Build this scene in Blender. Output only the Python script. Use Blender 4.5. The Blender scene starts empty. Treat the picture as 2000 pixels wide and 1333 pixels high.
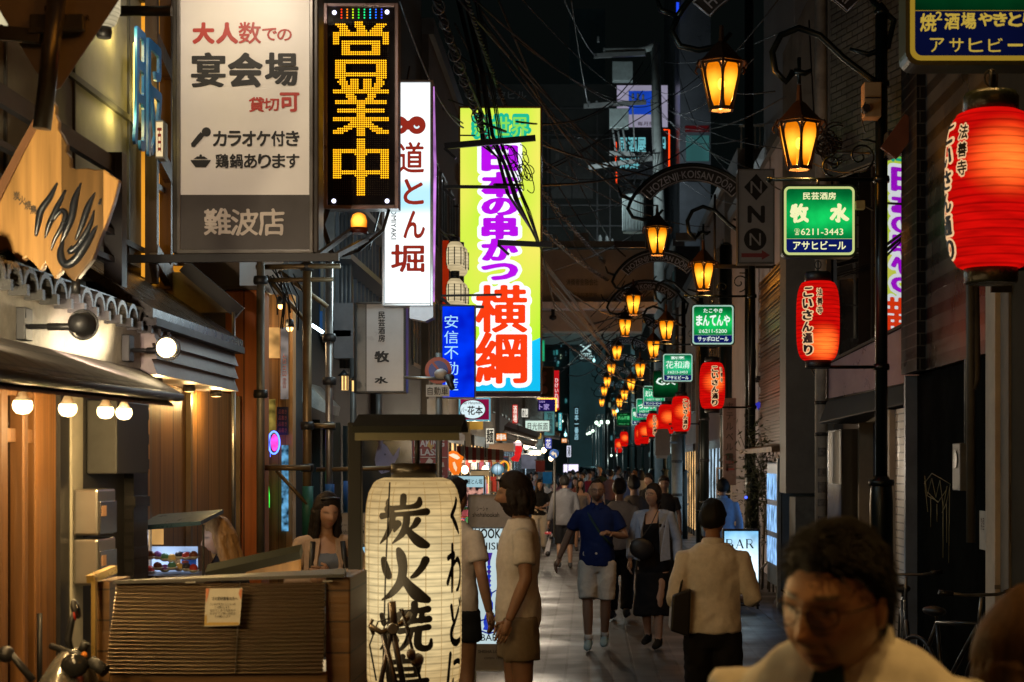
import bpy, bmesh, math, random
import numpy as np
from mathutils import Vector, Matrix, noise

random.seed(11)
SC = bpy.context.scene
COL = SC.collection
R = math.radians
PI = math.pi

# ------------------------------------------------------------------ camera, sky, exposure
F, CX, CY, CZ = 3333.0, 1150.0, 910.0, 1.9          # a 60 mm lens, level, shifted
cam_d = bpy.data.cameras.new('camera')
cam_d.lens = 60; cam_d.sensor_width = 36
cam_d.shift_x = -(CX - 1000) / 2000
cam_d.shift_y = (CY - 666.5) / 2000
cam_d.clip_start = 0.05; cam_d.clip_end = 3000
cam_d.dof.use_dof = True; cam_d.dof.focus_distance = 14.0; cam_d.dof.aperture_fstop = 5.6
cam = bpy.data.objects.new('camera', cam_d); COL.objects.link(cam)
cam.location = (0, 0, CZ); cam.rotation_euler = (R(90), 0, 0)
SC.camera = cam

world = bpy.data.worlds.new('World'); SC.world = world; world.use_nodes = True
wn = world.node_tree.nodes; wl = world.node_tree.links
bg = wn['Background']
sky = wn.new('ShaderNodeTexSky'); sky.sky_type = 'NISHITA'; sky.sun_disc = False
sky.sun_elevation = R(-4.5); sky.sun_rotation = R(200); sky.air_density = 1.0
glow = wn.new('ShaderNodeMixRGB'); glow.blend_type = 'ADD'; glow.inputs[0].default_value = 1
glow.inputs[2].default_value = (0.0068, 0.0135, 0.0138, 1)            # city glow in the night air
wl.new(sky.outputs[0], glow.inputs[1]); wl.new(glow.outputs[0], bg.inputs[0])
bg.inputs[1].default_value = 0.16

SC.view_settings.view_transform = 'Standard'; SC.view_settings.look = 'None'
SC.view_settings.exposure = 0.0; SC.view_settings.gamma = 1.0
SC.cycles.use_denoising = True
SC.cycles.max_bounces = 6; SC.cycles.diffuse_bounces = 3; SC.cycles.glossy_bounces = 3
SC.cycles.transparent_max_bounces = 12; SC.cycles.sample_clamp_indirect = 4.0
SC.cycles.blur_glossy = 0.2; SC.cycles.caustics_reflective = False; SC.cycles.caustics_refractive = False

# ------------------------------------------------------------------ helpers
def W(px, py, Y):
    return Vector(((px - CX) * Y / F, Y, CZ - (py - CY) * Y / F))

def lin(c):
    c = c / 255.0
    return c / 12.92 if c <= 0.04045 else ((c + 0.055) / 1.055) ** 2.4
def rgb(r, g, b): return (lin(r), lin(g), lin(b), 1)

SPLIT = {'band','bracket','white_mark','hanger_ring','sticker','loop','ledger','coupler','padding','insulator','switch_box','hinge','cap','post','roof_unit','grip','drainpipe','shutter_doors','clip_bulb','brass_edge','trim','crossarm','ledge','bulb','border_bulb','roof_door','door_sign','support','side_light','clamp','roof','corner_lamp','neon_border','foot'}
class MB:
    def __init__(s): s.v = []; s.f = []; s.mi = []; s.sm = []; s.cur = 0
    def add(s, vs, fs, smooth=False):
        n = len(s.v); s.v += [tuple(v) for v in vs]
        for f in fs: s.f.append(tuple(i + n for i in f)); s.mi.append(s.cur); s.sm.append(smooth)
        return s
    def bx(s, x0, x1, y0, y1, z0, z1):
        return s.add([(x0,y0,z0),(x1,y0,z0),(x1,y1,z0),(x0,y1,z0),(x0,y0,z1),(x1,y0,z1),(x1,y1,z1),(x0,y1,z1)],
                     [(0,3,2,1),(4,5,6,7),(0,1,5,4),(1,2,6,5),(2,3,7,6),(3,0,4,7)])
    def px(s, x0, y0, x1, y1, Y, d):                # box whose front face fills that span at distance Y
        a = W(x0, y1, Y); b = W(x1, y0, Y)
        return s.bx(a.x, b.x, Y, Y + d, a.z, b.z)
    def bar(s, p, q, w, h=None, up=(0,0,1)):
        h = h or w; p = Vector(p); q = Vector(q); d = (q - p).normalized()
        u = Vector(up)
        if abs(d.dot(u)) > .95: u = Vector((0,1,0))
        a = d.cross(u).normalized() * w / 2; b = d.cross(a).normalized() * h / 2
        vs = [p-a-b, p+a-b, p+a+b, p-a+b, q-a-b, q+a-b, q+a+b, q-a+b]
        return s.add(vs, [(0,1,2,3),(7,6,5,4),(0,4,5,1),(1,5,6,2),(2,6,7,3),(3,7,4,0)])
    def tube(s, pts, r, n=8, cap=True, closed=False, sm=True):
        pts = [Vector(p) for p in pts]; k = len(pts)
        rs = r if isinstance(r, (list, tuple)) else [r] * k
        vs = []; prev = None
        for i, p in enumerate(pts):
            if closed: d = (pts[(i+1) % k] - pts[i-1])
            else: d = pts[min(i+1, k-1)] - pts[max(i-1, 0)]
            d = d.normalized() if d.length > 1e-9 else Vector((0,0,1))
            if prev is None:
                u = Vector((0,0,1)) if abs(d.z) < .9 else Vector((0,1,0))
                u = (u - d * u.dot(d)).normalized()
            else:
                u = prev - d * prev.dot(d)
                u = u.normalized() if u.length > 1e-6 else d.orthogonal().normalized()
            prev = u; w = d.cross(u)
            ri = rs[i]; ra, rb = ri if isinstance(ri, tuple) else (ri, ri)
            for j in range(n):
                a = 2 * PI * j / n; vs.append(p + u * math.cos(a) * ra + w * math.sin(a) * rb)
        fs = []
        for i in range(k if closed else k - 1):
            i2 = (i + 1) % k
            for j in range(n):
                fs.append((i*n+j, i*n+(j+1) % n, i2*n+(j+1) % n, i2*n+j))
        s.add(vs, fs, sm)
        if cap and not closed:
            m = len(s.v) - len(vs)
            for ring, rev in ((0, True), (k-1, False)):
                f = [m + ring*n + j for j in range(n)]
                s.f.append(tuple(reversed(f) if rev else f)); s.mi.append(s.cur); s.sm.append(False)
        return s
    def lathe(s, c, prof, n=24, sm=True, axis='z', a0=0.0):
        c = Vector(c); vs = []
        for r, z in prof:
            for j in range(n):
                a = a0 + 2*PI*j/n
                if axis == 'z': vs.append(c + Vector((r*math.cos(a), r*math.sin(a), z)))
                elif axis == 'y': vs.append(c + Vector((r*math.cos(a), z, r*math.sin(a))))
                else: vs.append(c + Vector((z, r*math.cos(a), r*math.sin(a))))
        fs = []
        for i in range(len(prof)-1):
            for j in range(n): fs.append((i*n+j, i*n+(j+1) % n, (i+1)*n+(j+1) % n, (i+1)*n+j))
        s.add(vs, fs, sm); m = len(s.v) - len(vs)
        for ring, rev in ((0, True), (len(prof)-1, False)):
            if prof[ring][0] > 1e-4:
                f = [m + ring*n + j for j in range(n)]
                s.f.append(tuple(reversed(f) if rev else f)); s.mi.append(s.cur); s.sm.append(False)
        return s
    def ell(s, c, r, n=12, m=8, rot=None):
        c = Vector(c); vs = []
        for i in range(m+1):
            t = PI*i/m
            for j in range(n):
                a = 2*PI*j/n
                v = Vector((r[0]*math.sin(t)*math.cos(a), r[1]*math.sin(t)*math.sin(a), r[2]*math.cos(t)))
                if rot: v = rot @ v
                vs.append(c + v)
        return s.add(vs, [(i*n+j, (i+1)*n+j, (i+1)*n+(j+1) % n, i*n+(j+1) % n) for i in range(m) for j in range(n)], True)
    def prism(s, pts, d):                           # closed loop of 3D points pushed along d
        pts = [Vector(p) for p in pts]; d = Vector(d); n = len(pts)
        s.add(pts + [p + d for p in pts], [tuple(range(n)), tuple(range(2*n-1, n-1, -1))] +
              [(i, i+n, (i+1) % n + n, (i+1) % n) for i in range(n)])
        return s
    def pp(s, pts, Y, d):                           # prism from photo-plane points at distance Y
        return s.prism([W(x, y, Y) for x, y in pts], (0, d, 0))
    def loft(s, rings, n=20, e=2.0):                # rings (cx,cy,z,rx,ry): closed stack of superellipses
        vs = []
        for cx, cy, z, rx, ry in rings:
            for j in range(n):
                a = 2*PI*j/n; ca, sa = math.cos(a), math.sin(a)
                vs.append((cx + rx*math.copysign(abs(ca)**(2/e), ca), cy + ry*math.copysign(abs(sa)**(2/e), sa), z))
        k = len(rings)
        fs = [(i*n+j, i*n+(j+1) % n, (i+1)*n+(j+1) % n, (i+1)*n+j) for i in range(k-1) for j in range(n)]
        fs += [tuple(range(n-1, -1, -1)), tuple((k-1)*n+j for j in range(n))]
        return s.add(vs, fs, True)
    def islands(s):
        p = list(range(len(s.v)))
        def find(i):
            while p[i] != i: p[i] = p[p[i]]; i = p[i]
            return i
        for f in s.f:
            a = find(f[0])
            for i in f[1:]: p[find(i)] = a
        g = {}
        for k, f in enumerate(s.f): g.setdefault(find(f[0]), []).append(k)
        out = []
        for ks in g.values():
            m = MB(); ix = {}
            for k in ks:
                for i in s.f[k]:
                    if i not in ix: ix[i] = len(m.v); m.v.append(s.v[i])
                m.f.append(tuple(ix[i] for i in s.f[k])); m.mi.append(s.mi[k]); m.sm.append(s.sm[k])
            out.append(m)
        return out
    def build(s, name, mats, parent=None, world=True, bevel=0, loc=None):
        if name in SPLIT and parent is not None:    # separate pieces become parts of their own
            o = None
            for m in s.islands(): o = m._build(name, mats, parent, world, bevel, loc)
            return o
        return s._build(name, mats, parent, world, bevel, loc)
    def _build(s, name, mats, parent=None, world=True, bevel=0, loc=None):
        me = bpy.data.meshes.new(name)
        off = Vector((0,0,0))
        if parent is not None and world: off = wloc(parent)
        if loc is not None: off = Vector(loc)
        me.from_pydata([(v[0]-off.x, v[1]-off.y, v[2]-off.z) for v in s.v], [], s.f)
        for m in (mats if isinstance(mats, (list, tuple)) else [mats]): me.materials.append(m)
        me.polygons.foreach_set('material_index', s.mi); me.polygons.foreach_set('use_smooth', s.sm)
        me.update()
        o = bpy.data.objects.new(name, me); COL.objects.link(o)
        if parent is not None: o.parent = parent
        if loc is not None: o.location = Vector(loc) - (wloc(parent) if parent is not None else Vector((0,0,0)))
        if bevel:
            b = o.modifiers.new('bevel', 'BEVEL'); b.width = bevel; b.segments = 2; b.limit_method = 'ANGLE'; b.angle_limit = R(40)
        return o

def wloc(o):
    v = Vector((0,0,0))
    while o is not None: v = v + Vector(o.location); o = o.parent
    return v
def tag(o, label, cat, group=None, kind=None):
    if label: o['label'] = label
    if cat: o['category'] = cat
    if group: o['group'] = group
    if kind: o['kind'] = kind
    return o
def thing(name, label, cat, loc=(0,0,0), rz=0, group=None):
    o = bpy.data.objects.new(name, None); COL.objects.link(o); o.empty_display_size = .1
    o.location = loc; o.rotation_euler = (0, 0, rz)
    return tag(o, label, cat, group)
def dup(root, loc, rz=0, label=None, group=None):
    r = root.copy(); COL.objects.link(r); r.location = loc; r.rotation_euler = (0,0,rz)
    if label: r['label'] = label
    if group: r['group'] = group
    for ch in list(root.children):
        c = ch.copy(); COL.objects.link(c); c.parent = r
        for g in list(ch.children):
            d = g.copy(); COL.objects.link(d); d.parent = c
    return r
def point(name, loc, power, col, r=.05, parent=None):
    l = bpy.data.lights.new(name, 'POINT'); l.energy = power; l.color = col[:3]; l.shadow_soft_size = r
    o = bpy.data.objects.new(name, l); COL.objects.link(o); o.location = loc
    if parent is not None: o.parent = parent; o.location = Vector(loc) - wloc(parent)
    return o
def spot(name, loc, target, power, col, ang=70, blend=.6, r=.04, parent=None):
    l = bpy.data.lights.new(name, 'SPOT'); l.energy = power; l.color = col[:3]; l.spot_size = R(ang); l.spot_blend = blend; l.shadow_soft_size = r
    o = bpy.data.objects.new(name, l); COL.objects.link(o); o.location = loc
    o.rotation_euler = (Vector(target) - Vector(loc)).to_track_quat('-Z', 'Y').to_euler()
    if parent is not None: o.parent = parent; o.location = Vector(loc) - wloc(parent)
    return o

# ------------------------------------------------------------------ materials
def nodes(name):
    m = bpy.data.materials.new(name); m.use_nodes = True
    return m, m.node_tree.nodes, m.node_tree.links
def M(name, col, rough=.6, metal=0.0, nz=.25, sc=5.0, bump=.0, st=(1,1,1), spec=.5, attr=None, sub=0):
    m, n, l = nodes(name); b = n['Principled BSDF']
    b.inputs['Roughness'].default_value = rough; b.inputs['Metallic'].default_value = metal
    b.inputs['Specular IOR Level'].default_value = spec
    tc = n.new('ShaderNodeTexCoord'); mp = n.new('ShaderNodeMapping'); mp.inputs['Scale'].default_value = st
    l.new(tc.outputs['Object'], mp.inputs[0])
    t = n.new('ShaderNodeTexNoise'); t.inputs['Scale'].default_value = sc; t.inputs['Detail'].default_value = 6; t.inputs['Roughness'].default_value = .65
    l.new(mp.outputs[0], t.inputs[0])
    mr = n.new('ShaderNodeMapRange'); mr.inputs[1].default_value = .3; mr.inputs[2].default_value = .7
    mr.inputs[3].default_value = 1 - nz; mr.inputs[4].default_value = 1 + nz*.6
    l.new(t.outputs[0], mr.inputs[0])
    mx = n.new('ShaderNodeMixRGB'); mx.blend_type = 'MULTIPLY'; mx.inputs[0].default_value = 1
    if attr:
        at = n.new('ShaderNodeAttribute'); at.attribute_name = attr; l.new(at.outputs['Color'], mx.inputs[1])
    else: mx.inputs[1].default_value = col
    l.new(mr.outputs[0], mx.inputs[2]); l.new(mx.outputs[0], b.inputs['Base Color'])
    rr = n.new('ShaderNodeMapRange'); rr.inputs[3].default_value = max(0.03, rough-.12); rr.inputs[4].default_value = min(1, rough+.12)
    l.new(t.outputs[0], rr.inputs[0]); l.new(rr.outputs[0], b.inputs['Roughness'])
    if bump:
        bp = n.new('ShaderNodeBump'); bp.inputs['Strength'].default_value = bump; bp.inputs['Distance'].default_value = .02
        l.new(t.outputs[0], bp.inputs['Height']); l.new(bp.outputs[0], b.inputs['Normal'])
    if sub: b.inputs['Subsurface Weight'].default_value = sub; b.inputs['Subsurface Radius'].default_value = (.01,.004,.002)
    return m
def planks(name, col, rough=.55, w=.12, axis='y', nz=.45, vert=True):
    """wood boards: a noise stretched along the grain and a narrow dark gap every w metres across the axis"""
    m, n, l = nodes(name); b = n['Principled BSDF']; b.inputs['Roughness'].default_value = rough
    tc = n.new('ShaderNodeTexCoord'); sp = n.new('ShaderNodeSeparateXYZ'); l.new(tc.outputs['Object'], sp.inputs[0])
    mp = n.new('ShaderNodeMapping'); mp.inputs['Scale'].default_value = (14,14,.9) if vert else (1,1,16)
    l.new(tc.outputs['Object'], mp.inputs[0])
    t = n.new('ShaderNodeTexNoise'); t.inputs['Scale'].default_value = 1.6; t.inputs['Detail'].default_value = 8; l.new(mp.outputs[0], t.inputs[0])
    d = n.new('ShaderNodeMath'); d.operation = 'DIVIDE'; d.inputs[1].default_value = w; l.new(sp.outputs[{'x':0,'y':1,'z':2}[axis]], d.inputs[0])
    fr = n.new('ShaderNodeMath'); fr.operation = 'FRACT'; l.new(d.outputs[0], fr.inputs[0])
    gp = n.new('ShaderNodeMath'); gp.operation = 'GREATER_THAN'; gp.inputs[1].default_value = .06; l.new(fr.outputs[0], gp.inputs[0])
    fl = n.new('ShaderNodeMath'); fl.operation = 'FLOOR'; l.new(d.outputs[0], fl.inputs[0])
    wn_ = n.new('ShaderNodeTexWhiteNoise'); wn_.noise_dimensions = '1D'; l.new(fl.outputs[0], wn_.inputs['W'])
    mr = n.new('ShaderNodeMapRange'); mr.inputs[1].default_value = .25; mr.inputs[2].default_value = .75; mr.inputs[3].default_value = 1-nz; mr.inputs[4].default_value = 1+nz*.5
    l.new(t.outputs[0], mr.inputs[0])
    m2 = n.new('ShaderNodeMapRange'); m2.inputs[3].default_value = .75; m2.inputs[4].default_value = 1.15; l.new(wn_.outputs[0], m2.inputs[0])
    k = n.new('ShaderNodeMath'); k.operation = 'MULTIPLY'; l.new(mr.outputs[0], k.inputs[0]); l.new(m2.outputs[0], k.inputs[1])
    g2 = n.new('ShaderNodeMapRange'); g2.inputs[3].default_value = .25; g2.inputs[4].default_value = 1; l.new(gp.outputs[0], g2.inputs[0])
    k2 = n.new('ShaderNodeMath'); k2.operation = 'MULTIPLY'; l.new(k.outputs[0], k2.inputs[0]); l.new(g2.outputs[0], k2.inputs[1])
    mx = n.new('ShaderNodeMixRGB'); mx.blend_type = 'MULTIPLY'; mx.inputs[0].default_value = 1; mx.inputs[1].default_value = col
    l.new(k2.outputs[0], mx.inputs[2]); l.new(mx.outputs[0], b.inputs['Base Color'])
    bp = n.new('ShaderNodeBump'); bp.inputs['Strength'].default_value = .5; bp.inputs['Distance'].default_value = .006
    l.new(k2.outputs[0], bp.inputs['Height']); l.new(bp.outputs[0], b.inputs['Normal'])
    return m
def bricks(name, c1, c2, mort, bw, bh, ms=.006, rough=.6, axes='xy', bump=.4, spec=.5):
    m, n, l = nodes(name); b = n['Principled BSDF']; b.inputs['Specular IOR Level'].default_value = spec
    tc = n.new('ShaderNodeTexCoord'); sp = n.new('ShaderNodeSeparateXYZ'); cb = n.new('ShaderNodeCombineXYZ')
    l.new(tc.outputs['Object'], sp.inputs[0])
    for i, a in enumerate(axes): l.new(sp.outputs['xyz'.index(a)], cb.inputs[i])
    t = n.new('ShaderNodeTexBrick'); t.inputs['Scale'].default_value = 1; t.inputs['Brick Width'].default_value = bw; t.inputs['Row Height'].default_value = bh
    t.inputs['Mortar Size'].default_value = ms; t.inputs['Color1'].default_value = c1; t.inputs['Color2'].default_value = c2; t.inputs['Mortar'].default_value = mort
    t.inputs['Bias'].default_value = -.1
    l.new(cb.outputs[0], t.inputs[0])
    nz = n.new('ShaderNodeTexNoise'); nz.inputs['Scale'].default_value = 1.3; nz.inputs['Detail'].default_value = 7; l.new(tc.outputs['Object'], nz.inputs[0])
    mr = n.new('ShaderNodeMapRange'); mr.inputs[1].default_value = .3; mr.inputs[2].default_value = .7; mr.inputs[3].default_value = .6; mr.inputs[4].default_value = 1.25; l.new(nz.outputs[0], mr.inputs[0])
    mx = n.new('ShaderNodeMixRGB'); mx.blend_type = 'MULTIPLY'; mx.inputs[0].default_value = 1; l.new(t.outputs[0], mx.inputs[1]); l.new(mr.outputs[0], mx.inputs[2])
    l.new(mx.outputs[0], b.inputs['Base Color'])
    rr = n.new('ShaderNodeMapRange'); rr.inputs[1].default_value = .3; rr.inputs[2].default_value = .7; rr.inputs[3].default_value = rough-.15; rr.inputs[4].default_value = rough+.15
    l.new(nz.outputs[0], rr.inputs[0]); l.new(rr.outputs[0], b.inputs['Roughness'])
    bp = n.new('ShaderNodeBump'); bp.inputs['Strength'].default_value = bump; bp.inputs['Distance'].default_value = .006; bp.invert = True
    l.new(t.outputs['Fac'], bp.inputs['Height']); l.new(bp.outputs[0], b.inputs['Normal'])
    return m
def E(name, col, st=1.0, var=0.0, sc=2.0, gloss=0.0, stz=1.0, attr=None):
    """a surface that gives off light (lit sign face, bulb, screen); var = unevenness of the tubes behind it"""
    m, n, l = nodes(name); n.remove(n['Principled BSDF']); out = n['Material Output']
    e = n.new('ShaderNodeEmission'); e.inputs[0].default_value = col; e.inputs[1].default_value = st
    if attr:
        at = n.new('ShaderNodeAttribute'); at.attribute_name = attr; l.new(at.outputs['Color'], e.inputs[0])
    if var:
        tc = n.new('ShaderNodeTexCoord'); mp = n.new('ShaderNodeMapping'); mp.inputs['Scale'].default_value = (1,1,stz); l.new(tc.outputs['Object'], mp.inputs[0])
        t = n.new('ShaderNodeTexNoise'); t.inputs['Scale'].default_value = sc; t.inputs['Detail'].default_value = 1.5; l.new(mp.outputs[0], t.inputs[0])
        mr = n.new('ShaderNodeMapRange'); mr.inputs[1].default_value = .3; mr.inputs[2].default_value = .7; mr.inputs[3].default_value = st*(1-var); mr.inputs[4].default_value = st*(1+var)
        l.new(t.outputs[0], mr.inputs[0]); l.new(mr.outputs[0], e.inputs[1])
    if gloss:
        a = n.new('ShaderNodeAddShader'); g = n.new('ShaderNodeBsdfGlossy'); g.inputs[0].default_value = (gloss,gloss,gloss,1); g.inputs['Roughness'].default_value = .15
        l.new(e.outputs[0], a.inputs[0]); l.new(g.outputs[0], a.inputs[1]); l.new(a.outputs[0], out.inputs[0])
    else: l.new(e.outputs[0], out.inputs[0])
    return m
def glassmat(name, tint=(.9,.95,1,1), refl=.12, rough=.03):
    m, n, l = nodes(name); n.remove(n['Principled BSDF']); out = n['Material Output']
    t = n.new('ShaderNodeBsdfTransparent'); t.inputs[0].default_value = tint
    g = n.new('ShaderNodeBsdfGlossy'); g.inputs['Roughness'].default_value = rough
    lw = n.new('ShaderNodeLayerWeight'); lw.inputs[0].default_value = .25
    mr = n.new('ShaderNodeMapRange'); mr.inputs[3].default_value = refl; mr.inputs[4].default_value = .7; l.new(lw.outputs['Fresnel'], mr.inputs[0])
    x = n.new('ShaderNodeMixShader'); l.new(mr.outputs[0], x.inputs[0]); l.new(t.outputs[0], x.inputs[1]); l.new(g.outputs[0], x.inputs[2]); l.new(x.outputs[0], out.inputs[0])
    return m
def radial(name, c0, c1, s0, s1, r0, r1, center=(0,0,0), scale=(1,1,1), ribs=0, transp=0, tcol=(1,.5,.1,1)):
    """lit paper or amber glass: brightest round the bulb behind it"""
    m, n, l = nodes(name); n.remove(n['Principled BSDF']); out = n['Material Output']
    tc = n.new('ShaderNodeTexCoord'); mp = n.new('ShaderNodeMapping'); mp.vector_type = 'POINT'
    mp.inputs['Location'].default_value = [-a*b for a, b in zip(center, scale)]; mp.inputs['Scale'].default_value = scale
    l.new(tc.outputs['Object'], mp.inputs[0])
    vl = n.new('ShaderNodeVectorMath'); vl.operation = 'LENGTH'; l.new(mp.outputs[0], vl.inputs[0])
    mr = n.new('ShaderNodeMapRange'); mr.interpolation_type = 'SMOOTHSTEP'; mr.inputs[1].default_value = r0; mr.inputs[2].default_value = r1; l.new(vl.outputs['Value'], mr.inputs[0])
    cm = n.new('ShaderNodeMixRGB'); cm.inputs[1].default_value = c0; cm.inputs[2].default_value = c1; l.new(mr.outputs[0], cm.inputs[0])
    sm = n.new('ShaderNodeMapRange'); sm.inputs[3].default_value = s0; sm.inputs[4].default_value = s1; l.new(mr.outputs[0], sm.inputs[0])
    e = n.new('ShaderNodeEmission'); l.new(cm.outputs[0], e.inputs[0]); last = sm.outputs[0]
    tn = n.new('ShaderNodeTexNoise'); tn.inputs['Scale'].default_value = 5; tn.inputs['Detail'].default_value = 5
    m3 = n.new('ShaderNodeMapping'); m3.inputs['Scale'].default_value = (1,1,9 if ribs else 1.0); l.new(tc.outputs['Object'], m3.inputs[0]); l.new(m3.outputs[0], tn.inputs[0])
    nm = n.new('ShaderNodeMapRange'); nm.inputs[1].default_value = .3; nm.inputs[2].default_value = .7; nm.inputs[3].default_value = .68; nm.inputs[4].default_value = 1.2; l.new(tn.outputs[0], nm.inputs[0])
    k = n.new('ShaderNodeMath'); k.operation = 'MULTIPLY'; l.new(last, k.inputs[0]); l.new(nm.outputs[0], k.inputs[1]); last = k.outputs[0]
    if ribs:
        sp = n.new('ShaderNodeSeparateXYZ'); l.new(tc.outputs['Object'], sp.inputs[0])
        w = n.new('ShaderNodeMath'); w.operation = 'MULTIPLY'; w.inputs[1].default_value = ribs*2*PI; l.new(sp.outputs[2], w.inputs[0])
        sn = n.new('ShaderNodeMath'); sn.operation = 'SINE'; l.new(w.outputs[0], sn.inputs[0])
        rm = n.new('ShaderNodeMapRange'); rm.inputs[1].default_value = -1; rm.inputs[2].default_value = -.6; rm.inputs[3].default_value = .62; rm.inputs[4].default_value = 1; l.new(sn.outputs[0], rm.inputs[0])
        k2 = n.new('ShaderNodeMath'); k2.operation = 'MULTIPLY'; l.new(last, k2.inputs[0]); l.new(rm.outputs[0], k2.inputs[1]); last = k2.outputs[0]
    l.new(last, e.inputs[1])
    if transp:
        t = n.new('ShaderNodeBsdfTransparent'); t.inputs[0].default_value = tcol
        x = n.new('ShaderNodeMixShader'); x.inputs[0].default_value = transp; l.new(e.outputs[0], x.inputs[1]); l.new(t.outputs[0], x.inputs[2]); l.new(x.outputs[0], out.inputs[0])
    else: l.new(e.outputs[0], out.inputs[0])
    return m

BLACK = M('black_metal', (.012,.012,.013,1), .45, 0, .3)
DARK = M('dark_grey_metal', (.035,.036,.038,1), .45, .3, .3)
GREY = M('grey_metal', (.16,.17,.17,1), .45, .4, .3)
STEEL = M('galvanised_steel', (.35,.35,.34,1), .38, .85, .3, 9)
SILVER = M('silver_metal', (.5,.48,.44,1), .3, .95, .1, 3)
CREAM = M('cream_wall', (.62,.54,.44,1), .8, 0, .25, 2)
CONC = M('concrete', (.2,.2,.19,1), .85, 0, .35, 2.5, .3)
INK = M('black_ink', (.006,.006,.007,1), .6, 0, .1)
WHITEP = M('white_paint', (.62,.6,.57,1), .55, 0, .15, 4)
PAPER = M('white_paper', (.7,.68,.62,1), .8, 0, .1)
CABLE = M('cable_black', (.01,.01,.011,1), .5, 0, .2)

# ------------------------------------------------------------------ lettering
_gl = {}
def raw_text(s):
    if s in _gl: return _gl[s]
    c = bpy.data.curves.new('t', 'FONT'); c.body = s; c.size = 1; c.resolution_u = 3; c.fill_mode = 'FRONT'
    o = bpy.data.objects.new('t', c); COL.objects.link(o)
    dg = bpy.context.evaluated_depsgraph_get(); me = o.evaluated_get(dg).to_mesh()
    me.calc_loop_triangles()
    v = np.array([(p.co.x, p.co.y) for p in me.vertices]).reshape(-1, 2)
    t = [tuple(x.vertices) for x in me.loop_triangles]
    o.evaluated_get(dg).to_mesh_clear(); bpy.data.objects.remove(o); bpy.data.curves.remove(c)
    _gl[s] = (v, t); return v, t
def coverage(v, tris, x0, y0, w, h, N, ss=3):
    n = N*ss; g = np.zeros((int(h*n)+1, int(w*n)+1), bool)
    for a, b, c in tris:
        p = (np.array([v[a], v[b], v[c]]) - (x0, y0)) * n
        i0 = max(int(p[:,0].min()), 0); i1 = min(int(p[:,0].max())+2, g.shape[1]); j0 = max(int(p[:,1].min()), 0); j1 = min(int(p[:,1].max())+2, g.shape[0])
        if i1 <= i0 or j1 <= j0: continue
        X, Y = np.meshgrid(np.arange(i0, i1)+.5, np.arange(j0, j1)+.5)
        def ed(q, r): return (r[0]-q[0])*(Y-q[1]) - (r[1]-q[1])*(X-q[0])
        e1, e2, e3 = ed(p[0],p[1]), ed(p[1],p[2]), ed(p[2],p[0])
        g[j0:j1, i0:i1] |= ((e1 >= 0) & (e2 >= 0) & (e3 >= 0)) | ((e1 <= 0) & (e2 <= 0) & (e3 <= 0))
    H, Wd = g.shape[0]//ss, g.shape[1]//ss
    return g[:H*ss, :Wd*ss].reshape(H, ss, Wd, ss).mean((1,3))
def dilate(c, rx, ry):
    o = c.copy(); R_ = int(math.ceil(max(rx, ry)))
    P = np.pad(c, R_)
    for dy in range(-R_, R_+1):
        for dx in range(-R_, R_+1):
            d = math.hypot(dx/max(rx,.3), dy/max(ry,.3))
            k = max(0, min(1, (1-d)*max(rx,ry)+.5))
            if k > 0: o = np.maximum(o, P[R_+dy:R_+dy+c.shape[0], R_+dx:R_+dx+c.shape[1]]*k)
    return o
def blur(c, k=1):
    for _ in range(k):
        P = np.pad(c, 1)
        c = (P[:-2,1:-1]+P[2:,1:-1]+P[1:-1,:-2]+P[1:-1,2:]+4*P[1:-1,1:-1])/8
    return c
def contour(f, iso=.5, maxrun=8):
    vs = []; fs = []; ins = f > iso; H, Wd = f.shape
    def P(x, y): vs.append((x, y)); return len(vs)-1
    for y in range(H-1):
        x = 0
        while x < Wd-1:
            k = [ins[y,x], ins[y,x+1], ins[y+1,x+1], ins[y+1,x]]; t = sum(k)
            if t == 0: x += 1; continue
            if t == 4:
                x1 = x+1
                while x1 < Wd-1 and x1-x < maxrun and ins[y,x1] and ins[y,x1+1] and ins[y+1,x1] and ins[y+1,x1+1]: x1 += 1
                fs.append((P(x,y), P(x1,y), P(x1,y+1), P(x,y+1))); x = x1; continue
            cs = [(x,y),(x+1,y),(x+1,y+1),(x,y+1)]; va = [f[c[1],c[0]] for c in cs]; poly = []
            for i in range(4):
                j = (i+1) % 4
                if k[i]: poly.append(cs[i])
                if k[i] != k[j]:
                    u = (iso-va[i])/(va[j]-va[i]); poly.append((cs[i][0]+(cs[j][0]-cs[i][0])*u, cs[i][1]+(cs[j][1]-cs[i][1])*u))
            if len(poly) > 2: fs.append(tuple(P(*p) for p in poly))
            x += 1
    return np.array(vs, float).reshape(-1, 2), fs
_fat = {}
def fat_text(s, bold, N=48, maxrun=8, bx=None, soft=1, ink=True):
    """glyph outlines thickened by 'bold' em without overlapping faces"""
    key = (s, round(bold,3), N, maxrun, bx, soft)
    if key in _fat: return _fat[key]
    v, t = raw_text(s); mg = bold + .05
    x0, y0 = min(0, v[:,0].min())-mg, min(-.12, v[:,1].min())-mg; x1, y1 = v[:,0].max()+mg, max(.88, v[:,1].max())+mg
    c = coverage(v, t, x0, y0, x1-x0, y1-y0, N)
    c = dilate(c, (bold if bx is None else bx)*N, bold*N); c = blur(c, soft)
    p, f = contour(np.pad(c, 1), .5, maxrun)
    p = (p - .5)/N + (x0, y0)
    _fat[key] = (p, f); return p, f
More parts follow.
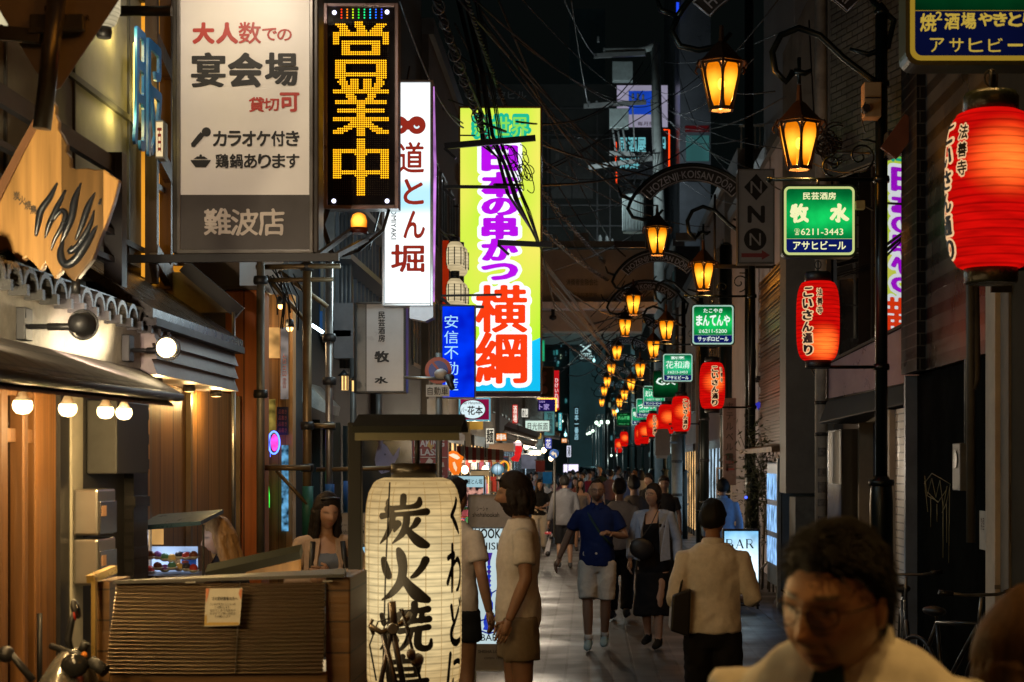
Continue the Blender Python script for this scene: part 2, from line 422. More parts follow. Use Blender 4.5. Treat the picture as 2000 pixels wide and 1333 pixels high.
def lay(mb, s, box, mapf, bold=0, vertical=False, ref=None, N=48, maxrun=8, bx=None, soft=1, warp=0):
    """write s into box (x0,y0,x1,y1; y up) of a surface given by mapf(x,y); CJK runs fill em cells, ref = string whose ink is fitted"""
    x0, y0, x1, y1 = box
    if vertical:
        n = len(s); ch = (y1-y0)/n
        for i, c in enumerate(s):
            lay(mb, c, (x0, y1-(i+1)*ch, x1, y1-i*ch), mapf, bold, False, 'em', N, maxrun, bx, soft, warp)
        return
    if s.strip() == '': return
    if bold: p, f = fat_text(s, bold, N, maxrun, bx, soft)
    else: p, f = raw_text(s)
    if len(p) == 0: return
    p = np.array(p)
    if ref == 'em': a, b = (0, -.12), (1, .88)
    else: a, b = p.min(0), p.max(0)
    q = (p - a)/(np.array(b)-np.array(a))
    if warp:
        q = q + np.array([[noise.noise((u*2.2+3.1*ord(s[0]) % 17, w*2.2, 0))*warp, noise.noise((u*2.2, w*2.2, 7+ord(s[0]) % 13))*warp] for u, w in q])
    mb.add([mapf(x0+(x1-x0)*u, y0+(y1-y0)*w) for u, w in q], f)
def T(mb, s, box, Y, bold=0, vertical=False, ref=None, **k):
    """lettering on a plane facing the camera at distance Y; box in photo pixels (x0,y0,x1,y1), y down"""
    x0, y0, x1, y1 = box
    lay(mb, s, (x0, -y1, x1, -y0), lambda x, y: W(x, -y, Y), bold, vertical, ref, **k)
def TS(mb, s, mapf, box, bold=0, vertical=False, ref=None, **k): lay(mb, s, box, mapf, bold, vertical, ref, **k)
def disc(mb, c, r, Y, n=24, rx=None):
    rx = rx or r
    mb.add([W(c[0]+rx*math.cos(2*PI*i/n), c[1]-r*math.sin(2*PI*i/n), Y) for i in range(n)], [tuple(range(n))])
def flat(mb, pts, Y): mb.add([W(x, y, Y) for x, y in pts], [tuple(range(len(pts)))])
def ring2(mb, pts, w, Y):                        # flat line of width w px through pts
    for i in range(len(pts)-1):
        (x0,y0),(x1,y1) = pts[i], pts[i+1]; d = math.hypot(x1-x0, y1-y0) or 1; nx, ny = -(y1-y0)/d*w/2, (x1-x0)/d*w/2
        flat(mb, [(x0+nx,y0+ny),(x1+nx,y1+ny),(x1-nx,y1-ny),(x0-nx,y0-ny)], Y - i*2e-5)
# ------------------------------------------------------------------ ground
PAVE = bricks('street_paving', (.032,.033,.036,1), (.02,.021,.025,1), (.005,.005,.006,1), .46, .21, .013, .52, 'yx', .9)
PAVE2 = bricks('side_paving', (.045,.046,.05,1), (.034,.035,.04,1), (.01,.01,.011,1), .3, .3, .006, .45, 'xy', .4)
ASPH = M('asphalt', (.045,.045,.047,1), .8, 0, .3, 3, .2)
b = MB(); b.bx(-400, 400, -60, 900, -.3, -.012); tag(b.build('ground', ASPH), 'dark asphalt ground under the whole street', 'ground', kind='structure')
b = MB(); b.bx(-3.3, 2.25, -12, 78, -.2, 0); tag(b.build('street', PAVE), 'brick paved pedestrian street between the shops', 'street', kind='structure')
b = MB(); b.bx(2.254, 3.4, -12, 78, -.2, .004); tag(b.build('pavement', PAVE2), 'grey slab pavement along the shops behind the lamp posts', 'pavement', kind='structure')

AMBERWOOD = planks('amber_wood', (.17,.075,.02,1), .5, .09)
BROWNWOOD = planks('brown_wood_boards', (.36,.17,.045,1), .45, .33, 'y', .35)
DARKWOOD = planks('dark_wood', (.07,.04,.022,1), .5, .15)
ORANGE = planks('orange_wood', (.6,.17,.03,1), .55, .2, 'x', .3)
PLASTER = M('grey_plaster', (.25,.23,.19,1), .5, 0, .35, 14, .25)
SHINGLE = bricks('awning_shingle', (.17,.15,.13,1), (.12,.11,.1,1), (.02,.02,.02,1), .16, .27, .008, .68, 'yx', .8)
KAWARA = M('roof_tile_clay', (.05,.05,.05,1), .28, .1, .3, 8)
DGLASS = glassmat('dark_glass', (.25,.27,.28,1), .08)
CLEAR = glassmat('clear_glass', (.92,.96,1,1), .05)
PALEPOST = M('pale_post', (.42,.4,.32,1), .6, 0, .2)
DPANEL = M('dark_panel', (.06,.062,.06,1), .5, .1, .3)
DBRICK = bricks('dark_brick', (.03,.027,.025,1), (.02,.018,.017,1), (.008,.008,.008,1), .2, .07, .01, .5, 'xz', .6)
CPANEL = M('concrete_panel', (.2,.19,.15,1), .75, 0, .35, 1.6, .15)
TILEB = bricks('dark_wall_tile', (.016,.016,.018,1), (.011,.011,.012,1), (.07,.07,.065,1), .11, .11, .006, .35, 'xz', .4, spec=.12)
TILEG = bricks('green_grey_tile', (.12,.13,.12,1), (.09,.1,.095,1), (.02,.02,.02,1), .24, .07, .008, .4, 'yz', .6)
LILAC = M('pale_panel_wall', (.5,.46,.5,1), .7, 0, .2, 1.2)

# ------------------------------------------------------------------ left: the small restaurant with the shingled awning
t = thing('restaurant', 'low restaurant front with amber wooden door, shingled awning and clay ridge tiles', 'restaurant', (-2.8, 7, 0))
b = MB(); b.bx(-3.4,-2.45,8.17,9.3,0,2.36); b.bx(-3.4,-2.5,2,9.3,2.3,2.4); b.bx(-3.6,-3.4,2,9.3,0,2.3); b.build('wall', DPANEL, t)
b = MB(); b.bx(-3.4,-2.45,2,9.32,2.4,2.68); b.build('fascia', PLASTER, t)
d = MB()
for y0, y1, xo in ((7.55,7.85,0),(7.33,7.40,.02),(7.12,7.2,.0),(6.7,6.78,0),(6.3,6.36,0),(5.2,5.3,0),(4.2,4.3,0)): d.bx(-2.52,-2.45+xo,y0,y1,0,2.3)
d.bx(-2.5,-2.46,3,7.55,2.0,2.06); d.bx(-2.51,-2.455,3,7.55,2.2,2.3); d.bx(-2.5,-2.46,3,7.55,.0,.5)
dr = d.build('door', AMBERWOOD, t, bevel=.004)
g = MB(); g.bx(-2.49,-2.485,3,7.55,.5,2.2); g.build('glass_pane', DGLASS, dr)
g = MB(); g.bx(-2.483,-2.48,6.95,7.1,1.55,1.85); g.build('menu_sheet', PAPER, dr)
g = MB(); g.tube([(-2.42,7.52,1.25),(-2.42,7.52,.85)], .012); g.build('handle', BLACK, dr)
b = MB(); b.bx(-2.6,-2.43,7.85,7.99,0,2.3); b.build('jamb', BLACK, t)
b = MB(); b.bx(-2.6,-2.42,7.995,8.165,0,2.32); b.build('post', PALEPOST, t)
b = MB(); b.bx(-2.448,-2.3,8.32,8.92,1.86,2.22); b.build('dark_cabinet', DPANEL, t, bevel=.006)
b = MB(); b.bx(-2.6,-2.4,9.0,9.29,0,2.3)
for i in range(34): b.bx(-2.402,-2.39-random.random()*.02,8.99+random.random()*.02,9.29,i*.067+.005,i*.067+.06)
b.build('brick_pier', DBRICK, t)
b = MB(); A,B_,C_,D_ = (-2.47,2,2.42),(-2.47,9.3,2.40),(-1.95,8.12,2.215),(-1.95,2,2.15)
b.prism([D_,C_,B_,A], (0,0,.035)); aw = b.build('awning', SHINGLE, t)
b = MB(); b.tube([(-1.94,2,2.16),(-1.94,8.1,2.225),(-2.45,9.3,2.41)], .022, 6); b.build('rim', BLACK, aw)
b = MB(); b.prism([(-1.96,2,2.13),(-1.96,8.05,2.19),(-2.42,9.2,2.37),(-2.46,2,2.37)], (0,0,-.012)); b.build('soffit', AMBERWOOD, aw)
b = MB()
for i in range(16):
    y = 6.5 + i*.205
    for k in range(7):
        a0, a1 = PI*k/7, PI*(k+1)/7
        for (r0, r1, x0, x1) in ((.075,.1,-2.66,-2.39),):
            p = lambda r, a, x: (x, y + r*math.cos(a), 2.66 + r*.9*math.sin(a) + (x+2.39)*-.25)
            b.add([p(r0,a0,x1),p(r1,a0,x1),p(r1,a1,x1),p(r0,a1,x1),p(r0,a0,x0),p(r1,a0,x0),p(r1,a1,x0),p(r0,a1,x0)],
                  [(0,1,2,3),(1,5,6,2),(4,0,3,7),(4,7,6,5),(0,4,5,1),(3,2,6,7)])
    b.bx(-2.66,-2.37,y+.085,y+.12,2.62,2.665)
b.bx(-2.68,-2.5,2,9.7,2.73,2.79); b.build('ridge_tiles', KAWARA, t)
b = MB(); b.prism([(-2.62,2,2.74),(-2.62,9.6,2.74),(-3.7,9.6,3.25),(-3.7,2,3.25)], (0,0,.06)); b.build('roof', KAWARA, t)

def wall_lamp(px, py, Y, ax, facing, label, lit):
    c = W(px, py, Y); t = thing('wall_lamp', label, 'lamp', (-2.45, Y, c.z))
    b = MB(); b.bx(-2.452,-2.41,Y-.05,Y+.05,c.z-.07,c.z+.07); b.build('bracket', BLACK, t, bevel=.005)
    b = MB(); b.tube([(-2.43,Y,c.z-.01),(c.x,Y,c.z-.01)], .011); b.tube([(-2.33,Y,c.z-.01),(c.x-.02,Y,c.z-.01)], .016); b.build('arm', BLACK, t)
    s = -1 if facing < 0 else 1
    b = MB(); b.lathe(c, [(.0,-s*.07),(.03,-s*.068),(.045,-s*.045),(.05,s*.02),(.058,s*.05)], 24, axis='y')
    b.tube([c + Vector((.062*math.cos(a), s*.02, .062*math.sin(a))) for a in [2*PI*i/24 for i in range(24)]], .006, 6, closed=True)
    b.build('lamp_head', BLACK, t)
    b = MB(); b.lathe(c + Vector((0, s*.035, 0)), [(.051, s*.02),(.045, s*.032),(0, s*.038)], 20, axis='y')
    b.build('lens', E('spot_lens_'+lit, rgb(255,225,160), 14 if lit == 'near' else 9), t)
    return t, c
t, c = wall_lamp(330, 681, 9.0, 0, -1, 'black spotlight glowing towards the viewer at the end of the restaurant awning', 'near')
spot('spot_light', c + Vector((0,-.09,.0)), (-2.75, 6.9, 3.6), 26, (1,.78,.45), 110, .7, .05, t)
t, c = wall_lamp(160, 634, 7.35, 0, 1, 'black round spotlight seen from behind above the shingled awning', 'away')
spot('spot_light', c + Vector((0,.09,.0)), (-2.6, 10.9, 1.9), 90, (1,.75,.6), 80, .7, .05, t)

t, c = wall_lamp(-95, 640, 5.75, 0, 1, 'black round spotlight lighting the wooden sign from this side', 'away')
spot('spot_light', c + Vector((0,.09,.02)), W(95,400,7.3), 230, (1,.8,.5), 75, .7, .04, t)
BULB = E('frosted_bulb', rgb(255,225,160), 9)
SOCK = M('bulb_socket', (.04,.035,.03,1), .5)
BPROTO = None
bul = [(-2.07, y) for y in (3.3,3.9,4.5,5.1,5.62,6.24,6.78,7.31,7.6)]
names = {6.24:'warm bulb under the awning in front of the amber door', 6.78:'second warm bulb under the awning beside the wooden door post', 7.31:'third warm bulb under the awning, close beside the end one', 7.6:'warm bulb at the far end of the shingled awning'}
for x, y in bul:
    z = 2.125 + (y-6.2)*.012
    l = names.get(y, 'warm bulb under the awning nearer than the door')
    if BPROTO is None:
        BPROTO = thing('hanging_bulb', l, 'light bulb', (x,y,z), group='bulbs under the awning')
        q = MB(); q.lathe((x,y,z), [(.014,.10),(.017,.095),(.017,.05),(.014,.045)], 12); q.build('socket', SOCK, BPROTO)
        q = MB(); q.lathe((x,y,z), [(.013,.046),(.02,.03),(.032,.012)], 16); q.build('bulb_base', PAPER, BPROTO)
        q = MB(); q.lathe((x,y,z), [(.032,.012),(.036,-.004),(.033,-.02),(.022,-.033),(.0,-.038)], 16); q.build('bulb', BULB, BPROTO)
        o = BPROTO
    else: o = dup(BPROTO, (x,y,z), 0, l)
    point('bulb_light', Vector((x,y,z-.05)), 5 if y > 5 else 15, (1,.66,.28), .035, o)

for k, (y0, y1, lab) in enumerate(((955,1045,'upper brushed steel letter box on the pale post'),(1051,1141,'lower brushed steel letter box on the pale post'))):
    a = W(143, y1, 8.12); e = W(188, y0, 8.12)
    t = thing('letter_box', lab, 'letter box', (-2.43, 8.25, a.z), group='steel letter boxes')
    b = MB(); b.bx(-2.418,-2.30,8.0,8.3,a.z,e.z); b.build('box', SILVER, t, bevel=.012)
    b = MB(); b.bx(-2.299,-2.292,8.01,8.29,a.z+.005,e.z-.06); b.build('flap', M('flap%d'%k,(.3,.3,.3,1),.2,.9), t, bevel=.003)
    b = MB(); b.bx(-2.291,-2.289,8.03,8.1,a.z+.09,a.z+.14); b.build('name_tag', M('tag%d'%k,(.6,.35,.2,1),.6), t)

# ------------------------------------------------------------------ left: panelled building above the restaurant
t = thing('panel_building', 'tall grey building of large concrete panels above the low restaurant', 'building', (-3.4, 9, 0))
b = MB(); b.bx(-7,-2.95,3,12.05,3.2,11); b.bx(-7,-3.55,3,12.05,0,3.2); b.build('wall', CPANEL, t)
b = MB()
for z in (3.3,4.1,4.95,5.8,6.65): b.bx(-2.951,-2.925,3,12.05,z,z+.035)
for y in (8.6,9.75,10.9): b.bx(-2.951,-2.935,y,y+.02,3.2,9)
b.build('panel_joints', M('joint',(.05,.05,.045,1),.7), t)
AMBW = E('lit_window_amber', rgb(255,170,50), .9, .5, 1.2)
b = MB(); b.bx(-2.951,-2.92,11.25,12.02,3.15,7.2)
w = b.build('lattice_window', AMBW, t)
b = MB()
for y in (11.22,11.6,12.0): b.bx(-2.918,-2.84,y,y+.06,3.1,7.2)
for i in range(6): b.bar((-2.86,11.22,3.3+i*.7),(-2.86,12.05,3.05+i*.7),.05,.12)
for i in range(9): b.bx(-2.917,-2.88,11.25,12.02,3.3+i*.45,3.34+i*.45)
b.build('lattice', DARKWOOD, w)
b = MB(); b.bx(-2.92,-2.86,10.35,10.7,5.1,7); b.build('duct', CPANEL, t)

# blue calligraphy sign fixed to the panels, lit from behind
t = thing('character_sign', 'blue cut-out brush character standing off the concrete panels with yellow light behind', 'sign', (-2.85, 10.9, 4.3))
p, f = fat_text('服', .012, 40)
b = MB(); n = len(p)
def mp(u, v, x): return (x, 10.5 + u*.75, 3.84 + (v+.12)*.86)
b.add([mp(u, v, -2.80) for u, v in p], f)
edges = {}
for q in f:
    for i in range(len(q)):
        a, c_ = tuple(np.round(p[q[i]],4)), tuple(np.round(p[q[(i+1) % len(q)]],4)); edges[(a,c_)] = 1
for (a, c_) in edges:
    if (c_, a) not in edges: b.add([mp(*a,-2.80),mp(*c_,-2.80),mp(*c_,-2.818),mp(*a,-2.818)], [(0,1,2,3)])
b.build('character', M('blue_enamel',(.025,.15,.42,1),.35), t)
b = MB(); b.tube([(-2.9,10.9,4.0),(-2.9,10.9,4.6)], .01); b.build('tube_light', E('warm_tube', rgb(255,214,90), 5), t)
point('back_light', (-2.86,10.5,4.55), 3.2, (1,.75,.2), .03, t); point('back_light', (-2.86,10.52,4.05), 3, (1,.75,.2), .03, t); point('back_light', (-2.86,11.15,4.3), 1.5, (1,.75,.2), .03, t)
t = thing('light_box', 'small lit white sign box with a red mark under the blue character', 'sign', W(311,270,11.0))
b = MB(); b.px(303,236,319,310,11.0,.12); b.build('box', M('signbox_grey',(.3,.3,.25,1),.5), t, bevel=.005)
b = MB(); flat(b, [(305,239),(318,239),(318,306),(305,306)], 10.997); b.build('panel', E('cream_panel', rgb(255,225,170), .9), t)
b = MB(); T(b,'百',(307,250,316,298),10.99,.03); b.build('lettering', M('red_ink',(.3,.03,.02,1),.6), t)

# carved wooden sign board above the ridge tiles
Yw = 7.3
t = thing('wooden_sign', 'ragged edged carved wooden sign board with black brush strokes above the ridge tiles', 'sign', W(120,560,Yw))
WOODS = planks('carved_wood', (.5,.27,.085,1), .3, 3.0, 'x', .5)
OUT = [(98,192),(108,205),(109,222),(115,236),(114,252),(121,262),(126,275),(131,281),(130,298),(136,306),(139,326),(150,331),(171,329),(186,333),(205,331),(216,340),(233,352),(222,390),(207,436),(195,470),(180,505),(160,535),(145,549),(133,538),(122,526),(116,536),(108,544),(99,530),(90,513),(85,522),(79,529),(66,515),(52,502),(46,508),(40,513),(26,498),(14,486),(0,492),(-25,500),(-45,470),(-5,400),(40,310),(75,245)]
b = MB(); b.pp([(x+random.uniform(-1.5,1.5),y+random.uniform(-1.5,1.5)) for x,y in OUT], Yw, .05); b.build('board', WOODS, t, bevel=.006)
b = MB(); b.pp([(98,192),(75,245),(40,310),(-5,400),(-45,470),(-62,462),(-20,390),(28,300),(64,235),(92,186)], Yw-.006, .07); b.build('bark_edge', M('bark_brown',(.16,.07,.025,1),.5), t)
b = MB(); k = 0
def bstroke(mb, pts, Y):
    P_ = []
    for i in range(len(pts)-1):
        p0 = pts[max(i-1,0)]; p1, p2 = pts[i], pts[i+1]; p3 = pts[min(i+2,len(pts)-1)]
        for q in range(6):
            u = q/6; P_.append(tuple(.5*((2*b_)+(-a_+c_)*u+(2*a_-5*b_+4*c_-d_)*u*u+(-a_+3*b_-3*c_+d_)*u**3) for a_, b_, c_, d_ in zip(p0,p1,p2,p3)))
    P_ = [(x,y,w*1.5) for x,y,w in P_]+[pts[-1]]; mb.tube([W(x,y,Y) for x,y,w in P_], [(max(w,.6)*Y/F, .006) if False else max(w,.6)*Y/F for x,y,w in P_], 8)
for st in ([(112,358,1.5),(98,385,4),(80,412,5),(74,440,4),(70,462,2)],[(128,372,1.5),(112,405,4),(96,440,4),(88,466,1)],[(88,460,1),(104,430,2.5),(120,412,3.5),(128,420,3.5),(120,445,3.5),(106,470,2.5),(100,490,1)],
           [(158,358,1),(146,392,5),(140,425,5),(128,455,4),(118,478,1.5)],[(186,376,1),(172,405,4.5),(160,440,4),(148,470,2)],[(198,388,1),(194,400,2.5)],[(184,412,1),(176,440,3.5),(160,468,4),(150,480,3)],
           [(124,470,1.5),(118,495,5),(126,516,5.5),(145,510,6),(166,480,6),(182,455,3.5),(190,440,1)],[(140,480,1),(136,492,4),(150,482,4),(164,462,2.5)]): bstroke(b, st, Yw-.001)
b.build('brush_strokes', M('wood_ink',(.012,.014,.018,1),.3), t)
b = MB()
for i, ch in enumerate('炭火焼鳥'): T(b, ch, (26+i*11,374+i*9,39+i*11,392+i*9), Yw-.004, .03)
b.build('small_lettering', M('wood_ink_dull',(.05,.035,.02,1),.5), t)
b = MB(); b.tube([W(148,545,7.34),W(148,575,7.34)], .02); b.tube([W(20,500,7.34),W(20,575,7.34)], .02); b.build('support', BLACK, t)
t = thing('added_sign_flood', 'added unseen floodlight on an arm over the white banquet sign, above the picture', 'lamp', W(478,-330,9.6))  # floodlight added out of view to brighten the sign face
b = MB(); b.bar(W(478,-120,11),W(478,-240,9.9),.03); b.build('arm', BLACK, t); c = Vector((W(478,0,11).x-.0, 9.75, W(0,-250,9.8).z))
b = MB(); b.lathe(c, [(.05,.12),(.07,.1),(.08,.0)], 16); b.build('housing', BLACK, t)
b = MB(); b.ell(c+Vector((0,0,.01)), (.07,.07,.02)); b.build('lens', E('added_flood_lens', rgb(255,230,190), 10), t)
spot('flood_light', c+Vector((0,0,-.03)), W(478,280,11), 115, (1,.83,.62), 110, .8, .07, t)

# railing and beams at the far left top
t = thing('balcony_railing', 'dark metal balcony railing slanting away above the clay ridge tiles', 'railing', (-2.65, 7.5, 3.0))
b = MB()
for z, h in ((3.55,.09),(3.33,.03),(3.18,.03),(3.03,.03)): b.bar((-2.62,5.5,z),(-2.62,9.4,z),.04,h)
b.build('rail', M('railing_dark',(.018,.018,.024,1),.5,.2), t)
b = MB(); b.bx(-2.66,-2.56,9.36,9.46,2.7,3.62)
for y in (6.2,7.3,8.3): b.bx(-2.635,-2.605,y,y+.03,2.8,3.55)
b.build('post', BLACK, t)
t = thing('gantry_beam', 'long black steel beam carrying the white banquet sign', 'beam', W(420,505,11.2))
b = MB(); b.bar(W(170,507,10.9),W(662,503,10.9),.035,.05); b.build('beam', BLACK, t)
b = MB(); b.bar(W(620,500,10.9),W(700,440,12.2),.03); b.bar(W(340,505,10.9),(-3.0,11.4,3.25),.03); b.bar(W(655,500,10.95),W(740,455,12.5),.03); b.build('brace', BLACK, t)
t = thing('gutter_pipe', 'dark green gutter pipe along the top of the panelled wall', 'pipe', (-2.8,10,4.85))
b = MB(); b.tube([W(222,22,9.6),W(335,22,9.6)], .03); b.build('pipe', DARK, t)

# back of a stop sign on a bracket
t = thing('stop_sign', 'grey back of an inverted triangle road sign clamped to a pole', 'road sign', W(90,100,6.0))
b = MB(); b.pp([(-40,-45),(262,-45),(118,172),(104,178),(88,170)], 6.0, .004)
b.build('plate', M('sign_back_grey',(.62,.55,.48,1),.45,.3,.2), t)
b = MB(); b.tube([W(118,-60,5.93),W(82,252,5.93)], .031, 16); b.build('pole', STEEL, t)
b = MB(); b.bar(W(60,45,5.97),W(165,45,5.97),.03,.055); b.bar(W(55,62,5.95),W(165,55,5.95),.03,.02)
b.bar(W(-60,60,5.96),W(80,72,5.96),.03,.05); b.build('clamp', GREY, t, bevel=.004)
b = MB(); T(b,'R',(87,12,94,23),5.995,.02); T(b,'R',(168,30,175,41),5.995,.02); b.build('lettering', INK, t)
b = MB(); flat(b, [(133,24),(160,26),(160,41),(133,39)], 5.997); b.build('sticker', M('sticker_cream',(.5,.45,.35,1),.6), t)
t = thing('round_lantern', 'white paper lantern with a black foot behind the stop sign back', 'lantern', W(200,20,7.2))
c = W(203,10,7.2); b = MB(); b.lathe(c, [(.03,.12),(.05,.1),(.068,.05),(.068,-.03),(.05,-.08),(.03,-.095)], 20); b.build('paper', radial('white_paper_lit', rgb(255,240,200), rgb(235,215,170), .9,.6,0,.12, ribs=60), t, loc=c)
b = MB(); b.lathe(c, [(.032,-.095),(.035,-.12),(.028,-.14)], 16); b.build('foot', BLACK, t)
c = W(-3,15,7.0); t = thing('box_lantern', 'pale lit square lantern above the balcony railing', 'lantern', c)
b = MB(); b.bx(c.x-.06,c.x+.025,c.y-.04,c.y+.04,c.z-.08,c.z+.12); b.build('paper', E('pale_lamp', rgb(240,225,180), .7,.2), t)
b = MB(); b.bx(c.x-.065,c.x+.03,c.y-.045,c.y+.045,c.z+.121,c.z+.14); b.bx(c.x-.065,c.x+.03,c.y-.045,c.y+.045,c.z-.1,c.z-.081); b.build('frame', BLACK, t)

# ------------------------------------------------------------------ left: brown boarded shop with clapboard eaves
t = thing('boarded_shop', 'shop with tall brown wooden boards below purple-grey clapboard eaves', 'shop', (-3, 11, 0))
b = MB(); b.bx(-4,-2.6,9.31,12.6,0,2.42); b.build('wall', BROWNWOOD, t)
b = MB(); b.bx(-2.598,-2.56,9.31,9.95,0,2.41); b.build('lit_cladding', planks('lamplit_wood',(.5,.25,.08,1),.45,.1), t)  # paler wood stands for lamplight on this end of the boards
b = MB()
for y in (9.97,11.0,12.55): b.bx(-2.598,-2.565,y,y+.05,0,2.41)
b.build('trim', M('trim_brown',(.2,.13,.06,1),.4,.1), t)
CLAP = M('clapboard', (.3,.25,.24,1), .5, 0, .25, 6)
b = MB()
for i in range(3):
    z = 2.40+i*.085; b.prism([(-2.36,9.33,z),(-2.36,11.5,z),(-2.39,11.5,z+.085),(-2.39,9.33,z+.085)], (-.03,0,0))
b.bx(-2.6,-2.39,9.34,11.49,2.4,2.65); b.build('eaves_boards', CLAP, t)
b = MB(); b.bx(-2.42,-2.33,9.2,11.56,2.657,2.70); b.build('gutter', BLACK, t)
b = MB(); b.prism([(-2.35,9.2,2.69),(-2.35,11.6,2.69),(-3.6,11.6,3.5),(-3.6,9.2,3.5)], (0,0,.06))
b.build('roof', KAWARA, t)
b = MB(); b.pp([(306,532),(372,532),(462,610),(306,612)], 11.62, .06); b.build('gable', M('gable_yellow',(.34,.27,.13,1),.7,0,.3), t)
b = MB(); b.bar(W(360,520,11.55),W(468,612,11.55),.05,.09); b.build('verge', BLACK, t)
b = MB(); b.pp([(306,520),(365,520),(306,560)], 11.7, .3); b.build('glowing_soffit', E('soffit_amber', rgb(230,150,40), .5,.5,3), t)  # amber light on the soffit put in as its own glow
b = MB(); b.tube([W(456,760,11.6),W(456,1090,11.6)], .015); b.tube([W(456,610,11.5),W(456,755,11.5)], .012); b.build('downpipe', STEEL, t)
for k, (yy, lab) in enumerate(((9.75,'small warm downlight under the clapboard eaves, beside the lit cladding'),(10.55,'small warm downlight under the middle of the clapboard eaves'),(11.3,'small warm downlight under the clapboard eaves by the downpipe'))):
    q = thing('downlight', lab, 'lamp', (-2.47,yy,2.37), group='downlights under the clapboard eaves')
    b = MB(); b.lathe((-2.47,yy,2.37), [(.035,.028),(.04,.0),(.036,-.012)], 14); b.build('housing', BLACK, q)
    b = MB(); b.lathe((-2.47,yy,2.37), [(.03,-.013),(.0,-.016)], 14); b.build('lens', E('downlight_lens_%d'%k, rgb(255,190,100), 6), q)
    point('down_light', (-2.46,yy,2.33), (5,3.4,9)[k], (1,.66,.25), .03, q)
t = thing('timber_pillar', 'broad orange timber pillar at the end of the boarded shop', 'pillar', W(475,1100,12.65))
b = MB(); a = W(440,567,12.65); c = W(511,567,12.65); b.bx(a.x,c.x,12.65,12.95,0,a.z); b.build('shaft', ORANGE, t, bevel=.01)
b = MB(); b.bx(a.x-.02,c.x+.02,12.62,12.98,a.z,a.z+.03); b.build('cap', DARKWOOD, t)
def wall_light(nm, px, py, Y, dirx, power, col): pass

# glass food case
t = thing('display_case', 'lit glass food display case with a blue edged lid by the boarded shop', 'display case', W(335,1130,9.7))
b = MB(); b.px(262,1125,400,1333,9.7,.45); b.build('cabinet', DARKWOOD, t)
b = MB(); b.prism([W(258,1028,9.62),W(392,1018,9.62),W(392,1026,9.62),W(258,1038,9.62)], (0,.6,.05)); b.build('lid', M('blue_steel',(.05,.12,.2,1),.3,.4), t)
b = MB(); b.px(262,1035,287,1128,9.68,.03); b.bx(*(W(395,0,9.7).x, W(398,0,9.7).x), 9.7,9.72, W(0,1125,9.7).z, W(0,1026,9.7).z); b.build('frame', BLACK, t)
b = MB(); b.px(287,1068,385,1124,10.1,.02); b.build('back_panel', E('case_light', rgb(190,215,255), .9,.5,6), t)
b = MB(); b.px(290,1034,318,1064,10.1,.02); b.build('side_light', E('case_warm', rgb(255,190,110), .7,.3,6), t)
b = MB(); flat(b, [(287,1030),(390,1024),(390,1125),(287,1125)], 9.69); b.build('glass_pane', CLEAR, t)
cols = [rgb(230,225,220),rgb(190,60,50),rgb(120,60,30),rgb(150,90,200),rgb(90,150,120),rgb(240,200,120),rgb(60,60,70)]
fm = [M('food_%d'%i, c, .4) for i, c in enumerate(cols)]
for i in range(14):
    c = W(294 + (i % 7)*14, 1118 - (i//7)*22 - random.random()*8, 9.8 + random.random()*.15)
    o = MB(); o.lathe(c, [(.012,-.012),(.03,.0),(.034,.006)], 14); o.build('dish', fm[0], t)
    o = MB(); o.cur = 0; o.ell(c + Vector((0,0,.015)), (.026,.026,.016+.01*random.random()), 10, 6); o.build('food_sample', fm[1 + i % 6], t)
pc = [((355,1078),(383,1110),rgb(40,70,130)), ((330,1085),(352,1112),rgb(150,120,90))]
for (x0,y0),(x1,y1),c in pc:
    b = MB(); b.px(x0,y0,x1,y1,9.95,.008); k = b.build('photo_card', E('card_%d'%x0, c, .8,.6,12), t)
b = MB(); b.ell(W(369,1090,9.94),(.03,.004,.012)); b.ell(W(362,1098,9.94),(.022,.004,.009)); b.build('sushi_print', M('sushi_red',(.5,.12,.08,1),.5), t)
point('case_lamp', W(335,1045,9.95), 1.1, (.85,.92,1), .04, t)

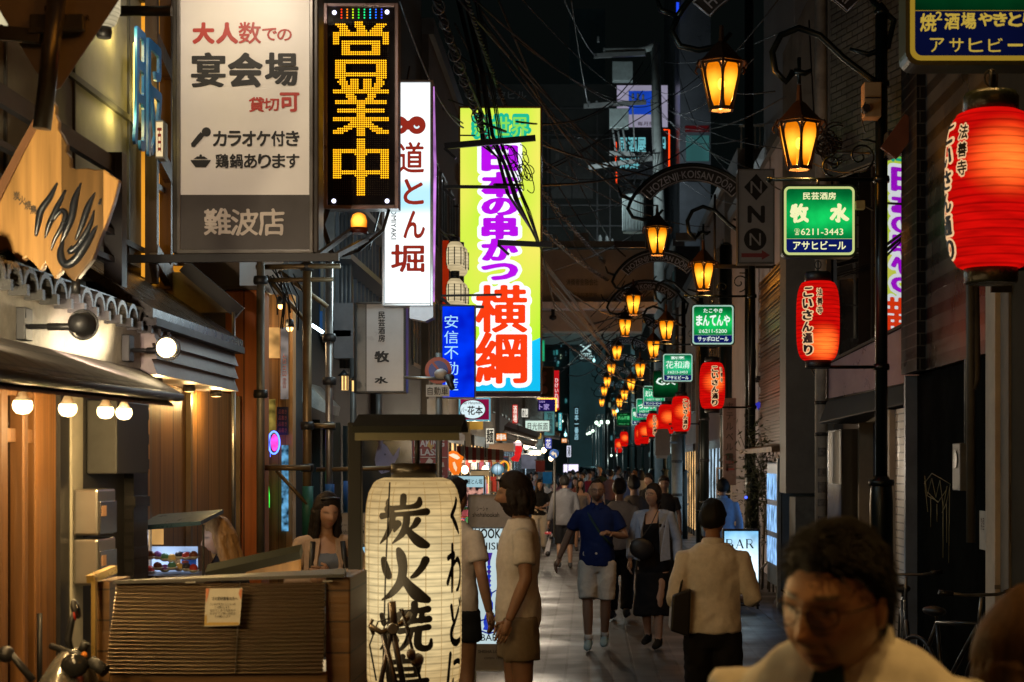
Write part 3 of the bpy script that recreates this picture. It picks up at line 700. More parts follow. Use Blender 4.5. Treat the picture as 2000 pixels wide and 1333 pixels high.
# ------------------------------------------------------------------ generic shop building
WIN_D = M('window_dark', (.015,.02,.022,1), .08, 0, .2)
def facade(name, label, side, Y0, Y1, Xf, h, wm, floors=(3.2,), win=None, shop=None, winw=1.0, depth=6, litwin=None, gap=.6):
    s = 1 if side == 'R' else -1
    t = thing(name, label, 'building', (s*(abs(Xf)+depth/2), (Y0+Y1)/2, 0))
    xi, xo = Xf, Xf + s*depth
    b = MB(); b.bx(min(xi,xo), max(xi,xo), Y0, Y1, 0, h); b.build('wall', wm, t)
    n = max(1, int((Y1-Y0)/(winw+gap))); pitch = (Y1-Y0)/n
    for z in floors:
        for i in range(n):
            y = Y0 + pitch*(i+.5)
            x = xi - s*.03
            fr = MB()
            for (a0,a1,c0,c1) in ((y-winw/2-.05,y-winw/2,z,z+1.3),(y+winw/2,y+winw/2+.05,z,z+1.3),(y-winw/2,y+winw/2,z-.05,z),(y-winw/2,y+winw/2,z+1.3,z+1.35),(y-.02,y+.02,z,z+1.3)):
                fr.bx(min(x,x+s*.05),max(x,x+s*.05),a0,a1,c0,c1)
            o = fr.build('window', GREY, t)
            g = MB(); g.bx(min(x+s*.02,x+s*.028),max(x+s*.02,x+s*.028),y-winw/2,y+winw/2,z,z+1.3)
            g.build('pane', (litwin if litwin and (i*7+int(z*3)) % 3 == 0 else WIN_D), o)
    if shop:
        b = MB(); b.bx(min(xi-s*.02,xi+s*.02),max(xi-s*.02,xi+s*.02),Y0+.3,Y1-.3,.15,2.3); k = b.build('shopfront', shop, t)
        b = MB()
        for i in range(int((Y1-Y0)/1.1)+1):
            y = min(Y0+.3+i*1.1, Y1-.3); b.bx(min(xi-s*.06,xi-s*.02),max(xi-s*.06,xi-s*.02),y-.04,y+.04,0,2.35)
        b.bx(min(xi-s*.07,xi-s*.02),max(xi-s*.07,xi-s*.02),Y0+.2,Y1-.2,2.3,2.5); b.build('shop_frame', DARK, k)
    b = MB(); b.bx(min(xi-s*.08,xi+s*.3),max(xi-s*.08,xi+s*.3),Y0,Y1,h,h+.25); b.build('parapet', GREY, t)
    return t

W1 = M('building_dark_teal', (.05,.055,.055,1), .7, 0, .3, 1.5)
W2 = M('building_brown', (.12,.1,.08,1), .75, 0, .3, 1.5)
W3 = M('building_cream', (.4,.36,.28,1), .75, 0, .25, 1.5)
W4 = M('building_grey', (.15,.15,.155,1), .75, 0, .3, 1.5)
BLUEW = E('blue_lit_window', rgb(50,95,150), .35, .6, 1.0)
SHOPW = E('shop_light_warm', rgb(255,200,130), 1.1, .8, 2.2)
SHOPC = E('shop_light_cool', rgb(190,220,240), .9, .8, 2.2)
TEALW = E('teal_window', rgb(60,120,125), .3, .6, .8)

# left gap with blue lit louvres and scaffold
t = facade('louvred_building', 'dark building with blue lit upright louvres behind the scaffold', 'L', 14.9, 20.5, -2.62, 8, W1, floors=(), depth=5)
b = MB(); b.bx(-2.618,-2.6,16.6,20.3,3.2,5.3); k = b.build('louvre_window', BLUEW, t)
b = MB()
for i in range(12): b.bx(-2.598,-2.48,16.65+i*.32,16.70+i*.32,3.1,5.4)
for z in (3.15,3.9,4.5): b.bx(-2.6,-2.3,16.5,20.3,z,z+.06)
b.build('fins', GREY, k)
b = MB(); b.bx(-2.6,-2.2,17.2,18.2,3.0,3.1); b.bx(-2.6,-2.1,18.7,19.6,2.98,3.08); b.build('ledge', M('ledge_steel',(.35,.38,.42,1),.4,.5), t)
b = MB(); b.pp([(560,735),(600,748),(640,790),(636,808),(598,790),(560,770)], 15.6, .8); b.build('lean_to_roof', M('leanto',(.32,.33,.3,1),.6,0,.4,8), t)
b = MB(); b.px(652,592,690,700,16.5,.2); b.build('duct_box', M('duct',(.18,.18,.19,1),.5,.2), t)
b = MB()
for x in (668,676,684): b.tube([W(x,420,17),W(x,720,17)], .025)
b.tube([W(690,700,16.2),W(690,960,16.2)], .03); b.tube([W(740,760,16.4),W(740,860,16.4)], .03); b.build('drainpipe', GREY, t)
b = MB()
for i in range(3): b.px(590+i*40,820+i*6,625+i*40,1040,16.2+i*.5,.04)
b.build('shutter_doors', M('shutter_dark_green',(.02,.035,.035,1),.5), t)
b = MB(); c = W(618,642,15); b.bar(c+Vector((-.04,0,.03)),c+Vector((.05,.05,-.03)),.035,.02); b.build('flood_lamp', E('cool_flood', rgb(215,240,255), 12), t)
spot('flood_light', c+Vector((.02,-.05,-.05)), c+Vector((.3,.2,-2)), 12, (.75,.9,1), 120, .7, .05, t)
for k, (x0,y0,x1,y1,lab) in enumerate(((666,735,678,762,'small square lit eaves lantern touching the scaffold pole'),(686,744,703,764,'small square lit eaves lantern with a pointed cap by the unlit shop sign'))):
    t = thing('eaves_lantern', lab, 'lantern', W((x0+x1)/2,y1,15.6))
    b = MB(); b.px(x0,y0,x1,y1,15.6,.07); b.build('paper', E('eaves_lamp%d'%k, rgb(255,200,120), 1.6,.3,8), t)
    b = MB(); c = W((x0+x1)/2,(y0+y1)/2,15.63)
    for x in (x0,(x0+x1)/2,x1): b.bar(W(x,y0,15.59),W(x,y1,15.59),.012)
    b.lathe(W((x0+x1)/2,y0,15.63), [(.06,0),(.03,.03),(.006,.06)], 8); b.build('frame', BLACK, t)

# lit shop doorway with posters, Y 13.5
t = thing('poster_shop', 'narrow lit shop doorway plastered with posters beside the orange pillar', 'shop', W(540,1150,14.2))
b = MB(); b.bx(-3.4,-2.66,13.0,14.85,0,4.2); b.build('wall', M('poster_wall',(.1,.07,.05,1),.6), t)
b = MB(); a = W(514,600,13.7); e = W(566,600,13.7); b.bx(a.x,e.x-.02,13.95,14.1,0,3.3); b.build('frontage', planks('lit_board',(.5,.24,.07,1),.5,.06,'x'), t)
def sheet(x0,y0,x1,y1,mat,nm='poster',Y=13.9):
    o = MB(); o.px(x0,y0,x1,y1,Y,.01); return o.build(nm, mat, t)
sheet(548,640,563,780,E('poster_pale',rgb(190,175,165),.35,.5,9)); sheet(515,600,524,760,E('poster_blue',rgb(120,150,200),.5,.6,9))
sheet(541,795,563,850,M('menu_dark',(.02,.02,.04,1),.4),'menu_board',13.89); sheet(516,780,538,850,E('poster_gold',rgb(200,170,80),.4,.7,14))
sheet(550,870,563,1038,E('stained_panel',rgb(90,150,190),.7,.9,22),'stained_glass'); sheet(518,640,546,700,E('lit_transom',rgb(255,190,110),.6,.6,8),'transom',13.93)
b = MB()
for y in (800,812,824,836): T(b,'品書き',(544,y,560,y+9),13.885,0)
b.build('menu_lettering', M('menu_ink_red',(.5,.15,.12,1),.6), t); b = MB(); T(b,'お品書',(551,690,560,760),13.895,0,vertical=True); b.build('lettering', M('menu_ink',(.5,.15,.12,1),.6), t)
b = MB(); c = W(535,865,13.75)
b.tube([c+Vector((.045*math.cos(a),0,.09*math.sin(a))) for a in [2*PI*i/24 for i in range(24)]], .007, 6, closed=True); b.build('neon_ring', E('neon_blue', rgb(80,120,255), 4), t)
b = MB(); b.ell(c+Vector((0,.02,0)),(.03,.01,.07)); b.build('neon_centre', E('neon_pink', rgb(255,70,200), 1.6,.4,20), t)
for i in range(3):
    b = MB(); b.tube([W(520+i*4,850,13.76),W(520+i*4,893,13.76)], .003, 5); b.build('neon_bar', E('neon_bar%d'%i, rgb(90,110,255), 2), t)
b = MB(); b.tube([W(521,938,13.7),W(522,970,13.7),W(524,992,13.7)], [.014,.02,.012], 8); b.build('neon_tube', E('neon_green', rgb(60,230,70), 2.2,.4,12), t)
for x, y in ((548,596),(566,640)):
    b = MB(); c = W(x,y,13.6); b.lathe(c, [(.01,.07),(.03,.06),(.035,0)], 12); b.build('clip_lamp', BLACK, t)
    b = MB(); b.ell(c,(.028,.028,.035)); b.build('clip_bulb', E('clip_bulb_%d'%x, rgb(255,190,110), 6), t)
point('doorway_light', W(540,640,13.55), 3, (1,.7,.35), .05, t)

# scaffold
t = thing('scaffold', 'scaffold of steel tubes with padded feet in front of the dark building', 'scaffold', W(600,1180,12.9))
BRASS = M('scaffold_brown',(.2,.14,.07,1),.45,.5,.35,8)
def pole(nm, x, y0, y1, Y, r, m):
    o = MB(); o.tube([W(x,y0,Y),W(x,y1,Y)], r, 12); return o.build(nm, m, t)
pole('upright', 600, 495, 1135, 12.9, .034, BRASS); pole('upright', 509, 510, 1080, 12.6, .03, M('scaffold_grey2',(.22,.2,.16,1),.5,.4))
pole('upright', 643, 505, 1150, 13.3, .03, STEEL)
b = MB()
for x0,y0,x1,y1,Y,r in ((500,522,665,520,12.85,.02),(508,548,650,546,12.9,.018),(515,914,606,914,12.8,.022),(600,832,655,832,13.0,.02),(520,540,600,632,12.95,.018),(545,530,640,600,13.1,.018),(618,918,780,914,13.3,.018),(540,920,600,985,12.85,.015)):
    b.tube([W(x0,y0,Y),W(x1,y1,Y)], r, 8)
b.build('ledger', BRASS, t)
b = MB()
for x,y,Y in ((600,522,12.88),(600,832,12.88),(600,914,12.88),(643,660,13.28),(643,745,13.28),(643,832,13.28),(509,548,12.58),(509,770,12.58)): b.lathe(W(x,y,Y), [(.05,-.03),(.055,0),(.05,.03)], 8)
b.build('coupler', DARK, t)
b = MB(); b.tube([W(601,950,12.88),W(601,1045,12.88)], .042, 14); b.build('padding', M('green_pad',(.02,.14,.12,1),.5), t)
b = MB(); b.tube([W(644,946,13.28),W(644,976,13.28)], .036, 14); b.tube([W(680,940,14),W(680,1010,14)], .04, 14); b.build('padding', M('blue_pad',(.02,.12,.4,1),.5), t)
b = MB()
for i in range(10):
    x = 520 + random.random()*60; y = 520 + random.random()*40
    b.tube([W(x,y,12.9),W(x+10+random.random()*20,y+40,12.9),W(x+20,y+60+random.random()*50,12.9)], .006, 5)
b.build('hanging_cable', CABLE, t)

# farther left fronts
facade('corner_building', 'tall dark building carrying the yellow sign above the stop signs', 'L', 20.6, 26, -2.55, 9.5, W1, floors=(3.4,5.6), shop=SHOPW, depth=6)
facade('narrow_building', 'brown building with lit shop under the striped awning', 'L', 26.1, 33, -2.45, 8.5, W2, floors=(3.2,5.4), shop=SHOPW, depth=6)
t = facade('cream_building', 'cream building with tall amber lit corner strips past the yellow sign', 'L', 33.1, 42, -2.3, 7.5, W3, floors=(3.2,5.2), shop=SHOPW, depth=5)
b = MB(); b.bx(-2.3,-2.05,32.9,33.08,2.6,5.1); b.build('corner_strip', E('amber_strip', rgb(220,165,70), .55,.5,1.5), t)
facade('shop_row', 'grey row of lit shops under sloping awnings past the cream building', 'L', 42.1, 56, -2.2, 6.5, W4, floors=(3.2,), shop=SHOPC, depth=5)
facade('dark_block', 'dark block with teal windows past the grey shop row', 'L', 56.2, 78, -2.1, 9, W1, floors=(3.2,5.4,7.2), shop=SHOPC, depth=6, litwin=TEALW)

# ------------------------------------------------------------------ right side
t = thing('cream_pier_building', 'building end with a pale cream pier and drainpipes beside the graffitied wall', 'building', (4.5, 11, 0))
b = MB(); b.bx(3.02,7,9.0,12.6,0,9); b.build('wall', M('drab_wall',(.06,.055,.042,1),.85,0,.3,2,spec=.05), t)
a = W(1943,600,12.45); e = W(1992,600,12.45); b = MB(); b.bx(a.x,3.018,12.45,12.75,0,3.25); b.build('pier', CREAM, t, bevel=.006)
b = MB(); b.bx(a.x-.003,3.0,12.44,12.449,1.0,1.03); b.bx(3.0,3.02,12.2,12.44,0,3.2); b.build('seam', M('seam_grey',(.2,.18,.15,1),.7), t)
b = MB(); b.px(1975,990,1985,1030,12.445,.004); b.px(1973,1075,1986,1092,12.445,.004); b.build('notice', M('faded_notice',(.3,.25,.2,1),.7), t)
b = MB()
a = W(1925,128,13); b.bx(a.x,3.4,12.9,13.1,3.4,5.1); b.build('cream_cladding', planks('cream_boards',(.45,.38,.28,1),.6,.15,'x',.15), t)
b = MB(); b.bar(W(1935,565,12.2),W(2010,565,12.2),.03,.05); b.build('bracket', BLACK, t)
b = MB(); b.tube([W(1905,560,12.9),W(1908,740,12.9),W(1900,760,12.9)], .03, 8); b.tube([W(1895,250,12.9),W(1896,1060,12.9)], .035, 8); b.build('drainpipe', M('drab_pipe',(.08,.075,.06,1),.5), t)

t = thing('tiled_building', 'building faced with small black tiles above a dark graffitied door', 'building', (4.6, 14.4, 0))
b = MB(); b.bx(3.0,7,12.8,15.9,2.75,10); b.bx(2.92,3.3,15.2,15.95,2.75,10); b.build('wall', TILEB, t)
b = MB(); b.bx(3.06,7,12.8,15.95,0,2.74); b.build('lower_wall', M('dark_lower_wall',(.010,.011,.0105,1),.9,0,.4,3,spec=0.0), t)
b = MB(); a = W(1792,640,15.95); b.bx(2.95,3.06,15.9,15.98,0,2.74); b.build('edge_strip', M('blue_grey_trim',(.16,.2,.25,1),.4,.3), t)
# graffiti scrawl on the dark wall (its own paint)
def gm(px, py):                                   # photo point onto the plane X = 3.05
    X = 3.055; Y = X*F/(px-CX); return Vector((X, Y, CZ - (py-CY)*Y/F))
b = MB()
for pts in ([(1806,930),(1811,968),(1820,935),(1828,972),(1836,938),(1842,990),(1850,950)],[(1805,945),(1820,925),(1838,935),(1856,946),(1848,985),(1840,1002)],[(1812,962),(1832,982),(1848,958)],[(1810,968),(1832,980)],
            [(1842,990),(1842,1090)],[(1849,985),(1849,1060)],[(1855,952),(1853,1100)],[(1818,970),(1818,1030)],[(1830,985),(1830,1020)],[(1806,940),(1812,1000)]):
    b.tube([gm(*p) for p in pts], .0035, 5)
b.build('graffiti', M('graffiti_paint',(.26,.24,.12,1),.6), t)

t = thing('corner_shop', 'shop with a reflecting show window above a dark canopy and a white roller shutter', 'shop', (4.4, 19, 0))
b = MB(); b.bx(3.2,7,16.0,21.5,0,9.5); b.build('wall', M('shop_wall',(.13,.11,.1,1),.7,0,.3,2), t)
# bay window set at an angle
P0, P1 = Vector((3.19,16.35,0)), Vector((2.59,18.31,0)); dv = (P1-P0).normalized(); nv = Vector((-dv.y, dv.x, 0)) * 1
if nv.x > 0: nv = -nv
def bay(u, z, o=0): p = P0 + dv*u + nv*o; return (p.x, p.y, z)
L_ = (P1-P0).length
b = MB(); b.add([bay(0,3.3,-.01),bay(L_,2.98,-.01),bay(L_,5.0,-.01),bay(0,5.0,-.01)], [(0,1,2,3)]); 
pane = b.build('show_window', glassmat('show_window_glass', (.05,.05,.055,1), .3, .015), t)
b = MB(); b.prism([bay(0,2.72),bay(L_,2.62),bay(L_,2.98),bay(0,3.3)], nv*.03); b.build('magenta_band', M('mauve_panel',(.3,.22,.27,1),.3,.1,.25,4), t)
b = MB(); b.bar(bay(0,3.32,.03),bay(L_,3.0,.03),.04,.03); b.bar(bay(0,5.0,.03),bay(L_,5.0,.03),.05,.06); b.bar(bay(0,3.3,.02),bay(0,5,.02),.05); b.bar(bay(L_,2.62,.02),bay(L_,5.0,.02),.05); b.bar(bay(L_*.5,3.15,.015),bay(L_*.5,5.0,.015),.02); b.build('frame', DARK, pane)
b = MB(); b.prism([bay(-.02,2.5,.12),bay(L_+.05,2.35,.12),bay(L_+.05,2.6,.02),bay(-.02,2.72,.02)], -nv*.5); b.build('canopy', M('canopy_dark_blue',(.03,.04,.055,1),.45,.1), t, bevel=.02)
b = MB(); b.prism([bay(0,5.02),bay(L_,5.02),bay(L_,9.4),bay(0,9.4)], -nv*.8); b.build('upper_wall', TILEG, t)
b = MB(); b.bx(3.0,3.2,16.02,16.7,0,2.45); sh = b.build('roller_shutter', bricks('shutter_slats',(.36,.33,.3,1),(.34,.32,.3,1),(.06,.06,.06,1),9,.075,.008,.4,'yz',.6), t)
b = MB(); b.bx(2.95,3.2,16.75,17.0,0,2.45); b.build('door_post', M('cream_post',(.4,.35,.28,1),.6), t)
b = MB(); b.bx(3.05,3.2,17.05,18.3,0,2.35); d = b.build('door', M('navy_door',(.02,.03,.06,1),.4), t)
b = MB(); b.bx(2.9,3.15,18.3,18.4,0,2.4); b.bx(2.96,3.15,16.98,18.4,2.36,2.46); b.build('door_frame', M('door_frame_tan',(.2,.16,.11,1),.5), d)
b = MB(); b.bx(2.75,3.19,18.6,19.9,1.15,2.3); b.build('side_window', glassmat('milky_glass',(.35,.33,.28,1),.1,.2), t)
b = MB(); b.bx(2.95,3.19,18.5,21.4,0,1.1); b.build('dado', M('dado_grey',(.1,.1,.1,1),.6), t)
b = MB(); p = W(1690,810,18.4); b.bx(2.7,2.71,18.3,19.2,1.7,2.28); b.build('blank_notice', M('grey_film',(.36,.35,.31,1),.5,0,.25,4), t)
b = MB(); b.px(1735,255,1762,300,15.8,.25); b.build('projector_box', DARK, t)
b = MB(); b.bar(W(1782,235,15.6),W(1735,300,15.6),.05,.18); b.build('louvre_visor', M('red_visor',(.2,.06,.03,1),.5), t)

t = thing('blind_house', 'narrow house hung with rust brown slatted blinds behind the white pole', 'house', (4.2, 24.4, 0))
b = MB(); b.bx(3.1,7,21.6,27.3,0,8.5); b.build('wall', M('house_wall',(.1,.1,.1,1),.8,0,.3), t)
b = MB()
Ys = W(1521,0,22).x
for i in range(58):
    z = 2.15 + i*.046; x0 = 2.72 + .02*math.sin(i*1.3)
    b.bar((x0,22.4,z),(x0+.01,27.2,z+.012*math.sin(i)), .02,.03)
b.build('slat_blind', M('rust_slats',(.13,.075,.045,1),.4,.2,.5,5), t)
b = MB(); b.bx(2.74,2.78,21.9,27.25,2.1,4.8); b.build('blind_frame', DARKWOOD, t)
b = MB(); b.bx(2.5,3.1,21.65,22.35,1.55,5.2); b.build('grey_cladding', M('grey_clad',(.14,.145,.14,1),.6,0,.25,3), t)
b = MB(); b.bx(2.62,3.1,21.65,22.3,0,1.5); b.build('plinth', M('grime_wall',(.12,.13,.125,1),.7,0,.5,5), t)
b = MB(); b.prism([(2.4,22.4,2.08),(3.0,22.4,2.2),(3.0,27.2,2.2),(2.4,27.2,2.08)], (0,0,.07)); b.build('canopy', M('rust_canopy',(.22,.14,.08,1),.6,0,.6,6), t)
# lit vending cases in front
t = thing('vending_machine', 'blue lit vending cabinet with six glowing windows beside the bamboo', 'vending machine', (2.75, 23.2, 0))
b = MB(); b.bx(2.55,3.05,22.7,24.4,.25,1.95); b.build('cabinet', M('machine_blue',(.12,.2,.32,1),.35,.1), t, bevel=.02)
for i in range(2):
    for j in range(3):
        b = MB(); y0 = 22.85 + i*.78; z0 = .55 + j*.44; b.bx(2.535,2.549,y0,y0+.66,z0,z0+.36); b.build('window', E('machine_win%d%d'%(i,j), rgb(150,200,255), .9,.6,6), t)
b = MB(); b.bx(2.5,2.548,22.64,22.72,.0,2.0); b.build('side_post', M('pale_blue_post',(.25,.32,.4,1),.4), t)

t = facade('pale_building', 'blank pale mauve-grey building wall behind the black posts', 'R', 27.5, 37.5, 3.12, 7.2, LILAC, floors=(), depth=6)
b = MB()
for y in (29.3,31.2,33.6): b.bx(3.105,3.119,y,y+.03,0,7.2)
b.bx(3.08,3.119,27.5,37.4,1.62,1.68); b.build('panel_joints', M('mauve_joint',(.14,.13,.14,1),.7), t)
b = MB(); b.tube([W(1478,795,28),W(1510,780,28)], .06, 8); b.build('blue_tube_light', E('violet_tube', rgb(60,60,200), .7,.3,6), t)
b = MB(); b.bx(2.9,3.1,31,32.4,.1,.85); b.build('gas_meter', GREY, t)
facade('grey_building', 'plain grey building with small windows after the pale wall', 'R', 37.7, 46, 3.0, 8, W4, floors=(3.4,5.6), shop=SHOPC, depth=6)
facade('ochre_building', 'yellowish lit building end behind the far red lanterns', 'R', 46.2, 55, 2.9, 7, W3, floors=(3.4,), shop=SHOPW, depth=6)
facade('teal_building', 'teal lit glass fronted building beyond the ochre building', 'R', 55.2, 78, 2.8, 9, W1, floors=(3.2,5.2,7), shop=TEALW, depth=6, litwin=TEALW)

# upper right: grey building backs seen above
t = thing('concrete_tower', 'plain grey wall rising behind the inner street lamp', 'building', (5.2, 30, 0))
a = W(1552,0,34); b = MB(); b.bx(a.x,9,34,40,6.9,22); b.build('wall', M('tower_grey',(.27,.28,.31,1),.7,0,.2,.6), t)
b = MB(); c = W(1600,0,33.9); b.tube([(c.x,33.8,5),(c.x,33.8,20)], .13, 10); b.build('downpipe', GREY, t)
t = thing('roof_terrace', 'flat roof with a pale railing behind the row of street lamps', 'terrace', W(1490,330,40))
b = MB(); a = W(1440,290,40); e = W(1560,500,40); b.bx(a.x,e.x,40,46,e.z,a.z); b.build('storey', M('terrace_wall',(.22,.23,.22,1),.7), t)
b = MB()
for i in range(12): b.tube([W(1448+i*9,292,39.9),W(1448+i*9,245,39.9)], .02, 5)
b.tube([W(1444,246,39.9),W(1560,246,39.9)], .03, 6); b.build('railing', M('pale_rail',(.4,.42,.4,1),.5), t)
t = thing('glass_tower', 'tall grey panelled tower catching teal light above the lamps', 'tower', W(1360,900,62))
a = W(1328,0,62); e = W(1388,0,62); b = MB(); b.bx(a.x,e.x,62,75,0,24); b.build('wall', M('tower_panel',(.2,.22,.25,1),.3,.3,.4,.5), t)
b = MB(); b.px(1340,265,1385,315,61.98,.02); b.build('reflection_band', E('teal_reflection', rgb(55,105,105), .5,.5,.8,stz=.1), t)  # teal reflection on the tower painted as a glowing band
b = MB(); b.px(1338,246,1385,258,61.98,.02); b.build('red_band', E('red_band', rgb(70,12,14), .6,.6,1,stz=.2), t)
b = MB(); b.px(1321,5,1326,32,61.9,.02); b.build('blue_lamp', E('blue_lamp', rgb(30,70,230), 1.2), t)

# building that bridges the street
t = thing('bridge_building', 'dark building spanning the street with a pale beige band along its base', 'building', W(1140,640,46))
BX0, BX1 = -14, W(1262,0,46).x
def zz(py): return CZ - (py-CY)*46/F
b = MB(); b.bx(BX0,BX1+.2,46,47.2,zz(592),zz(488)); b.bx(BX0,BX1-.1,46.25,47,zz(646),zz(606)); b.build('base_band', M('bridge_beige',(.42,.38,.32,1),.8,0,.25,.8), t)
b = MB(); b.bx(BX0,BX1+.3,45.7,47.3,zz(605),zz(592)); b.build('ledge', M('bridge_ledge',(.9,.9,.95,1),.6), t)
b = MB(); b.bx(BX0,BX1,46.1,46.3,zz(482),zz(470)); b.build('parapet', M('bridge_cap',(.2,.2,.18,1),.7), t)
b = MB(); T(b,'消費者金融会社',(1106,545,1168,558),45.98,.0); T(b,'大阪府知事許可',(1110,572,1166,581),45.98,.0); b.build('faint_lettering', M('faint_ink',(.14,.13,.11,1),.7), t)
b = MB(); b.lathe(W(1080,612,45.8), [(.05,.1),(.05,-.05),(.1,-.09),(.09,-.16),(.0,-.2)], 12); b.build('camera_dome', BLACK, t)
b = MB(); b.px(1120,455,1150,470,46.0,.2); b.px(1320,455,1360,470,46.0,.2); b.build('roof_unit', GREY, t)
t = thing('office_block', 'dark plain office block with grey roof doors above the bridge ledge', 'building', W(1100,400,70))
a = W(600,165,70); e = W(1262,490,70); b = MB(); b.bx(a.x,e.x,70,82,e.z-3,a.z); b.build('wall', M('office_dark',(.085,.1,.092,1),.7,0,.35,.6), t)
b = MB(); b.px(1076,272,1116,388,69.9,.09); b.px(1118,272,1158,388,69.9,.09); b.build('roof_door', M('roof_door',(.17,.19,.18,1),.5), t)
b = MB(); b.px(1085,300,1092,312,69.88,.02); b.px(1105,325,1109,335,69.88,.02); b.build('door_sign', M('door_sign',(.3,.32,.3,1),.5), t)
b = MB(); T(b,'難波ビル',(948,178,1028,194),69.9,.02); b.build('lettering', M('sign_grey',(.4,.42,.41,1),.6), t)
b = MB()
for y in (210,262,400,440): b.px(1060,y,1262,y+3,69.85,.1)
for x in (1068,1165,1190): b.px(x,215,x+3,478,69.8,.1)
b.build('pipe_run', GREY, t)
t = thing('office_block', 'lower dark block beyond the utility pole under the pale lit sign', 'building', W(1290,400,90))
a = W(1240,350,90); e = W(1335,600,90); b = MB(); b.bx(a.x,e.x,90,99,0,a.z); b.build('wall', W1, t); b = MB(); b.bx(a.x-.1,e.x+.1,89.9,90.2,a.z,a.z+.4); b.build('parapet', GREY, t)

# end of the street
for k, (x, z, yy) in enumerate(((-1.2,3.5,88),(1.6,5.0,96),(.3,8.0,99))):
    t = thing('added_alley_lamp', ('added teal white lamp before the parked car','added teal white lamp by the last amber street lamp','added teal white lamp high before the round hotel sign')[k], 'lamp', (x,yy,z))
    b = MB(); b.ell((x,yy,z),(.07,.07,.1),10,8); b.build('globe', E('added_alley_globe_%d'%k, rgb(170,240,240), 2.5), t)
    b = MB(); b.tube([(x,yy,z+.1),(x,yy,z+.5)], .03, 6); b.build('stem', BLACK, t); point('added_alley_light', (x,yy-.2,z-.2), 110, (.4,.92,1), .1, t)  # lamps added to tint the street end teal
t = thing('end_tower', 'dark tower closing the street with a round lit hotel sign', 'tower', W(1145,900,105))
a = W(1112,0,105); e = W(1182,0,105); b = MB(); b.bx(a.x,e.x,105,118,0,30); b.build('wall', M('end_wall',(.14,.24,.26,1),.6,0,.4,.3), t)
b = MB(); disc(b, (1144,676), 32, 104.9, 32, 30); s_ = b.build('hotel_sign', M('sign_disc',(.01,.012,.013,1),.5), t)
b = MB()
for cx in (1136,1152):
    ring2(b, [(cx+7*math.cos(a), 664+7*math.sin(a)) for a in [2*PI*i/14 for i in range(15)]], 3.5, 104.85)
ring2(b, [(1132,672),(1154,688)], 3, 104.84); ring2(b, [(1156,672),(1134,688)], 3, 104.8)
T(b,'HOTEL',(1132,690,1158,697),104.83,.04); T(b,'OSAKA NAMBA',(1133,699,1157,702),104.83,.0); b.build('lettering', E('hotel_white', rgb(190,225,225), .9), s_)
END = [(1052,1110,560,'dark office tower in front of which the far vertical sign hangs'),(1184,1262,600,'dark block behind the far white street lights')]
for x0,x1,y0,lab in END:
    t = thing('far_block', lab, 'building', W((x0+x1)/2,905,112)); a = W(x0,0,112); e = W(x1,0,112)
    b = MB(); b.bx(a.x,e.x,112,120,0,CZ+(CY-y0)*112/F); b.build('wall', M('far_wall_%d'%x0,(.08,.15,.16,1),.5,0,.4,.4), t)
    for i in range(30):
        x = random.uniform(x0+2,x1-5); y = random.uniform(660,890)
        o = MB(); w_ = random.choice((2,3,4)); o.px(x,y,x+w_,y+random.choice((3,5,9)),111.9,.05)
        o.build('window', E('far_win_%d_%d'%(x0,i), random.choice((rgb(60,150,150),rgb(120,200,210),rgb(60,100,110),rgb(190,220,190))), random.choice((.25,.35,.6))), t)
b = MB(); b.bx(-60,60,128,131,0,12); tag(b.build('street_end_building', M('street_end_dark',(.02,.035,.04,1),.8)), 'dark mass of buildings across the far end of the street', 'building')
# ------------------------------------------------------------------ signs on the left
def E2(name, c0, c1, st, sc=1.5, stv=(1,1,1), lo=.38, hi=.62):
    """lit print whose colour drifts between two tones"""
    m, n, l = nodes(name); n.remove(n['Principled BSDF']); out = n['Material Output']
    e = n.new('ShaderNodeEmission'); e.inputs[1].default_value = st
    tc = n.new('ShaderNodeTexCoord'); mp = n.new('ShaderNodeMapping'); mp.inputs['Scale'].default_value = stv; l.new(tc.outputs['Object'], mp.inputs[0])
    t = n.new('ShaderNodeTexNoise'); t.inputs['Scale'].default_value = sc; t.inputs['Detail'].default_value = 2; l.new(mp.outputs[0], t.inputs[0])
    mr = n.new('ShaderNodeMapRange'); mr.inputs[1].default_value = lo; mr.inputs[2].default_value = hi; l.new(t.outputs[0], mr.inputs[0])
    cm = n.new('ShaderNodeMixRGB'); cm.inputs[1].default_value = c0; cm.inputs[2].default_value = c1; l.new(mr.outputs[0], cm.inputs[0])
    l.new(cm.outputs[0], e.inputs[0]); l.new(e.outputs[0], out.inputs[0]); return m
def case(t, x0, y0, x1, y1, Y, d, m, rim=0, rimm=None, nm='case'):
    b = MB(); b.px(x0,y0,x1,y1,Y,d); o = b.build(nm, m, t, bevel=.01)
    if rim:
        b = MB()
        for a in ((x0,y0,x0+rim,y1),(x1-rim,y0,x1,y1),(x0+rim,y0,x1-rim,y0+rim),(x0+rim,y1-rim,x1-rim,y1)): b.px(*a, Y-.025, .024)
        b.build('frame', rimm or m, t, bevel=.004)
    return o
def panel(t, x0, y0, x1, y1, Y, m, nm='panel'):
    b = MB(); b.px(x0,y0,x1,y1,Y,.003); return b.build(nm, m, t)

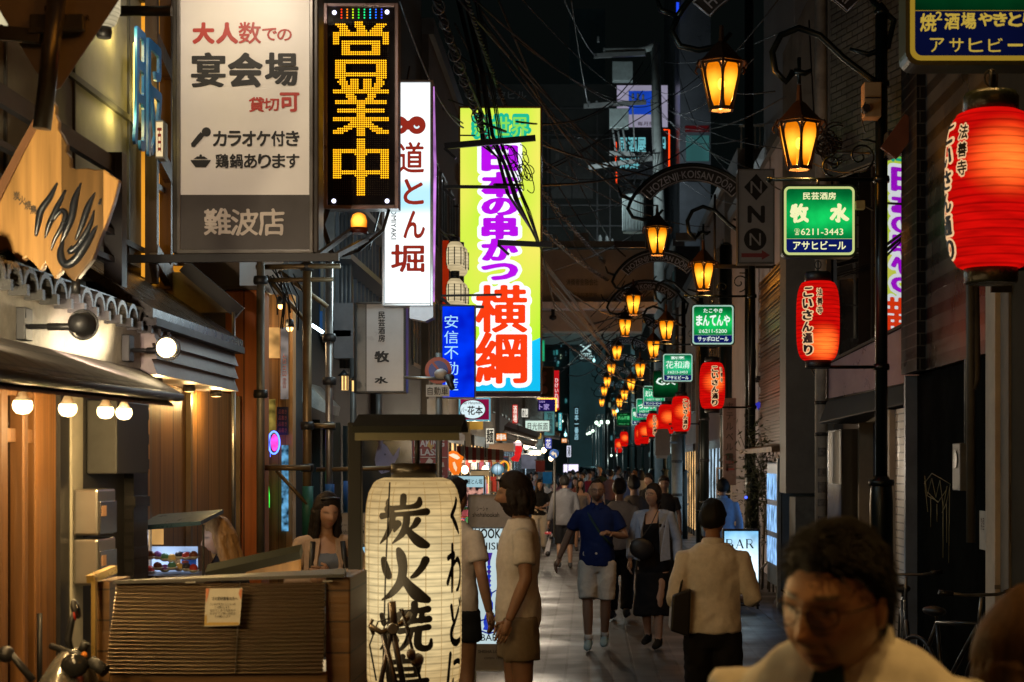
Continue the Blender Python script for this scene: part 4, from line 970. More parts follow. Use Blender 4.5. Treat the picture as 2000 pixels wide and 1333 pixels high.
# big white banquet sign, Y = 11
Y = 11.0
t = thing('banquet_sign', 'big white sign board with red and black lettering and a dark lower band', 'sign', W(478,495,Y))
FRM = M('sign_frame_bronze',(.05,.045,.04,1),.4,.4,.25)
case(t, 336,-60,622,495,Y,.22,FRM)
SIGNW = M('sign_white_vinyl',(.70,.67,.64,1),.42,0,.08,1.5)
panel(t, 352,-60,604,381,Y-.01,SIGNW); panel(t, 352,381,604,487,Y-.011,M('sign_dark_vinyl',(.055,.048,.045,1),.4,0,.15), 'lower_panel')
b = MB()
for x0,x1 in ((345,352),(604,611)): b.px(x0,-60,x1,490,Y-.025,.024)
b.px(345,488,611,496,Y-.025,.024); b.build('frame', M('sign_frame_grey',(.16,.15,.14,1),.35,.6), t, bevel=.003)
YT = Y-.0135
b = MB(); T(b,'大',(376,44,419,86),YT,.062,N=80); T(b,'人',(422,44,465,86),YT,.062,N=80); T(b,'数',(466,43,510,86),YT,.025,N=80); T(b,'で',(512,55,541,80),YT,.03); T(b,'の',(541,57,570,80),YT,.03)
T(b,'貸',(486,190,516,219),YT,.035); T(b,'切',(515,192,545,217),YT,.035); T(b,'可',(546,181,585,219),YT,.045); b.build('red_lettering', M('sign_red',(.38,.025,.015,1),.5,0,.1), t)
b = MB(); T(b,'宴',(373,103,441,171),YT,.03,N=96,bx=.05); T(b,'会',(445,103,513,171),YT,.045,N=96,bx=.055); T(b,'場',(517,103,583,168),YT,.028,N=96,bx=.045)
for i, ch in enumerate('カラオケ付き'): T(b,ch,(416+i*28.4,256,443+i*28.4,286),YT,.04)
for i, ch in enumerate('鶏鍋あります'): T(b,ch,(421+i*27.6,301,447+i*27.6,329),YT,.035)
flat(b,[(373,281),(388,262),(396,270),(380,288),(374,287)],YT); disc(b,(403,258),9,YT); flat(b,[(392,258),(399,266),(394,271),(387,264)],YT-.0005)
flat(b,[(372,313),(412,313),(410,317),(402,327),(382,327),(374,317)],YT); flat(b,[(378,311),(385,306),(399,306),(406,311)],YT); disc(b,(392,304.5),2.6,YT-.0004)
b.build('black_lettering', INK, t)
b = MB()
for i, ch in enumerate('難波店'): T(b,ch,(398+i*53,408,451+i*53,460),YT-.002,.028,warp=.05)
b.build('white_lettering', M('sign_letter_cream',(.5,.44,.38,1),.5), t)

# LED sign, Y = 12
Y = 12.0
t = thing('led_sign', 'tall LED sign board of glowing yellow dots with a rainbow row on top', 'sign', W(705,408,Y))
case(t, 632,6,778,408,Y,.16,M('led_case',(.06,.05,.05,1),.35,.4),7,M('led_rim',(.33,.25,.26,1),.3,.6))
panel(t, 640,14,770,400,Y-.006,M('led_black',(.012,.008,.008,1),.12,0,.3,spec=.8))
LEDY = E('led_yellow', rgb(255,178,22), 1.9); LEDO = M('led_off',(.05,.03,.012,1),.3)
b = MB(); off = MB(); x0, y0, pc_ = 651, 44, 4.22
def hexd(m_, cx, cy, r): 
    m_.add([W(cx+r*math.cos(PI*k/3), cy+r*math.sin(PI*k/3), Y-.012) for k in range(6)], [tuple(range(6))])
grid = np.zeros((82, 26), bool)
for k, ch in enumerate('営業中'):
    v, tr = raw_text(ch); a, e = v.min(0), v.max(0); hh = 27; r0 = k*27 + (0 if k < 2 else 1)
    c_ = coverage((v-a)/(e-a)*np.array([26/27, 1]), tr, 0, 0, 26/27, 1, hh, 6)
    c_ = dilate(c_, 1.9, .75)
    c_ = c_[::-1][:hh, :26]
    grid[r0:r0+c_.shape[0], :c_.shape[1]] |= c_ > .42
for r in range(82):
    for q in range(26):
        cx, cy = x0 + q*pc_ - 1 + pc_/2, y0 + r*pc_*.985
        if grid[r, q]: hexd(b, cx, cy, 1.75)
        elif (r*26+q) % 1 == 0: hexd(off, cx, cy, .9)
b.build('lit_dots', LEDY, t); off.build('unlit_dots', LEDO, t)
rb = [(255,60,20),(255,140,20),(190,220,30),(40,230,60),(30,220,130),(40,190,255),(40,110,255),(60,80,255)]
for q in range(8):
    b = MB()
    for r in range(4): hexd(b, 667+q*11.2, 19+r*5.4, 1.7)
    b.build('rainbow_dots', E('led_rainbow_%d'%q, rgb(*rb[q]), 1.5), t)
b = MB()
for x, y in ((653,25),(756,24),(652,393),(756,393)): b.ell(W(x,y,Y-.015),(.016,.01,.016),10,6)
b.build('corner_lamp', E('corner_led', rgb(225,225,255), 2.5), t)
b = MB(); b.tube([W(640,408,Y+.05),W(630,440,Y+.1),W(650,500,Y)], .02); b.tube([W(760,408,Y+.05),W(748,450,Y+.1),W(700,490,Y+.02),W(668,500,Y)], .012); b.build('bracket', BLACK, t)
t = thing('beacon_lamp', 'amber beacon lamp glowing under the LED sign', 'beacon', W(701,456,11.95))
c = W(701,440,11.95); b = MB(); b.lathe(c, [(.055,-.02),(.058,.03),(.045,.07),(.02,.085),(0,.088)], 18); b.build('dome', radial('beacon_glass', rgb(255,200,70), rgb(255,120,10), 2.6, .7, .0, .1, center=(0,-.06,.03)), t, loc=c)
b = MB(); b.lathe(c, [(.065,-.06),(.065,-.02)], 18); b.build('base', M('beacon_red',(.12,.02,.01,1),.4), t)

# white-cyan restaurant sign, Y = 13.5
Y = 13.5
t = thing('light_box_sign', 'tall lit white and cyan sign box with dark red vertical lettering', 'sign', W(798,596,Y))
case(t, 746,156,846,598,Y,.2,M('box_grey',(.3,.3,.3,1),.35,.5,.2),5,M('box_rim',(.4,.4,.42,1),.3,.6))
panel(t, 752,161,840,592,Y-.004,E2('cyan_white', rgb(140,215,240), rgb(250,255,255), 1.2, 1.0, (.35,1,1.7), .32, .46))  # cyan drift stands for uneven tubes behind the face
b = MB()
BR = E('brick_red_print', rgb(158,46,32), .85)
Yt = Y-.008
disc(b,(814,245),17.5,Yt,28); disc(b,(780,245),17.5,Yt-.0005,28); b.px(782,236,812,254,Yt-.001,.0005)
T(b,'道',(778,278,828,338),Yt,.022,N=72); T(b,'と',(788,350,828,400),Yt,.03); T(b,'ん',(788,412,830,466),Yt,.03); T(b,'堀',(764,478,829,532),Yt,.028,N=72)
v = MB()
lay(v,'OKONOMIYAKI',(0,0,106,10), lambda x, y: W(764+y, 362+x, Yt), .02); 
v.build('black_lettering', INK, t)
b.build('lettering', BR, t)
b = MB()
for x in (780,814):
    for q in (1,): flat(b, [(x+6*math.cos(a), 246+6*math.sin(a)) for a in [PI*.1+PI*.9*i/10 for i in range(11)]]+[(x+4*math.cos(a), 244+4*math.sin(a)) for a in [PI*1.0-PI*.9*i/10 for i in range(11)]], Yt-.002)
b.build('eye_marks', E('eye_white', rgb(230,250,255), 1.0), t)
b = MB(); b.tube([W(846,170,Y),W(850,330,Y),W(846,590,Y)], .012, 6); b.build('edge_tube', E('edge_tube', rgb(215,140,235), .8,.6,6), t)
b = MB(); b.pp([(800,598),(846,598),(846,620),(830,628),(800,622)], Y, .18); b.build('bottom_tray', M('tray_white',(.5,.5,.55,1),.5), t)

# yellow sign, Y = 21
Y = 21.0
t = thing('skewer_sign', 'huge lit yellow sign with purple and red vertical lettering outlined in white', 'sign', W(977,767,Y))
case(t, 896,208,1058,768,Y,.3,M('sign_case_dark',(.04,.035,.03,1),.4,.3),3,M('orange_rim',(.35,.13,.02,1),.4))
panel(t, 899,212,1055,764,Y-.004,E2('lime_yellow', rgb(184,236,52), rgb(252,224,108), 1.12, .55, (1,1,.6), .44, .62))
b = MB(); flat(b,[(1055,660),(1028,672),(1000,700),(925,742),(925,764),(1055,764)],Y-.007); b.build('cyan_panel', E('cyan_print', rgb(20,190,240), 1.1,.15,1), t)
wh = E('outline_white', rgb(248,252,255), 1.15,.1,1); ye = E('outline_yellow', rgb(250,236,110), 1.1)
b = MB(); T(b,'新世界',(920,221,1038,274),Y-.008,.11,soft=2); b.build('teal_outline', E('teal_print', rgb(30,190,150), 1.0), t)
b = MB(); T(b,'新世界',(926,228,1032,268),Y-.012,.022,N=72); b.build('green_lettering', E('green_print', rgb(140,225,90), 1.0), t)
bw = MB(); bm = MB(); cells = [('日',282,337,36),('本',334,388,36),('一',378,384,36),('の',384,424,36),('串',418,470,36),('か',464,512,36),('つ',512,550,36)]
for ch,a,e,hw in cells:
    g_ = 8
    if ch == '一': T(bw,ch,(937,358,1019,388),Y-.0085,.13,soft=2); T(bm,ch,(943,365,1011,380),Y-.013,.09,soft=2); continue
    T(bw,ch,(976-hw-g_,a-g_+2,976+hw+g_,e+g_-2),Y-.008-(a*1e-6),.15,soft=2,bx=.17); T(bm,ch,(976-hw,a+2,976+hw,e-2),Y-.013,.05,bx=.075,soft=2,N=64)
bw.build('white_outline', wh, t); bm.build('purple_lettering', E('purple_print', rgb(188,18,235), 1.0,.08,2), t)
bw = MB(); br = MB()
for ch,a,e in (('横',554,652),('綱',646,752)): T(bw,ch,(919,a-4,1039,e+6),Y-.0095-(a*1e-6),.095,soft=2); T(br,ch,(928,a+3,1030,e-2),Y-.015,.022,soft=1,bx=.036,N=96)
bw.build('white_outline', wh, t); br.build('red_lettering', E('red_print', rgb(248,62,18), 1.05,.05,2), t)
b = MB(); b.px(900,768,1056,775,Y,.3); b.build('base', M('purple_base',(.12,.05,.1,1),.5), t)
for k,(x0,y0,x1,y1,Yb,w_,lab) in enumerate(((868,286,1046,270,19.6,.11,'topmost black bracket arm across the yellow sign'),(866,365,992,366,19.6,.06,'thin black bracket arm in the upper middle of the yellow sign'),(972,474,1080,479,20.0,.1,'thick black bracket arm reaching past the yellow sign'),(862,578,980,576,19.4,.04,'thin black bracket arm at the red character of the yellow sign'),(858,597,945,600,19.0,.05,'black arrow tipped arm above the blue sign'),(1200,478,1260,478,34,.2,'black bracket arm beside the utility pole transformer'))):
    t = thing('bracket_arm', lab, 'bracket', W(x0,y0,Yb)); b = MB(); b.bar(W(x0,y0,Yb),W(x1,y1,Yb),w_*.4,w_*.62); b.build('arm', BLACK, t)
    b = MB(); b.bar(W(x0,y0+4,Yb+.02),W(x0+22,y0+24,Yb+.02),.03); b.build('stay', BLACK, t)
t = [o for o in bpy.data.objects if o.get('category') == 'sign' and o.name.startswith('skewer_sign')][0]
t = [o for o in bpy.data.objects if o.name.startswith('light_box_sign')][0]
point('added_glow', W(800,560,12.9), 15, (.75,.95,1), .3, t); point('added_glow', W(800,450,14.4), 60, (.75,.95,1), .3, t)
# blue sign, Y = 16
Y = 16.0
t = thing('blue_sign', 'lit deep blue sign box with white vertical characters', 'sign', W(895,778,Y))
case(t, 862,596,928,779,Y,.14,M('blue_case',(.02,.02,.03,1),.4),2)
panel(t, 864,599,926,776,Y-.004,E2('deep_blue', rgb(0,55,250), rgb(4,18,190), 1.0, 3.2, (1,1,1), .4, .62))
b = MB()
for i, ch in enumerate('安信不動産'): T(b,ch,(868,616+i*30.5,895,641+i*30.5),Y-.008,.012)
b.build('lettering', E('pale_blue_letter', rgb(170,225,255), 1.0), t)

# unlit bar sign, Y = 14.5
Y = 14.5
t = thing('unlit_sign', 'unlit grey-white sign box with black brush lettering in a dark frame', 'sign', W(740,768,Y))
case(t, 691,590,793,768,Y,.2,M('unlit_case',(.03,.03,.03,1),.4,.3),4)
panel(t, 716,594,788,764,Y-.004,M('unlit_face',(.42,.41,.42,1),.3,0,.12,3)); panel(t, 696,594,714,764,Y-.004,M('unlit_side',(.12,.12,.12,1),.3), 'side_panel')
b = MB()
for i, ch in enumerate('民芸酒房'): T(b,ch,(739,609+i*15,752,623+i*15),Y-.008,.035)
T(b,'牧',(732,686,760,708),Y-.008,.06,warp=.08); T(b,'水',(732,736,757,750),Y-.008,.06,warp=.08); b.build('lettering', INK, t)

# no-parking sign with plate
Y = 13.2
t = thing('no_parking_sign', 'round blue and red no parking sign with a white plate below', 'road sign', W(857,778,Y))
b = MB(); b.lathe(W(856,724,Y), [(.104,0),(.104,.004)], 32, axis='y'); b.build('disc', M('road_red',(.28,.04,.03,1),.45), t)
b = MB(); disc(b,(856,724),19,Y-.002); b.build('blue_face', M('road_blue',(.02,.05,.25,1),.45), t)
b = MB(); flat(b,[(843,709),(846,706),(870,736),(867,740)],Y-.004); b.build('slash', M('road_red2',(.3,.04,.03,1),.45), t)
b = MB(); b.px(832,752,878,775,Y,.004); b.px(834,780,876,810,Y+.05,.004); b.build('plate', M('plate_white',(.42,.42,.42,1),.5), t)
b = MB(); T(b,'自動車',(835,756,875,772),Y-.003,.02); b.build('lettering', INK, t)
b = MB(); b.tube([W(857,690,Y+.03),W(857,1140,Y+.03)], .025); b.build('pole', GREY, t)
t = thing('security_camera', 'white dome camera on an arm in front of the blue sign', 'camera', W(862,735,12.9))
b = MB(); b.tube([W(790,738,12.95),W(868,740,12.95)], .012); b.build('arm', STEEL, t)
b = MB(); c = W(861,731,12.85); b.ell(c,(.05,.05,.04),14,10); b.build('dome', M('camera_white',(.4,.4,.42,1),.4), t)
b = MB(); b.tube([W(874,735,12.8),W(884,760,12.75)], [.03,.02]); b.ell(W(880,738,12.8),(.03,.03,.03)); b.build('joint', BLACK, t)

# hanging white lanterns beside the yellow sign
WL = radial('small_white_paper', rgb(255,235,190), rgb(222,190,130), .85,.5,0,.35, ribs=28)
for k,(x,y0,y1,Yl,lab) in enumerate(((889,473,530,19.8,'upper small white paper lantern beside the yellow sign'),(889,545,600,19.8,'lower small white paper lantern beside the yellow sign'),(898,482,540,20.3,'upper white lantern half hidden behind its neighbour'),(898,553,605,20.3,'lower white lantern half hidden behind its neighbour'))):
    c = W(x,(y0+y1)/2,Yl); h = (y1-y0)/2*Yl/F; r = 17*Yl/F
    t = thing('paper_lantern', lab, 'lantern', c, group='small white lanterns by the yellow sign')
    b = MB(); b.lathe(c, [(r*.55,-h),(r*.85,-h*.8),(r,-h*.35),(r,h*.35),(r*.85,h*.8),(r*.55,h)], 20); b.build('paper', WL, t, loc=c)
    b = MB(); b.lathe(c, [(r*.5,h),(r*.5,h+.05)], 14); b.lathe(c, [(r*.5,-h-.04),(r*.5,-h)], 14); b.build('cap', BLACK, t)
    b = MB()
    for i in range(8): a = 2*PI*i/8; b.tube([c+Vector((r*1.01*math.cos(a),r*1.01*math.sin(a),z)) for z in (-h*.6,0,h*.6)], .006, 4)
    b.build('wire_cage', BLACK, t)
t = thing('red_board', 'narrow red board behind the small white lanterns', 'board', W(868,600,20.4)); b = MB(); b.px(864,470,876,600,20.4,.05); b.build('board', E('red_board', rgb(200,50,15), .5,.3,2), t)

# small signs lower left / middle
def simple_sign(name, label, cat, x0, y0, x1, y1, Y, pm, cm=None, d=.12, rim=2, texts=(), tm=None, bold=.02, rimm=None):
    t = thing(name, label, cat, W((x0+x1)/2, y1, Y))
    case(t, x0,y0,x1,y1,Y,d,cm or DARK,rim,rimm)
    panel(t, x0+rim,y0+rim,x1-rim,y1-rim,Y-.004,pm)
    if texts:
        b = MB()
        for q in texts:
            s, bx_, ver = q[0], q[1], (q[2] if len(q) > 2 else False)
            if ver: T(b, s, bx_, Y-.008, bold, vertical=True)
            else: T(b, s, bx_, Y-.008, bold)
        b.build('lettering', tm or INK, t)
    return t
t = simple_sign('bar_sign','lit magenta sign with a white oval and handwritten black lettering','sign',896,777,958,823,20,E('magenta_panel',rgb(150,18,70),.7,.2,3),M('pale_edge',(.35,.45,.5,1),.4),.2,3,rimm=E('aqua_rim',rgb(120,190,210),.7))
b = MB(); disc(b,(923,800),18.5,19.985,32,25); o = b.build('oval', E('oval_white', rgb(225,245,250), 1.0,.1,2), t)
b = MB(); ring2(b,[(923+25*math.cos(a),800+18.5*math.sin(a)) for a in [2*PI*i/36 for i in range(37)]],1.5,19.975); T(b,'バー',(901,796,912,806),19.97,.02); T(b,'花本',(913,793,943,811),19.97,.03); T(b,'Bar Hanamoto',(905,784,941,790),19.97,.0); b.build('lettering', INK, t)
t = simple_sign('class_poster','dark red poster board with white capitals and food drawings','poster',804,838,876,942,15.5,M('poster_red',(.22,.03,.035,1),.5),M('poster_frame',(.3,.25,.27,1),.5),.03,1.5,(('SUSHI',(809,840,856,856)),('MAKING',(809,859,868,873)),('CLASS',(809,877,856,890))),M('poster_white',(.5,.45,.46,1),.6),.04)
b = MB(); b.px(806,893,874,894.5,15.49,.003); disc(b,(816,903),5,15.49); flat(b,[(826,912),(838,894),(846,900),(840,918)],15.49); flat(b,[(850,905),(866,903),(868,912),(852,915)],15.488); disc(b,(858,921),4,15.49,16,7); T(b,'water',(852,928,868,936),15.488,.02); b.build('food_drawing', M('poster_cream',(.48,.4,.36,1),.6), t)
b = MB(); flat(b,[(834,872),(838,860),(842,870),(848,868),(842,880),(838,874)],15.487); b.build('sticker', M('sticker_gold',(.5,.3,.1,1),.6), t)
t = thing('shop_window_decal', 'dark shop window with a lavender teapot shaped emblem', 'window', W(760,1000,16.4))
b = MB(); b.px(705,845,805,1050,16.5,.05); b.build('pane', M('dark_pane',(.02,.025,.025,1),.15,0,.2), t)
b = MB(); flat(b,[(732,898),(735,880),(740,868),(737,864),(742,858),(748,860),(747,866),(756,872),(764,886),(768,892),(778,876),(781,874),(778,892),(768,910),(760,922),(745,926),(735,916)],16.49); b.build('emblem', M('lavender_print',(.32,.27,.38,1),.6), t)
b = MB(); T(b,'Elayone',(733,910,775,922),16.485,.03); disc(b,(752,888),2,16.485); b.build('lettering', M('emblem_ink',(.08,.06,.1,1),.6), t)

# lips sign and shop clutter under the striped awning
t = thing('lips_sign', 'glowing orange sign of open lips with a hanging tongue', 'sign', W(889,928,21.5))
b = MB(); b.pp([(875,884),(884,880),(892,883),(897,888),(905,893),(902,900),(900,908),(901,918),(895,927),(886,928),(879,920),(874,906)], 21.5, .1); b.build('case', E('lips_orange', rgb(250,120,30), 1.0,.2,3), t)
b = MB(); flat(b,[(876,889),(885,886),(893,889),(899,895),(893,898),(884,894)],21.49); b.build('teeth', E('lips_white', rgb(255,225,190), 1.1), t)
b = MB(); flat(b,[(884,904),(888,902),(893,914),(891,922),(886,914)],21.488); b.build('tongue_shine', E('tongue_shine', rgb(255,215,170), 1.0), t)
t = thing('striped_awning', 'red and white striped awning over a lit shop front', 'awning', W(935,905,24))
for k in range(12):
    x0 = 892 + k*7.6; b = MB(); yy0 = 875 + k*.7; b.prism([W(x0,yy0,24.4),W(x0+7.6,yy0+.7,24.4),W(x0+7.6,904-k*.1,23.6),W(x0,904-k*.1,23.6)], (0,0,.03)); b.build('stripe', M('awning_red' if k % 2 == 0 else 'awning_white', (.42,.05,.035,1) if k % 2 == 0 else (.5,.52,.5,1), .7) if k < 2 else bpy.data.materials['awning_red' if k % 2 == 0 else 'awning_white'], t)
b = MB(); b.px(955,866,1003,882,25,.6); b.build('valance_box', M('brown_box',(.1,.06,.04,1),.6), t)
point('awning_lamp', W(935,925,24.6), 30, (1,.75,.45), .1, t)
t = thing('round_paper_lamp', 'round ribbed blue-white lamp with an orange ring hanging under the awning', 'lamp', W(974,917,22.5))
c = W(972,917,22.5); b = MB(); b.ell(c,(.085,.085,.075),16,10); b.build('shade', radial('blue_white_paper', rgb(215,240,255), rgb(120,170,190), 1.0,.5,0,.1,center=(0,-.08,.02)), t, loc=c)
b = MB()
for i in range(8): a = 2*PI*i/8; b.tube([c+Vector((.088*math.cos(a)*math.sin(q),.088*math.sin(a)*math.sin(q),.078*math.cos(q))) for q in [PI*j/8 for j in range(9)]], .003, 4)
b.build('ribs', BLACK, t)
b = MB(); c = W(985,914,22.7); b.tube([c+Vector((.06*math.cos(a),0,.085*math.sin(a))) for a in [2*PI*i/20 for i in range(20)]], .013, 6, closed=True); b.build('ring', E('ring_orange', rgb(255,170,50), 1.2), t)
t = simple_sign('menu_light_box','lit pale menu light box with two round eyes mark and food photographs','sign',876,929,946,992,17.5,E('menu_pale',rgb(175,215,225),.8,.1,3),DARK,.12,1.5,(('道とん堀',(912,936,942,946)),('ベーカリー',(880,938,898,942))),INK,.02)
b = MB(); disc(b,(904,941),4.5,17.486); disc(b,(912-.5,941),0.1,17.486); disc(b,(910,941),4.5,17.485); b.build('logo', INK, t)
b = MB(); b.px(878,952,944,990,17.493,.003); b.build('food_photo', E2('food_print', rgb(40,25,30), rgb(235,170,150), .8, 16, (1,1,1), .45,.62), t)
t = simple_sign('black_sign','unlit black sign with a pale frame and pink cartoon sticker behind the yellow sign','sign',964,716,1082,776,23.5,M('black_board',(.015,.013,.013,1),.4),M('pale_frame',(.25,.22,.22,1),.5),.1,2)
b = MB(); disc(b,(1060,742),9,23.49,20,6); disc(b,(1062,762),8,23.489,20,8); disc(b,(1064,730),4,23.489,20,4); b.build('sticker', M('pink_dim',(.2,.09,.1,1),.6), t)
simple_sign('red_vertical_sign','thin red vertical sign with white characters behind the black sign','sign',1080,723,1093,802,42,E('red_vert',rgb(205,20,28),.8,.2,1),DARK,.1,1,(('ひけいれ酒場',(1083,738,1091,798),True),),E('red_vert_white',rgb(255,225,225),.9),.03)
t = simple_sign('bulb_bordered_sign','small purple sign edged with tiny amber bulbs','sign',1050,779,1086,804,34,E('purple_dim',rgb(40,25,100),.6,.3,2),DARK,.1,1,(('ト家',(1053,789,1073,801)),('SUSHI',(1053,783,1064,787))),E('lav_letter',rgb(190,170,240),.7),.03)
b = MB()
for i in range(12): b.ell(W(1051+i*3.2,779,33.9),(.016,.016,.016),6,4)
for i in range(8): b.ell(W(1086,780+i*3.2,33.9),(.016,.016,.016),6,4)
b.build('border_bulb', E('amber_bulb', rgb(255,170,60), 3), t)
simple_sign('white_bar_sign','lit white horizontal sign with black brush characters over the far awnings','sign',1025,821,1074,843,30,E('pale_mint',rgb(215,240,225),.95,.1,3),DARK,.15,1.2,(('月光仮面',(1029,826,1070,840)),),INK,.02)
simple_sign('teal_vertical_sign','teal and white vertical sign behind the white bar sign','sign',1062,803,1084,852,33,E('teal_pale',rgb(90,150,150),.6,.3,3),DARK,.1,1,(('宮崎',(1068,806,1080,828),True),('酒場',(1068,828,1080,848),True)),INK,.02)
simple_sign('green_strip_sign','narrow bright green strip sign at the edge of the yellow sign','sign',1056,664,1064,706,38,E('green_strip',rgb(40,190,130),.7,.5,3),DARK,.1,.6)
for k,(x0,y0,x1,y1,Yl,c_,lab) in enumerate(((1002,868,1019,906,27,rgb(240,40,40),'red boot shaped balloon lantern beside the striped awning'),)):
    t = thing('boot_lantern', lab, 'lantern', W(1010,905,Yl)); b = MB(); b.pp([(1004,868),(1016,867),(1020,876),(1016,892),(1012,902),(1000,901),(997,896),(1005,890)], Yl, .12); b.build('body', E('boot_red', c_, .8,.4,4), t)
    b = MB(); b.px(1003,864,1018,871,Yl-.02,.16); b.build('cuff', E('boot_white', rgb(255,220,220), .9), t)
b = MB()
t = thing('round_road_sign', 'round blue road sign with a white turning arrow', 'road sign', W(1082,960,28))
b = MB(); b.lathe(W(1082,887,28), [(.078,0),(.078,.01)], 24, axis='y'); b.build('disc', M('road_blue_lit',(.03,.14,.6,1),.4), t)
b = MB(); flat(b,[(1075,886),(1081,881),(1081,884),(1086,885),(1088,893),(1085,893),(1083,888),(1081,888),(1081,891)],27.99); b.build('arrow', M('arrow_white',(.8,.8,.8,1),.5), t)
b = MB(); b.tube([W(1083,895,28.05),W(1083,1050,28.05)], .02); b.build('pole', GREY, t)
AW = (('dark sloping awning over the nearer far shops',985,832,1050,858,27,(.03,.035,.035,1)),('pale lit awning under the white bar sign',990,848,1046,872,28.5,(.3,.28,.27,1)),('dark green awning beyond the white bar sign',1040,838,1092,856,36,(.02,.04,.04,1)))
for lab,x0,y0,x1,y1,Yl,c_ in AW:
    t = thing('awning', lab, 'awning', W(x0,y1,Yl), group='awnings down the left side')
    b = MB(); b.prism([W(x0,y0,Yl),W(x1,y1-4,Yl+1),W(x1,y1,Yl+1),W(x0,y0+8,Yl)], (0,1.5,.1)); b.build('sheet', M('awn_%d'%x0, c_, .6), t)
    b = MB(); b.bar(W(x0,y0+10,Yl-.02),W(x1,y1+2,Yl+.98),.03); b.build('edge_bar', GREY, t)
t = thing('stall_lamp', 'bright bare warm lamp over the packed goods racks', 'lamp', W(1045,886,30)); b = MB()
for x in (1038,1045,1052): b.ell(W(x,886,30),(.045,.045,.03),8,6)
b.build('bulb', E('stall_bulb', rgb(255,225,180), 9), t); b = MB(); b.bar(W(1030,881,30),W(1058,881,30),.02); b.build('bar', BLACK, t)
point('stall_light', W(1045,895,29.8), 130, (1,.85,.65), .1, t)
# goods stalls along the left shops
gcols = [rgb(200,60,50),rgb(230,200,120),rgb(240,240,235),rgb(80,120,200),rgb(230,120,160),rgb(60,140,90),rgb(120,70,40)]
gmat = [M('goods_%d'%i, c, .5) for i, c in enumerate(gcols)]
gi = 0
for s_, (Y0, X0, lab) in enumerate(((25.5,-1.75,'goods rack beside the striped awning'),(28,-1.7,'goods rack under the pale awning'),(31,-1.65,'goods rack behind the woman in white trousers'),(34.5,-1.6,'goods rack behind the others near the round road sign'))):
    t = thing('goods_rack', lab + ', packed with small coloured packets', 'rack', (X0,Y0,0))
    b = MB()
    for z in (.5,.95,1.4,1.8): b.bx(X0-.5,X0,Y0,Y0+1.5,z,z+.03)
    for x,y in ((X0-.48,Y0),(X0-.03,Y0),(X0-.03,Y0+1.47),(X0-.48,Y0+1.47)): b.bx(x,x+.03,y,y+.03,0,2.1)
    b.build('frame', GREY, t)
    for z in (.53,.98,1.43,1.83):
        for j in range(5):
            b = MB(); x = X0-.45+j*.09; w_ = .07; h = random.uniform(.12,.26); b.bx(x,x+w_,Y0+.0,Y0+.1,z,z+h); b.build('packet', gmat[(gi*5+j*3) % 7], t); gi += 1
        for j in range(5):
            b = MB(); y = Y0+.15+j*.26; h = random.uniform(.12,.28); b.bx(X0-.2,X0-.02,y,y+.2,z,z+h); b.build('packet', gmat[(gi*3+j) % 7], t); gi += 1
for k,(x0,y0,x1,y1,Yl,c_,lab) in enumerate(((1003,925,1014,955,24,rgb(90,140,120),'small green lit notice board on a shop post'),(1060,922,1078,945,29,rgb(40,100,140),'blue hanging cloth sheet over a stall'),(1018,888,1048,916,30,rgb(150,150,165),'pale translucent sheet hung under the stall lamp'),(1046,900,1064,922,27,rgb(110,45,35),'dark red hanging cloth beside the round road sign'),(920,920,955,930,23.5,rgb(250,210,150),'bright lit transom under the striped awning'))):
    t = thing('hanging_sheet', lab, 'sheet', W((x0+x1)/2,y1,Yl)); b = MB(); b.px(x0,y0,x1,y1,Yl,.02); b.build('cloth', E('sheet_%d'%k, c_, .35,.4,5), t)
    b = MB(); b.bar(W(x0-2,y0-1,Yl),W(x1+2,y0-1,Yl),.02); b.build('rod', BLACK, t)

for k,(x0,y0,x1,y1,Yl,pc,s_,ver,lab) in enumerate(((1000,790,1012,828,29,(210,60,50),'酒場',True,'small red lit upright sign over the sloping awnings'),(1018,798,1032,816,32,(240,235,220),'めし',False,'small cream lit sign above the white bar sign'),(1036,846,1058,858,31,(240,190,90),'たこ焼',False,'amber lit strip sign under the white bar sign'),
 (968,846,990,862,25,(250,140,40),'串',False,'orange lit square sign above the striped awning'),(1090,806,1098,842,44,(60,190,200),'カラオケ',True,'thin turquoise upright sign behind the bulb edged sign'),(1096,856,1108,866,48,(250,150,50),'寿司',False,'small orange sign over the far crowd'),(1064,856,1078,878,35,(60,80,190),'花',True,'small blue upright sign by the far awnings'),
 (948,836,966,868,23,(235,225,200),'麺',True,'cream lit upright sign beside the magenta oval sign'),(1106,870,1116,894,58,(230,235,255),'湯',True,'white lit upright sign over the far crowd'))):
    simple_sign('shop_sign',lab,'sign',x0,y0,x1,y1,Yl,E('shop_sign_%d'%k,rgb(*pc),.9,.25,3),DARK,.1,1,((s_,(x0+2,y0+2,x1-2,y1-2),ver),),INK if sum(pc) > 450 else E('shop_sign_l%d'%k,rgb(255,245,230),.9),.03)
for k,(x,y,Yl,lab) in enumerate(((1012,868,27.5,'added bare bulb under the dark sloping awning'),(1028,872,31,'added bare bulb behind the sheet of the stalls'),(1062,880,36,'added bare bulb under the dark green awning'),(908,918,23.6,'added bare bulb at the lips sign under the striped awning'),(948,918,23.8,'added bare bulb near the round paper lamp'),(1076,896,40,'added bare bulb past the round road sign'))):
    t = thing('stall_bulb', lab, 'light bulb', W(x,y,Yl)); b = MB(); b.ell(W(x,y,Yl),(.05,.05,.06),10,8); b.build('glass', E('stall_bulb_%d'%k, rgb(255,220,170), 7), t); b = MB(); b.tube([W(x,y,Yl)+Vector((0,0,.05)),W(x,y,Yl)+Vector((0,0,.4))], .008, 5); b.build('cord', CABLE, t)
    point('stall_light', W(x,y,Yl)+Vector((.05,-.1,-.1)), 28, (1,.82,.6), .06, t)  # bulbs added to brighten the stalls
